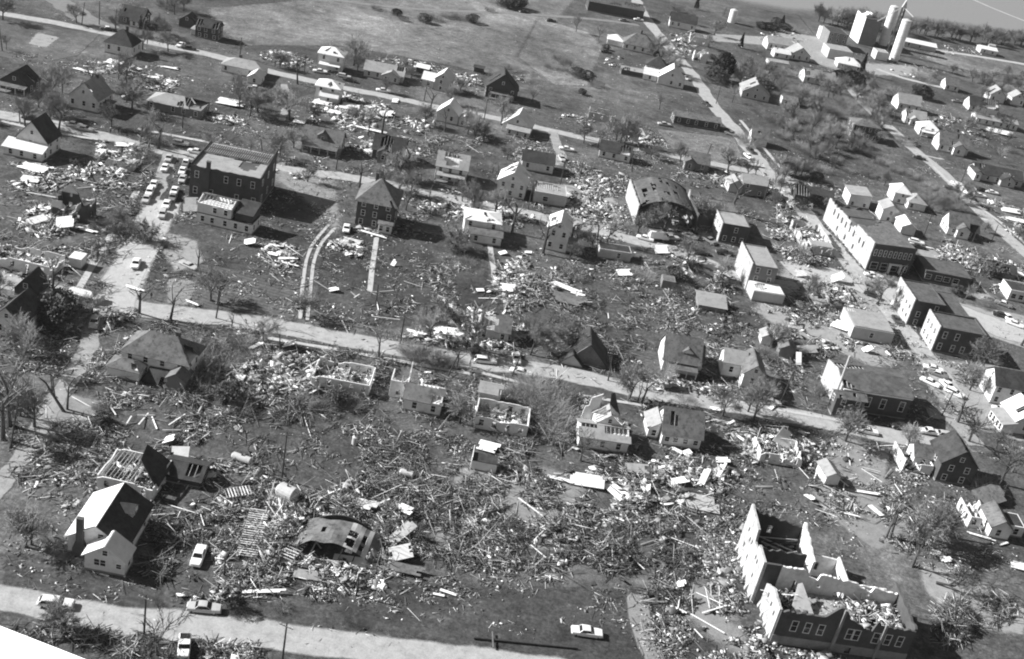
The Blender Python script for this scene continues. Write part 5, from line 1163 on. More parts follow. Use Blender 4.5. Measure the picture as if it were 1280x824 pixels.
def tree(px, h, kind, fall=None, phrase=None, ground=False, lean=0, group=None):
    x, y = px if ground else G(*px)
    nm, ph, nv = TN[kind]; i = R.randrange(nv)
    size = 'big ' if h >= 11 and kind in 'FPA' else ('small ' if h < 6.5 and kind in 'FPTSX' else '')
    if fall is not None: nm, ph, size = 'fallen_tree', 'fallen uprooted tree lying', ''
    r = empty(nm, (x, y, 0), R.uniform(0, 6.28)); s = h/10; r.scale = (s*R.uniform(.9, 1.12), s*R.uniform(.9, 1.12), s)
    if fall is not None:
        r.rotation_euler = (0, math.radians(84), math.radians(fall)); r.location.z = .35
    elif lean: r.rotation_euler = (math.radians(R.uniform(-lean, lean)), math.radians(R.uniform(-lean, lean)), R.uniform(0, 6.28))
    tag(r, phrase or describe(x, y, size+ph), TCAT.get(kind, 'tree'), group or {'E': 'evergreens', 'R': 'evergreens', 'C': 'evergreens', 'B': 'thickets and bushes', 'D': 'thickets and bushes', 'W': 'thickets and bushes', 'X': 'snapped trunks'}.get(kind, 'leafless trees'))
    for n_, me in proto(kind, i): link(n_, me, r)
    return r
T_ = lambda s: [tuple(float(v) if k < 3 else v for k, v in enumerate(q.split(','))) for q in s.split()]
for x_, y_, h, k in T_('''70,142,9,F 48,135,7,F 58,128,8,F 165,137,11,F 158,128,8,F 178,62,9,F 207,46,9,F 218,18,11,F 229,14,10,F 212,10,8,B 195,40,8,F 139,158,8,F 302,112,7,F 298,128,6,B 361,150,13,P 367,185,8,P 350,196,9,F
 442,82,13,P 447,88,8,F 385,180,7,F 508,92,7,F 514,98,6,F 531,156,9,F 593,175,10,F 604,178,8,F 634,200,8,P 575,116,7,F 618,98,6,B 640,88,6,B 720,40,10,T 748,50,9,T 665,128,8,T 775,179,13,F 780,182,11,F 770,176,10,P 730,173,9,X 824,137,9,T
 838,92,11,P 828,88,10,F 822,66,10,P 818,74,10,F 832,78,9,F 900,100,13,R 893,103,9,D 870,12,8,E 940,102,10,F 950,108,9,P 930,94,9,F 915,128,9,T 905,100,8,F 925,106,9,F 960,95,9,F 935,85,8,F 885,60,8,P 893,44,9,P 865,30,7,F 848,14,7,B
 965,112,10,F 975,119,10,F 984,126,8,B 952,118,9,D 990,152,11,F 1013,169,13,T 1000,132,11,F 1025,112,10,F 1035,122,12,F 1050,117,11,F 1065,110,10,D 1080,114,12,F 1090,120,10,F 1100,142,11,F 1112,128,9,F 1088,135,9,B 1070,128,10,F 1056,132,9,B 1048,145,7,B 1020,140,10,F 1008,120,9,B
 1040,184,9,T 1098,166,10,F 1092,158,8,F 1110,150,7,F 1151,122,8,D 1155,124,6,D 1150,96,8,W 1160,93,7,W 1168,98,7,B 1155,102,8,B 1178,96,7,B 1190,92,7,F 1222,152,8,F 1260,162,10,T 1248,158,8,F 1206,166,8,P 1212,160,7,F 1215,102,9,F 1228,106,9,F 1240,100,8,F 1252,112,10,F 1268,116,9,F 1276,105,9,F 1258,96,8,F 1274,130,8,D
 1060,165,5,B 1075,190,5,B 1045,200,4,B 1030,190,5,B 1015,195,5,B 1000,185,6,B 1088,196,4,B 1105,205,5,B 1120,215,5,B 1008,210,6,B 1030,215,5,B 1060,215,4,B 1085,220,5,B 1140,222,5,B 1175,240,4,B 1160,235,5,W 1150,248,4,W 1020,228,5,D 978,172,6,B 985,160,7,B 960,150,5,B 945,140,5,B 1105,232,7,F 1185,262,5,W 1165,262,5,W 1130,180,6,B 1096,205,4,W
 976,36,8,E 960,37,5,D 968,38,6,D 982,38,5,D 951,36,5,D 1076,92,11,C 1060,100,6,D 1048,97,5,D 1057,94,6,D
 145,292,9,F 130,285,5,W 155,288,6,B 186,184,8,X 198,186,10,S 205,180,6,W 176,178,7,F 183,200,5,W 247,338,8,X 272,381,9,S 213,400,10,S 174,392,10,S 289,411,4,X 65,382,11,S 72,395,7,D 60,405,6,D 52,398,6,B 84,405,7,B 78,388,7,W 95,372,4,W 8,62,6,T
 507,263,9,A 480,232,7,P 498,240,7,F 537,250,5,X 510,228,8,A 622,220,5,X 548,400,5,D 530,398,5,B 560,396,5,B 585,330,4,W 720,306,8,P 712,322,6,F 740,308,6,F 715,345,6,W 805,350,6,W 842,350,5,D 852,368,5,B 870,355,5,B 868,342,4,D 985,282,6,S 968,258,6,F 975,240,7,F 980,225,6,F 992,216,6,F 903,358,4,D
 12,532,13,S 4,550,13,X 84,512,9,X 25,520,6,S 32,684,9,F 39,681,6,F 75,577,2.2,D 82,792,7,F 79,790,6,F 197,818,11,A 296,765,3,D 105,640,3,W 240,452,7,W 255,468,7,W 262,440,6,W 280,455,5,W 248,485,5,W 300,430,5,B 320,448,4,W
 350,436,5,X 571,461,7,S 574,529,8,F 565,455,4,B 522,448,6,B 535,452,6,B 512,440,5,W 548,458,4,B 610,520,5,W 632,500,5,B 648,495,6,W 778,477,5,X 689,432,8,F 695,440,6,W 700,425,6,F 690,522,8,W 680,500,8,W 668,490,7,W 702,530,7,W 672,520,7,B 690,545,6,W 700,500,6,W 725,576,9,A 797,503,6,X 858,505,4,W 903,520,9,F 942,526,12,F 935,515,8,P 963,436,9,F 958,445,5,W 972,425,6,F 720,432,5,D 660,478,5,W 665,410,5,B 700,405,5,B
 1022,505,6,F 1205,476,9,A 1197,528,9,S 1211,552,10,A 1250,605,14,A 1265,590,9,F 1245,560,6,F 1230,615,6,B 1140,708,13.5,A 1107,673,9,X 1113,672,8,X 1190,776,7,X 1196,785,2.6,B 1182,790,2.4,D 1203,788,2.6,D 420,505,4,D 405,512,4,B 380,505,4,W 440,510,4,B 430,498,5,B 125,512,3,B 128,530,3,D 1272,300,6,F 1222,330,6,F 1240,344,6,D 1225,445,6,T 1195,368,4,D 1230,290,5,F 352,760,2.5,W 285,500,5,D 300,515,4,B 1020,258,5,D 1033,262,5,D 1000,262,5,D 445,150,6,F 455,145,6,B 402,180,5,F 392,150,6,F
 700,75,5,B 706,82,5,B 712,90,5,B 722,96,5,D 733,100,5,D 690,86,5,B 727,118,3,D 745,108,5,B 757,62,3,D 505,26,4,B 530,28,5,D 545,26,5,B 590,28,5,D 575,24,5,B 560,22,5,B 496,20,4,D 470,12,4,B 630,8,8,D 645,10,8,D 638,4,6,B 612,14,4,B 890,74,3,D 925,60,8,E 970,32,6,D'''):
    tree((x_, y_), h, k, lean=6 if k in 'SXF' else 0)  # a few D bushes in the middle blocks stand in for dark shadows
for i in range(75):     # the scrubby wooded block and the right edge
    c_ = [(1040,125,70,30), (1020,160,70,30), (1055,195,45,22), (1175,255,40,10), (1250,115,40,18), (1095,150,20,20), (930,95,35,14), (990,215,25,15)][i % 8]
    tree((c_[0]+R.gauss(0,.5)*c_[2], c_[1]+R.gauss(0,.5)*c_[3]), R.uniform(5, 9.5), R.choice('FFPPTB'), lean=4)
for i in range(46):      # tall bare yard trees along the left edge and between the houses
    c_ = [(60,120,50,25), (30,470,30,60), (170,110,60,20), (300,140,60,20), (560,170,80,15), (700,300,60,20), (880,260,60,30), (1230,480,30,25), (1165,690,30,20), (520,240,60,20), (1080,170,50,30), (1240,200,40,40)][i % 12]
    q_ = G(c_[0]+R.gauss(0,.5)*c_[2], c_[1]+R.gauss(0,.5)*c_[3])
    if any(math.hypot(q_[0]-b_[0].location.x, q_[1]-b_[0].location.y) < b_[1]*.62 for b_ in BLD): continue
    tree(q_, R.uniform(8, 13), R.choice('FFPTTS'), ground=True, lean=5)
for P_, hw_ in ROADS[1:5]:   # street trees, most of them battered
    L_ = sum(math.dist(a_, b_) for a_, b_ in zip(P_, P_[1:]))
    for (x0, y0), (x1, y1) in zip(P_, P_[1:]):
        D_s = math.dist((x0, y0), (x1, y1))
        for q in range(int(D_s/18)+(R.random() < .6)):
            t = R.random(); sd_ = R.choice((-1, 1))*(hw_+R.uniform(2.5, 5)); nx_, ny_ = -(y1-y0)/D_s, (x1-x0)/D_s
            gx_, gy_ = x0+(x1-x0)*t+nx_*sd_, y0+(y1-y0)*t+ny_*sd_
            if gy_ < 150 or any(math.hypot(gx_-b_[0].location.x, gy_-b_[0].location.y) < b_[1]*.62 for b_ in BLD): continue
            tree((gx_, gy_), R.uniform(6, 12), R.choice('FFFSPPTX'), ground=True, lean=7)
tree((560,300), 12, 'F', fall=-70, phrase='fallen tree whose trunk slants over the lawn right of the brick house shadow')
tree((190,292), 9, 'F', fall=-95, phrase='fallen tree crown lying across the pale pavement at the left')
tree((1170,730), 9, 'A', fall=-20, phrase='fallen dark tree lying right of the ruined school')
tree((250,420), 9, 'P', fall=-80, phrase='fallen bleached tree leaning at the right of the large grey roofed house')
tree((520,442), 9, 'P', fall=-40, phrase='fallen tree resting on the main road edge above the open fronted house')
tree((80,515), 9, 'X', phrase='leaning snapped trunk beside the left side street', lean=1).rotation_euler = (0, math.radians(-38), math.radians(-8))
tree((835,485), 8, 'W', fall=160, phrase='fallen branch pile on the main road above the complete grey roofed house')
for x0, y0, x1, y1, n, hh in ((1028,30,1100,36,16,11), (1128,42,1300,60,40,11), (1035,24,1080,28,8,10)):
    for i in range(n):
        t = (i+R.random()*.7)/n
        a = G(x0+(x1-x0)*t, y0+(y1-y0)*t)
        tree((a[0]+R.uniform(-3,3), a[1]+R.uniform(-5,5)), hh*R.uniform(.8, 1.2), 'FFTF'[R.randrange(4)], ground=True, phrase='bare tree in the dark windbreak row behind the silos', group='windbreak trees behind the silos')

# ------------------------------------------------------------ poles
def pole(px, h, arm=True, lean=(0,0), phrase=None):
    x, y = G(*px); r = empty('utility_pole', (x, y, 0), R.uniform(-.3, .3)); r.rotation_euler = (math.radians(lean[0]), math.radians(lean[1]), r.rotation_euler[2])
    tag(r, phrase or describe(x, y, 'wooden utility pole'), 'utility pole', 'wooden utility poles')
    b = MB(); b.tube((0,0,-.2), (0,0,h), .19, .12, WOODD, 8); b.build('post', r)
    if arm:
        b = MB(); b.box(-1.2, 1.2, -.19, -.06, h-.75, h-.6, WOODM); b.build('crossarm', r)
        for x_ in (-1.05, -.5, .5, 1.05):
            b = MB(); b.tube((x_, -.12, h-.6), (x_, -.12, h-.42), .05, .04, TRIM, 6); b.build('insulator', r)
for px, h, arm, ln in (((352,600),11,1,(0,0)), ((353,824),7.5,1,(0,0)), ((102,32),9,0,(0,6)), ((124,31),9,0,(0,0)), ((144,37),8,1,(0,3)), ((3,64),9,0,(0,-6)), ((25,153),5,1,(0,-4)), ((184,55),6,0,(0,0)), ((330,209),9,0,(0,-12)), ((228,160),6,0,(0,0)),
    ((1154,297),9,1,(0,0)), ((1215,304),5,0,(0,0)), ((1041,215),9,0,(0,0)), ((1103,300),7,0,(0,0)), ((1240,300),6,0,(0,0)), ((13,560),10,0,(0,8)), ((460,170),8,1,(4,0)), ((700,232),9,1,(0,0)), ((605,150),8,1,(0,0)), ((880,205),8,1,(0,5)), ((120,230),7,0,(0,-30)), ((64,238),6,0,(0,-30)), ((445,745),5,0,(0,0)), ((280,720),4,0,(0,0)), ((1177,520),8,1,(5,0)), ((975,505),9,1,(0,4)), ((640,470),7,0,(-5,8)), ((865,545),5,0,(0,22)), ((723,230),8,1,(0,0)), ((790,215),8,0,(0,-10)), ((270,398),8,1,(0,5)), ((500,430),8,1,(3,0)), ((760,476),8,1,(0,-4)), ((660,262),8,1,(0,0)), ((420,212),8,1,(2,2)), ((300,73),8,1,(0,0)), ((380,94),8,1,(0,0)), ((530,126),8,1,(0,2)), ((955,250),8,1,(0,0)), ((895,130),8,1,(0,0)), ((1200,232),7,1,(0,0)), ((1115,155),7,1,(0,0)), ((180,793),8,1,(0,0)), ((560,470),7,0,(0,14)), ((470,380),6,0,(10,0))):
    pole(px, h, arm, ln)
a, c = G(592, 799), G(722, 812)
r = empty('fallen_pole', (a[0], a[1], .3), math.atan2(c[1]-a[1], c[0]-a[0])); tag(r, 'fallen utility pole lying along the bottom lawn left of the white sedan', 'utility pole')
b = MB(); b.tube((0,0,0), (math.dist(a, c),0,0), .22, .16, WOODD, 8); b.build('post', r)
b = MB(); b.box(3.0, 3.2, -2.0, 1.6, .15, .32, WOODM); b.build('crossarm', r)

# ------------------------------------------------------------ people (tiny figures)
def person(px, face, phrase, pose=0):
    x, y = G(*px)
    me = bpy.data.meshes.new('person'); st = .12+.1*pose
    V = [(0,0,.95,.15,.11), (0,0,1.2,.17,.12), (0,0,1.42,.18,.11), (0,0,1.53,.065,.065), (0,0,1.62,.085,.095), (0,0,1.72,.075,.085),
         (.1,0,.88,.1,.1), (.11,st,.48,.07,.07), (.11,st*.6,.09,.05,.05), (.11,st*.6+.14,.05,.045,.04), (-.1,0,.88,.1,.1), (-.11,-st,.48,.07,.07), (-.11,-st*1.6,.09,.05,.05), (-.11,-st*1.6+.14,.05,.045,.04),
         (.21,0,1.4,.06,.06), (.26,-.04,1.12,.045,.045), (.25,.08,.88,.035,.035), (-.21,0,1.4,.06,.06), (-.26,.04,1.12,.045,.045), (-.25,.12,.88,.035,.035)]
    E = [(0,1),(1,2),(2,3),(3,4),(4,5),(0,6),(6,7),(7,8),(8,9),(0,10),(10,11),(11,12),(12,13),(2,14),(14,15),(15,16),(2,17),(17,18),(18,19)]
    me.from_pydata([v[:3] for v in V], E, [])
    o = bpy.data.objects.new('person', me); COL.objects.link(o); o.location = (x, y, .04); o.rotation_euler = (0, 0, math.radians(face))
    o.modifiers.new('skin', 'SKIN'); me.materials.append(CLOTH)
    for i, v in enumerate(V): me.skin_vertices[0].data[i].radius = (v[3], v[4])
    me.skin_vertices[0].data[0].use_root = True
    s = o.modifiers.new('sub', 'SUBSURF'); s.levels = 1; s.render_levels = 1
    tag(o, phrase, 'person', 'people in the streets')
    hb = MB(); hb.tube((0,0,1.66), (0,-.01,1.80), .105, .07, WOODD, 8); hb.build('hat', o)
for px, f, ph, po in (((148,167), 40, 'person in dark clothes standing in the street, left of the pair', 0), ((151.5,168), 80, 'person in dark clothes standing in the street, right of the pair', 0), ((138,168), 10, 'person in dark clothes walking left of the pair in the street', 1),
    ((189,374), 200, 'person in dark clothes standing on the main road below the pale pavement', 1), ((894,668), 90, 'person in dark clothes standing in the rubble left of the ruined school', 0), ((1083,366), 30, 'person in dark clothes standing at the main crossing', 1),
    ((169,170), 120, 'person in dark clothes walking on the street beyond the parked white cars', 1), ((587,458), 100, 'person in dark clothes on the main road beside the white station wagon', 0)):
    person(px, f, ph, po)

# ------------------------------------------------------------ wreckage
def planks_object(name, C, L, W, T, yaw, pitch, roll, mats, mi):
    "many boards, panels and sticks as one mesh; arrays of equal length"
    n = len(L)
    base = np.array([(-1,-1,-1),(1,-1,-1),(1,1,-1),(-1,1,-1),(-1,-1,1),(1,-1,1),(1,1,1),(-1,1,1)], float)*.5
    v = base[None]*np.stack([L, W, T], 1)[:, None, :]
    v[:, :, 1] *= 1+rng.uniform(-.35, .35, (n, 8)) ; v[:, :, 0] += rng.uniform(-.06, .06, (n, 8))*L[:, None]
    cr, sr = np.cos(roll)[:, None], np.sin(roll)[:, None]
    y, z = v[..., 1]*cr-v[..., 2]*sr, v[..., 1]*sr+v[..., 2]*cr; x = v[..., 0]
    cp, sp = np.cos(pitch)[:, None], np.sin(pitch)[:, None]
    x, z = x*cp-z*sp, x*sp+z*cp
    cy, sy_ = np.cos(yaw)[:, None], np.sin(yaw)[:, None]
    x, y = x*cy-y*sy_, x*sy_+y*cy
    v = np.stack([x, y, z], -1)+C[:, None, :]
    mn = v[:, :, 2].min(1); v[:, :, 2] += np.where(mn < .01, .01-mn, 0)[:, None]
    q = np.array([(3,2,1,0),(4,5,6,7),(0,1,5,4),(1,2,6,5),(2,3,7,6),(3,0,4,7)])
    f = (q[None]+8*np.arange(n)[:, None, None]).reshape(-1)
    me = bpy.data.meshes.new(name); me.vertices.add(8*n); me.vertices.foreach_set('co', v.reshape(-1))
    me.loops.add(24*n); me.loops.foreach_set('vertex_index', f)
    me.polygons.add(6*n); me.polygons.foreach_set('loop_start', np.arange(0, 24*n, 4)); me.polygons.foreach_set('loop_total', np.full(6*n, 4))
    for m_ in mats: me.materials.append(m_)
    me.polygons.foreach_set('material_index', np.repeat(mi, 6)); me.update(calc_edges=True); me.validate()
    o = bpy.data.objects.new(name, me); COL.objects.link(o); return o
DM = [WOODW, WOOD, WOODM, WOODD, RLIGHT, PLASTER, RGREY, STONE]
# style -> material odds, size
ST = {'board': ([.10,.22,.31,.33,.02,.0,.02,.0], .82), 'white': ([.29,.22,.18,.19,.04,.05,.03,.0], .85), 'dark': ([.04,.10,.30,.54,.01,.0,.01,.0], .85),
      'brick': ([.03,.10,.18,.22,.04,.13,.12,.18], .5), 'stick': ([.03,.18,.40,.39,.0,.0,.0,.0], .8), 'litter': ([.15,.26,.34,.22,.01,.01,.01,.0], .42)}
ACC = {}
def heap(cx, cy, rx, ry, n, style='board', hh=.6, rot=0, ang=None, z0=0, px=True, clump=True):
    "n pieces in an ellipse given in photograph pixels"
    if px:
        t = rng.uniform(0, 2*np.pi, n); r_ = np.sqrt(rng.uniform(0, 1, n))**1.0
        r_ = np.where(rng.random(n) < .25, r_*1.25, r_)
        ux, uy = np.cos(t)*r_*rx, np.sin(t)*r_*ry; a = math.radians(rot)
        X, Y = cx+ux*math.cos(a)-uy*math.sin(a), cy+ux*math.sin(a)+uy*math.cos(a)
        dx, dy = X-PX, Y-PY; u, v = (dx*cR+dy*sR)/F, (-dx*sR+dy*cR)/F
        k = -CH/(-sT-v*cT); gx, gy = u*k, (cT-v*sT)*k
    else:
        gx, gy = cx, cy; n = len(gx); r_ = np.full(n, .4)
    P, sz = ST[style]
    if px:
        keep = np.ones(n, bool)
        for rt_, ww_, dd_, h_, rf_ in BLD+[(HUT, 13, 7, 3, 'x')]:
            qx, qy = gx-rt_.location.x, gy-rt_.location.y
            if abs(cx) < 1e9 and np.min(qx*qx+qy*qy) > 500: continue
            c_, s_ = math.cos(-rt_.rotation_euler.z), math.sin(-rt_.rotation_euler.z)
            keep &= ~((np.abs(qx*c_-qy*s_) < ww_/2+.1) & (np.abs(qx*s_+qy*c_) < dd_/2+.1))
        for x_, y_ in CARS: keep &= ~((gx-x_)**2+(gy-y_)**2 < 4.5)
        onroad = np.zeros(n, bool)
        for P_, hw_ in ROADS:
            for (x0, y0), (x1, y1) in zip(P_, P_[1:]):
                dx_, dy_ = x1-x0, y1-y0; t_ = np.clip(((gx-x0)*dx_+(gy-y0)*dy_)/(dx_*dx_+dy_*dy_), 0, 1)
                onroad |= np.hypot(gx-x0-t_*dx_, gy-y0-t_*dy_) < hw_
        keep &= ~(onroad & (rng.random(n) < .84))
        gx, gy, r_ = gx[keep], gy[keep], r_[keep]; n = len(gx)
        if n == 0: return
    if clump:      # gather the pieces into drifts so that bare ground shows between them
        w_ = np.array([noise.noise(Vector((a_*.16, b_*.16, 5.5))) + .6*noise.noise(Vector((a_*.5, b_*.5, 1.5))) for a_, b_ in zip(gx, gy)])
        keep = w_+rng.normal(0, .13, n) > -.05; gx, gy, r_, w_ = gx[keep], gy[keep], r_[keep], w_[keep]; n = len(gx)
        hgt = hh*np.clip(.5+w_*1.4, .1, 1.6)
    else: hgt = np.full(n, hh)
    if n == 0: return
    kind = rng.random(n)
    L = rng.lognormal(.36, .65, n)*sz; W = rng.uniform(.04, .15, n)*min(1, sz+.15); T = rng.uniform(.02, .05, n)
    pan = kind < .05; L[pan] = rng.uniform(.6, 2.4, pan.sum())*sz; W[pan] = rng.uniform(.4, 1.3, pan.sum())*sz
    chunk = (kind > .05) & (kind < .20); L[chunk] = rng.uniform(.15, .5, chunk.sum()); W[chunk] = rng.uniform(.08, .28, chunk.sum()); T[chunk] = rng.uniform(.05, .2, chunk.sum())
    if style == 'white': sel = kind > .90; L[sel] = rng.uniform(.8, 2.2, sel.sum()); W[sel] = rng.uniform(.5, 1.5, sel.sum())
    if style == 'stick': W[:] = rng.uniform(.04, .11, n); T[:] = W*.8; L = rng.lognormal(.65, .55, n)
    if style == 'brick': sel = kind > .35; L[sel] = rng.lognormal(-1.5, .7, sel.sum()); W[sel] = L[sel]*rng.uniform(.4, .9, sel.sum()); T[sel] = rng.uniform(.05, .2, sel.sum())
    L = np.clip(L, .12, 6.5)
    z = z0+hgt*rng.random(n)**1.5*np.clip(1.15-r_, .1, 1)+.04
    yaw = rng.uniform(0, 2*np.pi, n) if ang is None else np.where(rng.random(n) < .65, math.radians(ang)+rng.normal(0, .35, n), rng.uniform(0, 2*np.pi, n))
    pitch = rng.normal(0, .10+.22*min(1, hh), n); roll = rng.normal(0, .25, n)
    mi = rng.choice(8, n, p=np.array(P)/sum(P))
    gxm, gym = float(np.mean(gx)), float(np.mean(gy))
    l = min(LAND, key=lambda q: (q[0]-gxm)**2+(q[1]-gym)**2)
    ACC.setdefault(l[2], []).append((np.stack([gx, gy, z], 1), L, W, T, yaw, pitch, roll, mi))
Dd = 1.9
def HH(s, **k):
    for q in s.split():
        a = q.split(','); heap(float(a[0]), float(a[1]), float(a[2]), float(a[3]), int(float(a[4])*Dd), a[5] if len(a) > 5 else 'board', float(a[6]) if len(a) > 6 else .6, float(a[7]) if len(a) > 7 else 6, **k)
# lower half: the worst of it
HH('''300,640,60,60,2600,board,.9 420,610,70,25,1800,board,1.0 370,650,70,30,2200,board,1.3 470,655,50,35,1800,board,1.0 330,715,90,30,2200,board,.8 430,710,70,22,1700,white,.7 500,680,50,30,1200,board,1.0
 560,640,90,60,2200,stick,.4 680,655,110,35,3600,board,.7,12 760,690,90,28,3200,dark,.9,15 800,640,70,30,1400,board,.5 830,720,60,35,1800,dark,.7,20 640,690,80,25,1600,board,.5
 900,745,35,70,3200,brick,.8,-15 880,790,40,50,2200,brick,.5,-20 940,800,30,30,1600,brick,.7,20 905,690,35,45,1800,brick,.4,-20 1000,824,60,10,700,brick,.6 850,800,50,30,700,litter,.2
 790,620,60,20,1300,white,.8 850,595,60,22,1600,white,.8 750,605,40,15,700,white,.8 700,610,50,25,1200,board,.5 640,620,40,25,500,board,.3
 520,590,70,40,1100,stick,.4 600,600,60,30,900,board,.4 450,560,60,30,500,litter,.3 560,560,60,20,500,litter,.3 640,570,50,20,600,stick,.5
 120,580,70,30,1100,board,.4 90,610,50,25,900,board,.4 160,640,30,30,400,dark,.5 230,640,40,30,800,dark,.6 220,660,25,25,500,stick,.5 250,600,40,20,900,board,.6
 200,520,120,25,1400,board,.25 130,545,60,20,800,litter,.3 280,480,45,35,1500,board,.7 300,440,40,30,1700,board,.7 340,470,45,25,1700,white,.7 380,470,30,25,900,white,.6 260,500,40,25,900,stick,.6 320,500,60,22,900,stick,.4 350,520,60,20,600,stick,.3
 430,455,40,15,700,stick,.7 425,482,30,8,700,board,1.0 430,500,60,12,500,stick,.4 470,465,40,18,600,stick,.6 560,510,40,20,700,stick,.4 520,480,30,18,600,board,.9 520,500,26,12,260,board,1.2 625,535,30,8,600,board,1.3 640,505,40,20,900,stick,.6
 690,520,40,35,1700,stick,.9 720,490,40,20,900,board,.6 750,560,50,12,500,board,.6 760,520,40,25,900,white,1.0 800,520,30,15,400,board,.3 840,580,50,12,600,board,.5 700,560,50,20,900,board,.5
 900,530,40,14,600,board,.4 930,560,40,18,500,board,.3 970,560,40,22,900,white,.7 1000,590,50,20,900,dark,.6 1060,580,50,30,1300,brick,.3 1100,605,50,20,800,litter,.3 1120,570,30,15,600,board,.3 1145,590,20,10,500,brick,.6
 1080,630,60,20,900,board,.3 1120,650,30,30,900,board,.5,60 1180,640,30,20,300,board,.3 1180,700,50,20,600,litter,.3 1200,690,30,12,200,litter,.2 1250,700,30,15,120,litter,.2 1190,780,25,25,900,stick,.9 1230,760,40,20,500,stick,.3 1150,670,30,40,500,stick,.3
 60,700,50,20,50,litter,.05 150,740,80,12,70,litter,.1 205,712,22,12,260,stick,.4 250,735,50,15,700,board,.4 230,690,30,20,400,dark,.4 150,800,60,15,220,stick,.3 60,790,50,12,150,stick,.3 270,810,60,15,500,board,.3 190,820,40,10,300,stick,.4 460,740,80,15,250,litter,.1 600,770,120,20,160,litter,.1 550,730,80,15,250,litter,.2 400,740,40,12,300,litter,.2
 720,740,60,20,150,litter,.1 800,770,50,20,160,litter,.1 420,800,100,15,80,litter,.1 700,720,60,12,350,board,.3''')
# middle band
HH('''590,400,60,14,900,white,.5 560,420,50,12,700,white,.4 625,415,30,20,900,white,.6 650,385,30,25,900,board,.6 640,350,25,30,900,white,.6 690,365,50,25,1700,board,.8,15 740,390,50,30,900,stick,.4 720,330,50,18,900,board,.5 760,420,60,25,1200,stick,.5 820,400,60,20,700,litter,.3 850,370,40,25,1200,board,.7 880,340,45,20,1800,white,.9,25 830,325,35,18,1500,board,1.2 870,410,40,12,700,board,.5 910,395,30,20,800,dark,.7 800,345,30,20,700,board,.8
 720,440,35,18,900,board,.7 790,450,40,15,500,board,.4 890,440,25,15,500,board,.3 905,470,30,20,500,dark,.3 860,485,60,8,700,white,.4 900,500,60,8,500,board,.3 960,470,40,25,700,stick,.3 990,420,30,18,900,white,.6 970,435,25,12,500,board,.6 1010,450,35,12,500,board,.5 1060,430,60,10,900,white,.4 1000,400,30,15,900,brick,.5
 735,250,30,28,2600,white,.9,20 760,290,25,18,1500,brick,.7,20 720,265,30,12,500,litter,.3 690,262,40,10,500,board,.3 800,265,25,15,400,brick,.5 830,280,40,8,600,brick,.5 870,290,25,8,400,board,.5 770,240,14,25,900,brick,.7,30
 985,290,22,28,2200,white,1.1,25 1010,320,30,18,1600,brick,.8,25 1030,365,40,20,1600,brick,.8,20 1050,345,30,8,700,brick,.6,15 1060,310,14,40,1400,brick,.5,-50 1000,250,30,18,900,white,.7 1030,245,40,14,900,board,.6 975,215,18,12,300,litter,.3 1100,300,30,8,600,white,.6,15 1080,280,20,12,500,board,.5 1045,380,35,20,1500,brick,.7,20 1010,380,25,20,900,dark,.6 1125,405,14,35,700,brick,.3,-35 1160,455,30,12,700,litter,.3 1130,440,30,10,600,board,.7 1150,430,10,8,200,brick,.4 1120,420,14,10,300,litter,.3
 1200,325,30,16,1100,white,.8,25 1230,335,35,20,1700,board,.9,25 1260,345,30,16,1100,white,.8,25 1215,350,30,14,1000,dark,.8,25 1250,370,25,8,500,board,.4 1240,310,30,10,300,litter,.3 1268,280,16,16,400,white,.5 1250,265,30,12,400,white,.4 1265,410,25,12,250,litter,.2 1240,440,50,15,200,litter,.1 1215,470,30,12,500,stick,.5 1230,520,30,15,500,stick,.3 1210,510,30,10,300,board,.2''')
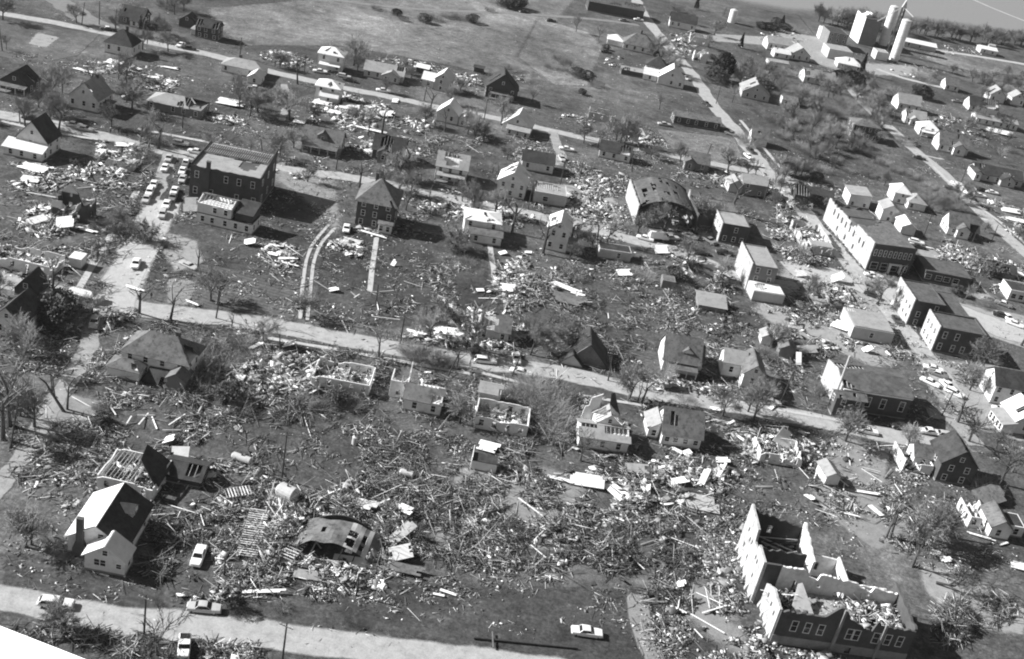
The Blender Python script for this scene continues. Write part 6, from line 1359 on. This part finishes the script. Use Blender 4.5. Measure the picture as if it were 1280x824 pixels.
# left and upper
HH('''60,275,32,18,2000,white,1.2,-10 80,285,30,10,600,board,.8 90,230,40,12,700,white,.4 150,225,40,10,700,white,.5 130,210,40,12,1000,white,.6 100,245,50,10,300,litter,.3 40,212,30,6,600,white,.3 30,230,16,8,200,white,.3 150,190,30,10,700,white,.7 185,190,20,12,600,stick,.8 175,215,20,30,900,stick,.6 160,260,20,30,500,stick,.5 145,300,30,25,700,stick,.7 60,320,50,10,700,board,.6 100,320,20,12,600,board,.7 60,350,40,8,400,board,.5 110,360,30,15,500,stick,.6 80,385,30,20,500,stick,.8 150,395,40,10,600,board,.4 150,415,20,20,600,board,.4 200,395,50,8,300,litter,.2 30,385,40,14,400,dark,.4
 55,430,50,14,300,litter,.2 70,460,50,15,250,litter,.2 120,460,15,20,300,litter,.3 30,500,40,25,300,stick,.3 60,560,40,20,500,stick,.3 15,590,20,12,200,stick,.3
 350,320,22,14,500,white,.5 340,335,30,10,200,litter,.2 435,310,20,10,450,white,.5 430,340,60,30,200,litter,.1 500,350,70,30,260,litter,.1 560,350,40,20,350,board,.2 540,385,60,14,700,board,.4 440,390,40,12,200,litter,.2 320,375,60,20,250,litter,.2 270,365,40,15,150,litter,.1 380,380,12,8,150,board,.3 505,285,30,10,300,board,.3 460,290,16,5,200,white,.3 410,265,12,12,200,litter,.2 395,300,10,30,150,litter,.2 310,300,25,8,200,board,.3
 240,270,15,12,300,brick,.4 230,225,16,20,300,litter,.2 330,215,40,8,500,board,.4 380,215,40,10,700,board,.5 400,205,50,8,500,board,.4 500,212,30,8,400,board,.4 530,235,40,10,500,board,.4 545,250,50,10,700,brick,.3 570,262,40,8,500,white,.3 520,270,40,12,500,board,.4 620,265,25,12,500,white,.5 650,275,20,10,400,white,.5
 450,140,50,16,2200,white,.7,12 500,160,50,14,2000,white,.6,12 430,150,30,12,700,white,.5 470,185,60,8,900,white,.4 540,175,60,10,900,board,.4 560,185,50,10,600,stick,.4 400,145,12,8,150,white,.4 360,75,28,6,600,white,.5,8 375,82,20,6,500,board,.6 350,68,14,4,200,white,.3 300,160,30,8,300,litter,.3 280,150,25,6,500,white,.5 255,145,20,5,400,white,.5 200,105,25,8,700,white,.5 190,112,25,6,300,board,.4 140,85,30,7,900,white,.5 160,92,20,6,500,dark,.5 120,92,18,3,120,white,.4 60,75,40,6,300,litter,.2 100,100,60,10,300,litter,.2 210,95,30,10,200,litter,.1 215,87,30,3,160,white,.2 295,110,14,8,200,litter,.3 320,150,10,16,200,litter,.3 290,175,30,10,400,litter,.3
 530,85,30,6,400,board,.4 505,80,30,6,300,white,.4 580,100,20,8,500,white,.4 590,115,14,6,200,litter,.2 640,95,14,8,300,dark,.5 615,180,30,10,400,litter,.2 660,180,30,8,400,board,.3 690,195,40,8,400,litter,.3 650,190,20,6,300,white,.3 700,210,50,8,500,board,.3 730,150,25,6,250,white,.3 760,170,30,6,250,litter,.3 800,170,20,10,400,litter,.3 810,180,25,10,400,white,.3 840,200,60,6,400,litter,.3 880,225,40,10,700,board,.4 910,225,20,10,500,white,.4 930,230,30,8,500,board,.4 960,235,20,14,600,white,.5 900,260,30,14,300,dark,.3 925,270,25,10,300,litter,.2 870,215,20,6,300,litter,.2 780,205,40,6,250,litter,.2
 100,20,40,10,100,litter,.2 170,8,40,6,200,litter,.2 240,25,20,6,150,litter,.2 800,90,20,8,150,litter,.3 770,78,15,6,150,white,.3 860,50,20,8,300,white,.4 850,65,16,8,400,white,.4 830,20,60,8,250,litter,.2 820,120,20,8,80,litter,.2 740,85,60,20,100,litter,.1 690,100,40,16,60,litter,.1
 930,80,50,20,120,litter,.2 990,45,30,6,250,white,.3 970,50,30,6,200,white,.3 1000,65,20,5,200,litter,.3 1080,75,30,8,300,litter,.4 1040,85,20,5,200,litter,.3 1150,90,30,8,350,white,.4 1150,65,30,8,250,litter,.3 1190,62,40,5,300,white,.3 1220,75,40,6,100,litter,.2 1000,90,30,10,120,litter,.2 1190,140,60,12,300,litter,.2 1170,150,30,8,200,white,.3 1200,170,30,8,250,white,.2 1240,180,30,8,200,litter,.2 1240,164,14,4,120,white,.4 1130,120,40,10,60,litter,.2 1160,215,20,8,200,litter,.2 1180,205,30,5,100,litter,.2 1240,215,40,8,100,litter,.1 1100,240,60,10,150,litter,.2 1050,225,60,14,150,litter,.2 1010,200,60,10,120,litter,.2 1080,180,30,8,60,litter,.2 1150,270,40,12,150,litter,.2''')
# thin litter nearly everywhere in the damage track
HH('''400,400,420,120,6000,litter,.08 500,600,500,140,9000,litter,.08 1000,550,260,150,6500,litter,.08 700,250,420,110,7000,litter,.08 250,160,260,110,4500,litter,.08 700,90,350,60,1200,litter,.08 1100,180,180,110,2200,litter,.08 150,480,160,90,2600,stick,.1 120,720,150,60,300,litter,.06
 500,600,480,120,4000,stick,.15 850,450,350,100,3000,stick,.12 350,300,300,140,1600,stick,.1 980,380,160,110,3000,board,.2 700,650,260,60,3500,stick,.3 100,280,110,90,1500,board,.2 480,160,140,40,1800,litter,.1
 430,645,70,22,2200,board,1.9 370,665,45,25,1600,board,1.8 500,668,35,25,1200,dark,1.7 345,700,30,25,900,board,1.4
 895,740,45,75,900,board,.6 870,790,50,40,500,dark,.5''')
# rubble inside the ruined school
def inbox(root, x0, x1, y0, y1, z, n, style, hh):
    R_ = root.rotation_euler.z; c, s = math.cos(R_), math.sin(R_)
    X, Y = rng.uniform(x0, x1, n), rng.uniform(y0, y1, n)
    heap(root.location.x+X*c-Y*s, root.location.y+X*s+Y*c, 0, 0, n, style, hh, z0=z, px=False, clump=False)
inbox(SCHOOL, .8, 24, .8, 9, 3.3, 2600, 'brick', 1.6); inbox(SCHOOL, 14.5, 24, .8, 9, 3.3, 1700, 'white', 2.4); inbox(SCHOOL, .8, 6, 3, 9, 3.4, 700, 'white', 2.0)
inbox(SCHOOL, -1, 8, 11, 34, 2.6, 900, 'dark', 1.6); inbox(SCHOOL, 17, 23.5, 11.5, 17, 1.6, 500, 'brick', 1.2); inbox(SCHOOL, 12, 24, 14.5, 18, .2, 600, 'board', 1.0)
for rt_, ww_, dd_, h_, rf_ in BLD:
    if rf_ == 'ruin':
        k = 9 if rt_.location.length < 420 else 4
        inbox(rt_, -ww_/2+.4, ww_/2-.4, -dd_/2+.4, dd_/2-.4, .5, int(ww_*dd_*k), 'white', .9)
i = 0
for nick, lst in sorted(ACC.items()):
    A = [np.concatenate([l[k] for l in lst]) for k in range(8)]
    o = planks_object('wreckage', *A[:7], DM, A[7])
    tag(o, 'splintered boards and rubble strewn around the '+nick, 'debris', kind='stuff')

# large single pieces that can be told apart: (px, py, length, width, yaw, pitch, roll, z, material, name, label)
def piece(px, L, W, yaw, mat, name, label, pitch=0, roll=0, z=None, ribs=0, holes=None, group=None, cat=None):
    x, y = G(*px); r = empty(name, (x, y, 0), math.radians(yaw)) if ribs else None
    b = MB(); hole = holes or [(-.02, R.random(), .12, .25), (1.02, R.random(), .15, .3)]
    A = Vector((-L/2, -W/2, 0)); rp, rl = math.radians(pitch), math.radians(roll)
    Mx = Matrix.Rotation(-rp, 3, 'Y') @ Matrix.Rotation(rl, 3, 'X')
    q = [Mx @ Vector((sx_*L/2, sy_*W/2, 0)) for sx_, sy_ in ((-1,-1),(1,-1),(1,1),(-1,1))]
    lo = min(v.z for v in q); q = [v-Vector((0,0,lo-(z if z is not None else .25))) for v in q]
    slope(b, q[0], q[1], q[2], q[3], .09, mat, hole, .45)
    o = b.build(name if not r else 'sheet', r)
    if not r: o.location = (x, y, 0); o.rotation_euler = (0, 0, math.radians(yaw))
    else:
        b = MB()
        for i in range(ribs+1):
            u = i/ribs; b.bar(q[0].lerp(q[1], u)+Vector((0,0,.14)), q[3].lerp(q[2], u)+Vector((0,0,.14)), .09, .12, WOOD)
        b.build('rib', r)
    tag(r or o, label or describe(x, y, {'wall_panel': 'loose wall panel', 'roof_panel': 'loose roof panel', 'board': 'long loose board'}[name]+{'white_painted_board': ' painted white', 'white_sheet_roof': ' of white sheet', 'light_shingles': ' with light shingles', 'grey_shingles': ' with grey shingles', 'dark_shingles': ' with dark shingles'}.get(mat.name, '')), cat or 'debris', group)
for px, L, W, yaw, mat, nm, lab, pt, rl in [
    ((765,617), 6.5, 1.4, -52, WOODW, 'wall_panel', 'long white wall panel slanting in the wreckage, leftmost of the white pair', 4, 3), ((772,614), 6.0, 1.2, -50, WOODW, 'wall_panel', 'long white wall panel slanting in the wreckage, right one of the white pair', 6, 3),
    ((801,611), 3.4, .9, -60, WOODW, 'wall_panel', None, 8, 0), ((793,626), 2.6, 1.3, 30, WOODW, 'wall_panel', None, 10, 5), ((878,630), 6.8, 5.5, 0, CONC, 'concrete_slab', 'flat pale slab in the yard beside the white shards', 0, 0),
    ((878,603), 4.5, 1.4, 70, WOODW, 'wall_panel', 'bright white shard standing up beside the pale slab', 30, 0), ((848,604), 4.0, 2.0, 20, WOODW, 'wall_panel', None, 12, 0), ((733,605), 7.0, 3.4, 0, RWHITE, 'roof_panel', None, 4, 14), ((700,601), 5.5, 1.0, -8, WOODW, 'board', None, 3, 0),
    ((755,652), 2.4, .8, -30, WOODW, 'wall_panel', None, 5, 0), ((772,650), 2.6, .7, -20, WOODW, 'board', None, 5, 0), ((614,528), 3.2, 2.2, -14, WOODW, 'wall_panel', None, 4, 0), ((610,562), 4.5, 3.0, -12, WOODW, 'roof_panel', None, 5, 10),
    ((224,578), 3.2, 5.0, 12, METAL, 'wall_panel', 'pale door sized panel leaning on the black shed wreck', 5, 18), ((260,595), 3.0, 2.0, 15, WOODW, 'wall_panel', None, 5, 0), ((212,553), 2.4, 2.4, 0, WOODW, 'wall_panel', None, 30, 0),
    ((437,306), 5.4, 4.2, -10, PALE, 'roof_panel', 'pale square wreck slab lying at the turn of the two track drive', 3, 8), ((400,295), 1, 1, 0, WOODW, 'board', None, 0, 0), ((465,294), 9, .9, -14, WOODW, 'board', 'long white board lying at the door of the square brick house', 2, 0),
    ((342,319), 3.4, 1.6, -5, WOODW, 'wall_panel', None, 2, 0), ((362,331), 5, 1.2, -8, WOODW, 'board', None, 2, 0), ((360,325), 5, 1.0, 20, WOODW, 'board', None, 5, 0), ((345,309), 4, 1.0, -5, WOODW, 'board', None, 5, 0), ((417,364), 2.4, 1.8, 20, WOODW, 'wall_panel', None, 15, 0), ((492,332), 2.0, 1.2, 70, WOODW, 'board', None, 35, 0),
    ((634,362), 4.0, 3.6, 5, WOODW, 'roof_panel', None, 4, 6), ((600,364), 2.0, 1.6, 20, WOODW, 'wall_panel', None, 5, 0), ((628,318), 2.2, 1.8, 30, WOODW, 'wall_panel', None, 15, 0), ((706,361), 8.5, 1.8, -26, WOODW, 'wall_panel', 'long white wall strip slanting in the wreckage below the second street', 2, 8), ((722,369), 4, 1.2, -20, WOODW, 'wall_panel', None, 2, 8), ((710,378), 9, 4, -8, RGREY, 'roof_panel', None, 3, 14),
    ((780,343), 4, 4, 10, WOODW, 'wall_panel', None, 10, 0), ((826,316), 4.5, 3.4, 15, RWHITE, 'roof_panel', 'bright white roof slab beside the second street rubble', 8, 20), ((790,322), 3, 1, 50, WOODW, 'board', None, 20, 0), ((660,317), 2, 1.4, 0, WOODW, 'wall_panel', None, 10, 0),
    ((560,416), 8, 3.2, 8, WOODW, 'roof_panel', 'flat white roof sheet on the lawn edge above the main road', 2, 4), ((520,417), 5, 1.2, -8, WOODW, 'board', None, 2, 0), ((362,434), 3.0, 2.6, -3, WOODW, 'wall_panel', 'white corner panel standing beside the main road at the left', 30, 0), ((450,476), 6.0, 1.8, -8, WOODW, 'roof_panel', None, 3, 10), ((320,434), 4, 1, 60, WOODW, 'board', None, 5, 0),
    ((403,130), 6.5, 4.0, -6, RWHITE, 'roof_panel', 'white roof sheet fallen at the foot of the white two storey house', 2, 8), ((437,136), 7, 4.5, -10, RWHITE, 'roof_panel', None, 3, 10), ((483,145), 5, 4, 10, RWHITE, 'roof_panel', None, 8, 8), ((460,163), 13, 1.6, -8, WOODW, 'board', None, 2, 0), ((463,135), 4, 2.5, 30, RWHITE, 'roof_panel', None, 8, 0), ((418,142), 5, 3, -15, RWHITE, 'roof_panel', None, 5, 5), ((494,127), 2.2, 4.5, 5, WOODW, 'wall_panel', None, 5, 0),
    ((375,153), 4.0, 4.5, 0, RWHITE, 'roof_panel', None, 5, 12), ((144,80), 7.0, 4, -14, RWHITE, 'roof_panel', 'white roof sheet on the wreckage below the steep roofed bungalow', 3, 5), ((107,90), 9.0, 1.2, -8, WOODW, 'wall_panel', 'long white wall strip lying left of the bungalow wreckage', 1, 12), ((213,86), 6, 1.4, 0, WOODW, 'board', None, 2, 0), ((285,130), 8, 5, -6, RWHITE, 'roof_panel', None, 4, 6), ((296,133), 5, 3, 5, RWHITE, 'roof_panel', None, 5, 0), ((192,98), 4, 2, 15, RWHITE, 'roof_panel', None, 5, 0), ((215,102), 4, 1.5, -10, WOODW, 'wall_panel', None, 5, 0),
    ((42,212), 8, 4, -12, WOODW, 'roof_panel', 'slatted white roof sheet lying in the field at the left', 3, 4), ((38,226), 5, 3.5, 5, RWHITE, 'roof_panel', None, 3, 4), ((55,264), 3.4, 2, 20, WOODW, 'wall_panel', None, 15, 0), ((46,281), 5, 3, 30, PALE, 'wall_panel', None, 20, 10), ((81,285), 4.4, 3.4, 12, WOODW, 'wall_panel', 'white wall piece with dark window opening at the front of the left wreck heap', 15, 30), ((108,289), 6, 1.2, -10, WOODW, 'board', None, 2, 0), ((145,205), 9, 4, -5, RLIGHT, 'roof_panel', None, 4, 8), ((133,192), 6, 2, -5, WOODW, 'wall_panel', None, 4, 8), ((155,183), 5, 3, 10, RWHITE, 'roof_panel', None, 6, 0), ((238,262), 4, 5, 20, RLIGHT, 'roof_panel', None, 5, 25),
    ((312,306), 3, 2.5, 10, WOODW, 'wall_panel', 'white tent like panel lying on the lawn in front of the white annex', 20, 10), ((168,362), 5, 1, -15, WOODW, 'board', None, 2, 0), ((240,380), 4, .7, -20, WOODW, 'board', None, 2, 0), ((505,640), 4, 2, -30, WOODW, 'wall_panel', None, 10, 10), ((495,712), 10, 2.2, -4, RGREY, 'roof_panel', 'long grey roof strip at the lower edge of the lumber heap', 3, 6), ((440,707), 7, 3, 0, RWHITE, 'roof_panel', None, 4, 5), ((500,697), 4, 3, 20, PALE, 'wall_panel', None, 15, 15), ((500,676), 6, 2, 50, WOOD, 'wall_panel', None, 25, 10), ((360,637), 9, 2.4, -18, RLIGHT, 'roof_panel', None, 4, 8), ((452,634), 6, 2.4, -15, PALE, 'wall_panel', None, 8, 8), ((385,722), 5, 2, 0, STONE, 'roof_panel', None, 4, 8), ((330,742), 7, .8, 15, WOODW, 'board', None, 4, 0), ((407,645), 5, 1.2, -5, WOODW, 'board', None, 4, 0),
    ((548,745), 2, .5, 0, WOODW, 'board', None, 0, 0), ((560,742), 3, .6, -10, WOODW, 'board', None, 0, 0), ((850,733), 2.0, 1.6, 10, WOODW, 'wall_panel', None, 20, 0), ((848,764), 3, .6, -25, WOODW, 'board', None, 2, 0), ((1012,624), 2.6, 1.6, -60, WOODW, 'wall_panel', 'bright white panel lying in the yard behind the ruined school', 12, 0), ((1063,645), 4, .5, -5, WOODW, 'board', None, 2, 0), ((1095,641), 4.5, 1.2, -60, WOODW, 'wall_panel', None, 4, 0), ((1085,618), 5, .8, 0, WOODW, 'board', None, 4, 0), ((1226,672), 6, .6, -10, WOODW, 'board', None, 1, 0), ((1254,681), 2.6, .5, 35, WOODW, 'board', None, 1, 0), ((1275,710), 4, 2.6, -12, RWHITE, 'roof_panel', 'white sheet at the right edge below the white cottage', 6, 0), ((1235,626), 7, 5, 28, RGREY, 'roof_panel', 'fallen grey roof leaning behind the roofless wall near the right edge', 12, 14), ((1172,694), 3, 2, -20, WOODW, 'wall_panel', None, 3, 0), ((1182,702), 2.4, 1.4, 20, WOODW, 'wall_panel', None, 10, 0),
    ((965,510), 3, 1, 60, WOODW, 'board', None, 5, 0), ((923,548), 4, .9, -55, WOODW, 'board', None, 5, 0), ((913,530), 2.5, .6, 50, WOODW, 'board', None, 5, 0), ((895,513), 3, 1.4, 0, WOODW, 'wall_panel', None, 5, 0), ((846,565), 3, 1.2, -35, WOODW, 'wall_panel', None, 5, 0), ((858,568), 2, 1.6, 30, WOODW, 'wall_panel', None, 15, 0), ((903,578), 3, 2, 0, WOODW, 'wall_panel', None, 15, 0), ((900,590), 5, 1.2, 70, WOODW, 'wall_panel', None, 10, 0), ((795,590), 5, 2.4, 5, RLIGHT, 'roof_panel', None, 6, 20),
    ((1083,440), 2.6, 2.2, 20, WOODW, 'wall_panel', None, 35, 0), ((996,455), 1.4, 3.4, 0, WOODW, 'wall_panel', None, 10, 50), ((1240,521), 4, 3, 0, RLIGHT, 'roof_panel', None, 5, 10), ((1010,440), 6, 3, 20, RLIGHT, 'roof_panel', None, 5, 12), ((1045,352), 4, 3, 10, WOODW, 'roof_panel', None, 30, 12), ((1000,345), 3.5, 3, 10, PALE, 'roof_panel', None, 12, 12), ((1050,410), 5, 4, -30, RWHITE, 'roof_panel', None, 6, 12), ((1150,308), 9, 1, -12, RWHITE, 'board', None, 1, 0), ((1248,167), 12, 5, -18, RWHITE, 'roof_panel', 'pale fallen roof sheet in the field at the right edge', 4, 8), ((1215,160), 7, 1, -20, WOODW, 'board', None, 1, 0), ((1262,265), 7, 4, -5, RWHITE, 'roof_panel', None, 4, 6), ((1270,277), 8, 3, -15, RWHITE, 'roof_panel', None, 4, 6), ((1262,342), 9, 3, -20, RWHITE, 'roof_panel', None, 4, 6), ((1225,324), 6, 3, -20, RLIGHT, 'roof_panel', None, 8, 6), ((945,208), 6, 2, 0, RWHITE, 'roof_panel', None, 4, 6)]:
    if L == 1: continue
    piece(px, L, W, yaw, mat, nm, lab, pt, rl)
# ladder like joist frames lying in the lumber heap
for (px, L, W, yaw, n, lab) in (((316,670), 13, 3.4, 96, 22, 'tall ladder like joist frame lying left of the collapsed arched hut'), ((297,619), 5, 2.6, 30, 9, 'short ladder like joist frame at the top of the lumber heap'), ((366,692), 5.5, 2.6, 75, 8, 'white slatted joist frame leaning at the mouth of the arched hut'), ((345,632), 3, 2, 5, 5, 'tiny white joist frame beside the round tank')):
    x, y = G(*px); o = empty('joist_frame', (x, y, .5), math.radians(yaw)); tag(o, lab, 'joist frame')
    b = MB(); b.bar((-L/2,-W/2,0), (L/2,-W/2,.3), .14, .2, WOODM); b.bar((-L/2,W/2,0), (L/2,W/2,.3), .14, .2, WOODM); b.build('rail', o)
    b = MB()
    for i in range(n): t = -L/2+L*(i+.5)/n; b.bar((t,-W/2,.16+.3*(i+.5)/n), (t+.1*nz(i*.7),W/2,.16+.3*(i+.5)/n), .14, .12, WOODW if i % 4 else WOOD)
    b.build('slat', o)
# tanks
def tank(px, L, rad, yaw, lab, up=False):
    x, y = G(*px); r = empty('fuel_tank', (x, y, 0), math.radians(yaw)); tag(r, lab, 'tank', 'loose metal tanks')
    b = MB()
    if up: b.tube((0,0,0), (0,0,L), rad, rad, METAL, 18); b.tube((0,0,L), (0,0,L+rad*.3), rad, rad*.5, METAL, 18)
    else:
        b.tube((-L/2,0,rad), (L/2,0,rad), rad, rad, METAL, 18)
        b.tube((L/2,0,rad), (L/2+rad*.4,0,rad), rad, rad*.5, METAL, 18); b.tube((-L/2,0,rad), (-L/2-rad*.4,0,rad), rad, rad*.5, METAL, 18)
    b.build('drum', r); b = MB(); b.tube((0,0,(L if up else 2*rad)), (0,0,(L if up else 2*rad)+.3), .2, .2, WOODD, 8); b.build('filler_cap', r)
tank((302,577), 3.6, .75, -12, 'long pale tank lying in the wreckage right of the black shed wreck'); tank((508,595), 2.4, .65, -6, 'short white tank lying in the open debris field')
tank((443,555), 1.7, .6, 0, 'white water heater standing upright in the debris field', True); tank((358,624), 3.0, 1.5, -20, 'big round white tank half buried at the top of the lumber heap')
tank((1225,462), 1.5, .5, 0, 'small upright drum in the shadow of the square dark brick building', True)
tank((1239,60), 4, 1.2, 0, 'far pale tank by the tree row')
# scattered long boards that nothing tells apart
bm_ = []
for k, mt in enumerate((WOODW, WOOD, WOODM, WOODD)):
    b = MB(); b.bar((-2,0,.06), (2,0,.09), .24, .06, mt); bm_.append(b.mesh('board'))
for i in range(230):
    c = [(330,650,90,70), (480,640,150,70), (720,660,140,50), (880,760,60,60), (200,520,120,50), (620,400,120,40), (450,350,140,60), (80,240,80,50), (1060,600,90,50), (500,150,80,30)][R.randrange(10)]
    x, y = G(c[0]+R.gauss(0,.5)*c[2], c[1]+R.gauss(0,.5)*c[3])
    o = link('board', bm_[R.choice((0,0,1,1,2,3))], None, (x, y, .06+R.random()*.4), (R.gauss(0,.1), R.gauss(0,.1), R.uniform(0, 6.28)), (R.uniform(.5, 1.8), R.uniform(.6, 1.3), 1))
    tag(o, 'long splintered board lying loose among the scattered wreckage', 'board', 'loose boards strewn through the wreckage')

# grass tufts and weeds that roughen the lawns
def tufts(n, cx, cy, rx, ry, label, mat):
    t = rng.uniform(0, 2*np.pi, n); r_ = np.sqrt(rng.uniform(0, 1, n)); X, Y = cx+np.cos(t)*r_*rx, cy+np.sin(t)*r_*ry
    dx, dy = X-PX, Y-PY; u, v = (dx*cR+dy*sR)/F, (-dx*sR+dy*cR)/F; k = CH/(sT+v*cT); gx, gy = u*k, (cT-v*sT)*k
    s = rng.uniform(.15, .5, n)
    o = planks_object('weeds', np.stack([gx, gy, s*.3], 1), s*2.2, s*.5, s*.5, rng.uniform(0, 6.28, n), rng.normal(0, .4, n), rng.normal(0, .5, n), [mat], np.zeros(n, int)); tag(o, label, 'weeds', kind='stuff')
# ------------------------------------------------------------ the wing tip of the survey aeroplane, lower left corner
def at(px, py, D):
    dx, dy = px-PX, py-PY; u, v = (dx*cR+dy*sR)/F, (-dx*sR+dy*cR)/F; d = Vector((u, cT-v*sT, -sT-v*cT)).normalized()
    return Vector((0,0,CH))+d*D
p0, p1 = at(-60, 759, 12), at(104, 823, 6.5)
ax = (p1-p0).normalized(); S_ = Vector((sx*math.cos(SUN_EL), sy*math.cos(SUN_EL), math.sin(SUN_EL))); tc = (Vector((0, 0, CH))-p0).normalized()
nn = S_*1.0+tc*.42; nn = (nn-ax*nn.dot(ax)).normalized(); dn = nn.cross(ax).normalized()
if dn.z > 0: dn = -dn
WPAINT = M_('aircraft_paint', .85, .01, .5, .2, rough=.5, bump=0)
b = MB(); prof = [(0, 0), (.02, .004), (.5, .01), (2.2, 0), (2.2, -.16), (.5, -.16), (.25, -.1)]
vs = [p+dn*(q[0]-.0)+nn*q[1] for p in (p0-ax*3, p1+ax*1.2) for q in prof]; n = len(prof)
b.add(vs, [tuple(range(n)), tuple(range(n, 2*n))[::-1]]+[(i, n+i, n+(i+1) % n, (i+1) % n) for i in range(n)], WPAINT)
SEAM = M_('wing_seam', .35, .05, 1, .3, bump=0)
for q in (.16,):
    P_ = [p+dn*k+nn*.009 for p in (p0-ax*3, p1+ax*1.2) for k in (q, q+.012)]
    b.add(P_, [(0, 2, 3, 1)], SEAM)
o = b.build('aircraft_wing'); tag(o, 'smooth white aircraft wing edge cutting the lower left corner', 'aircraft wing')
bpy.context.view_layer.update()
for o in [o for o in sc.objects if o.name.startswith('tmp')]: bpy.data.objects.remove(o)

# ------------------------------------------------------------ air between the camera and the town
hm = bpy.data.materials.new('haze'); hm.use_nodes = True; n = hm.node_tree.nodes; n.remove(n['Principled BSDF'])
pv = n.new('ShaderNodeVolumePrincipled'); pv.inputs['Color'].default_value = (.9, .9, .9, 1); pv.inputs['Density'].default_value = .00004; pv.inputs['Anisotropy'].default_value = .2
hm.node_tree.links.new(pv.outputs[0], n['Material Output'].inputs['Volume'])
b = MB(); b.box(-4100, 4100, -1600, 5100, -1, 142, hm); tag(b.build('haze'), kind='stuff')
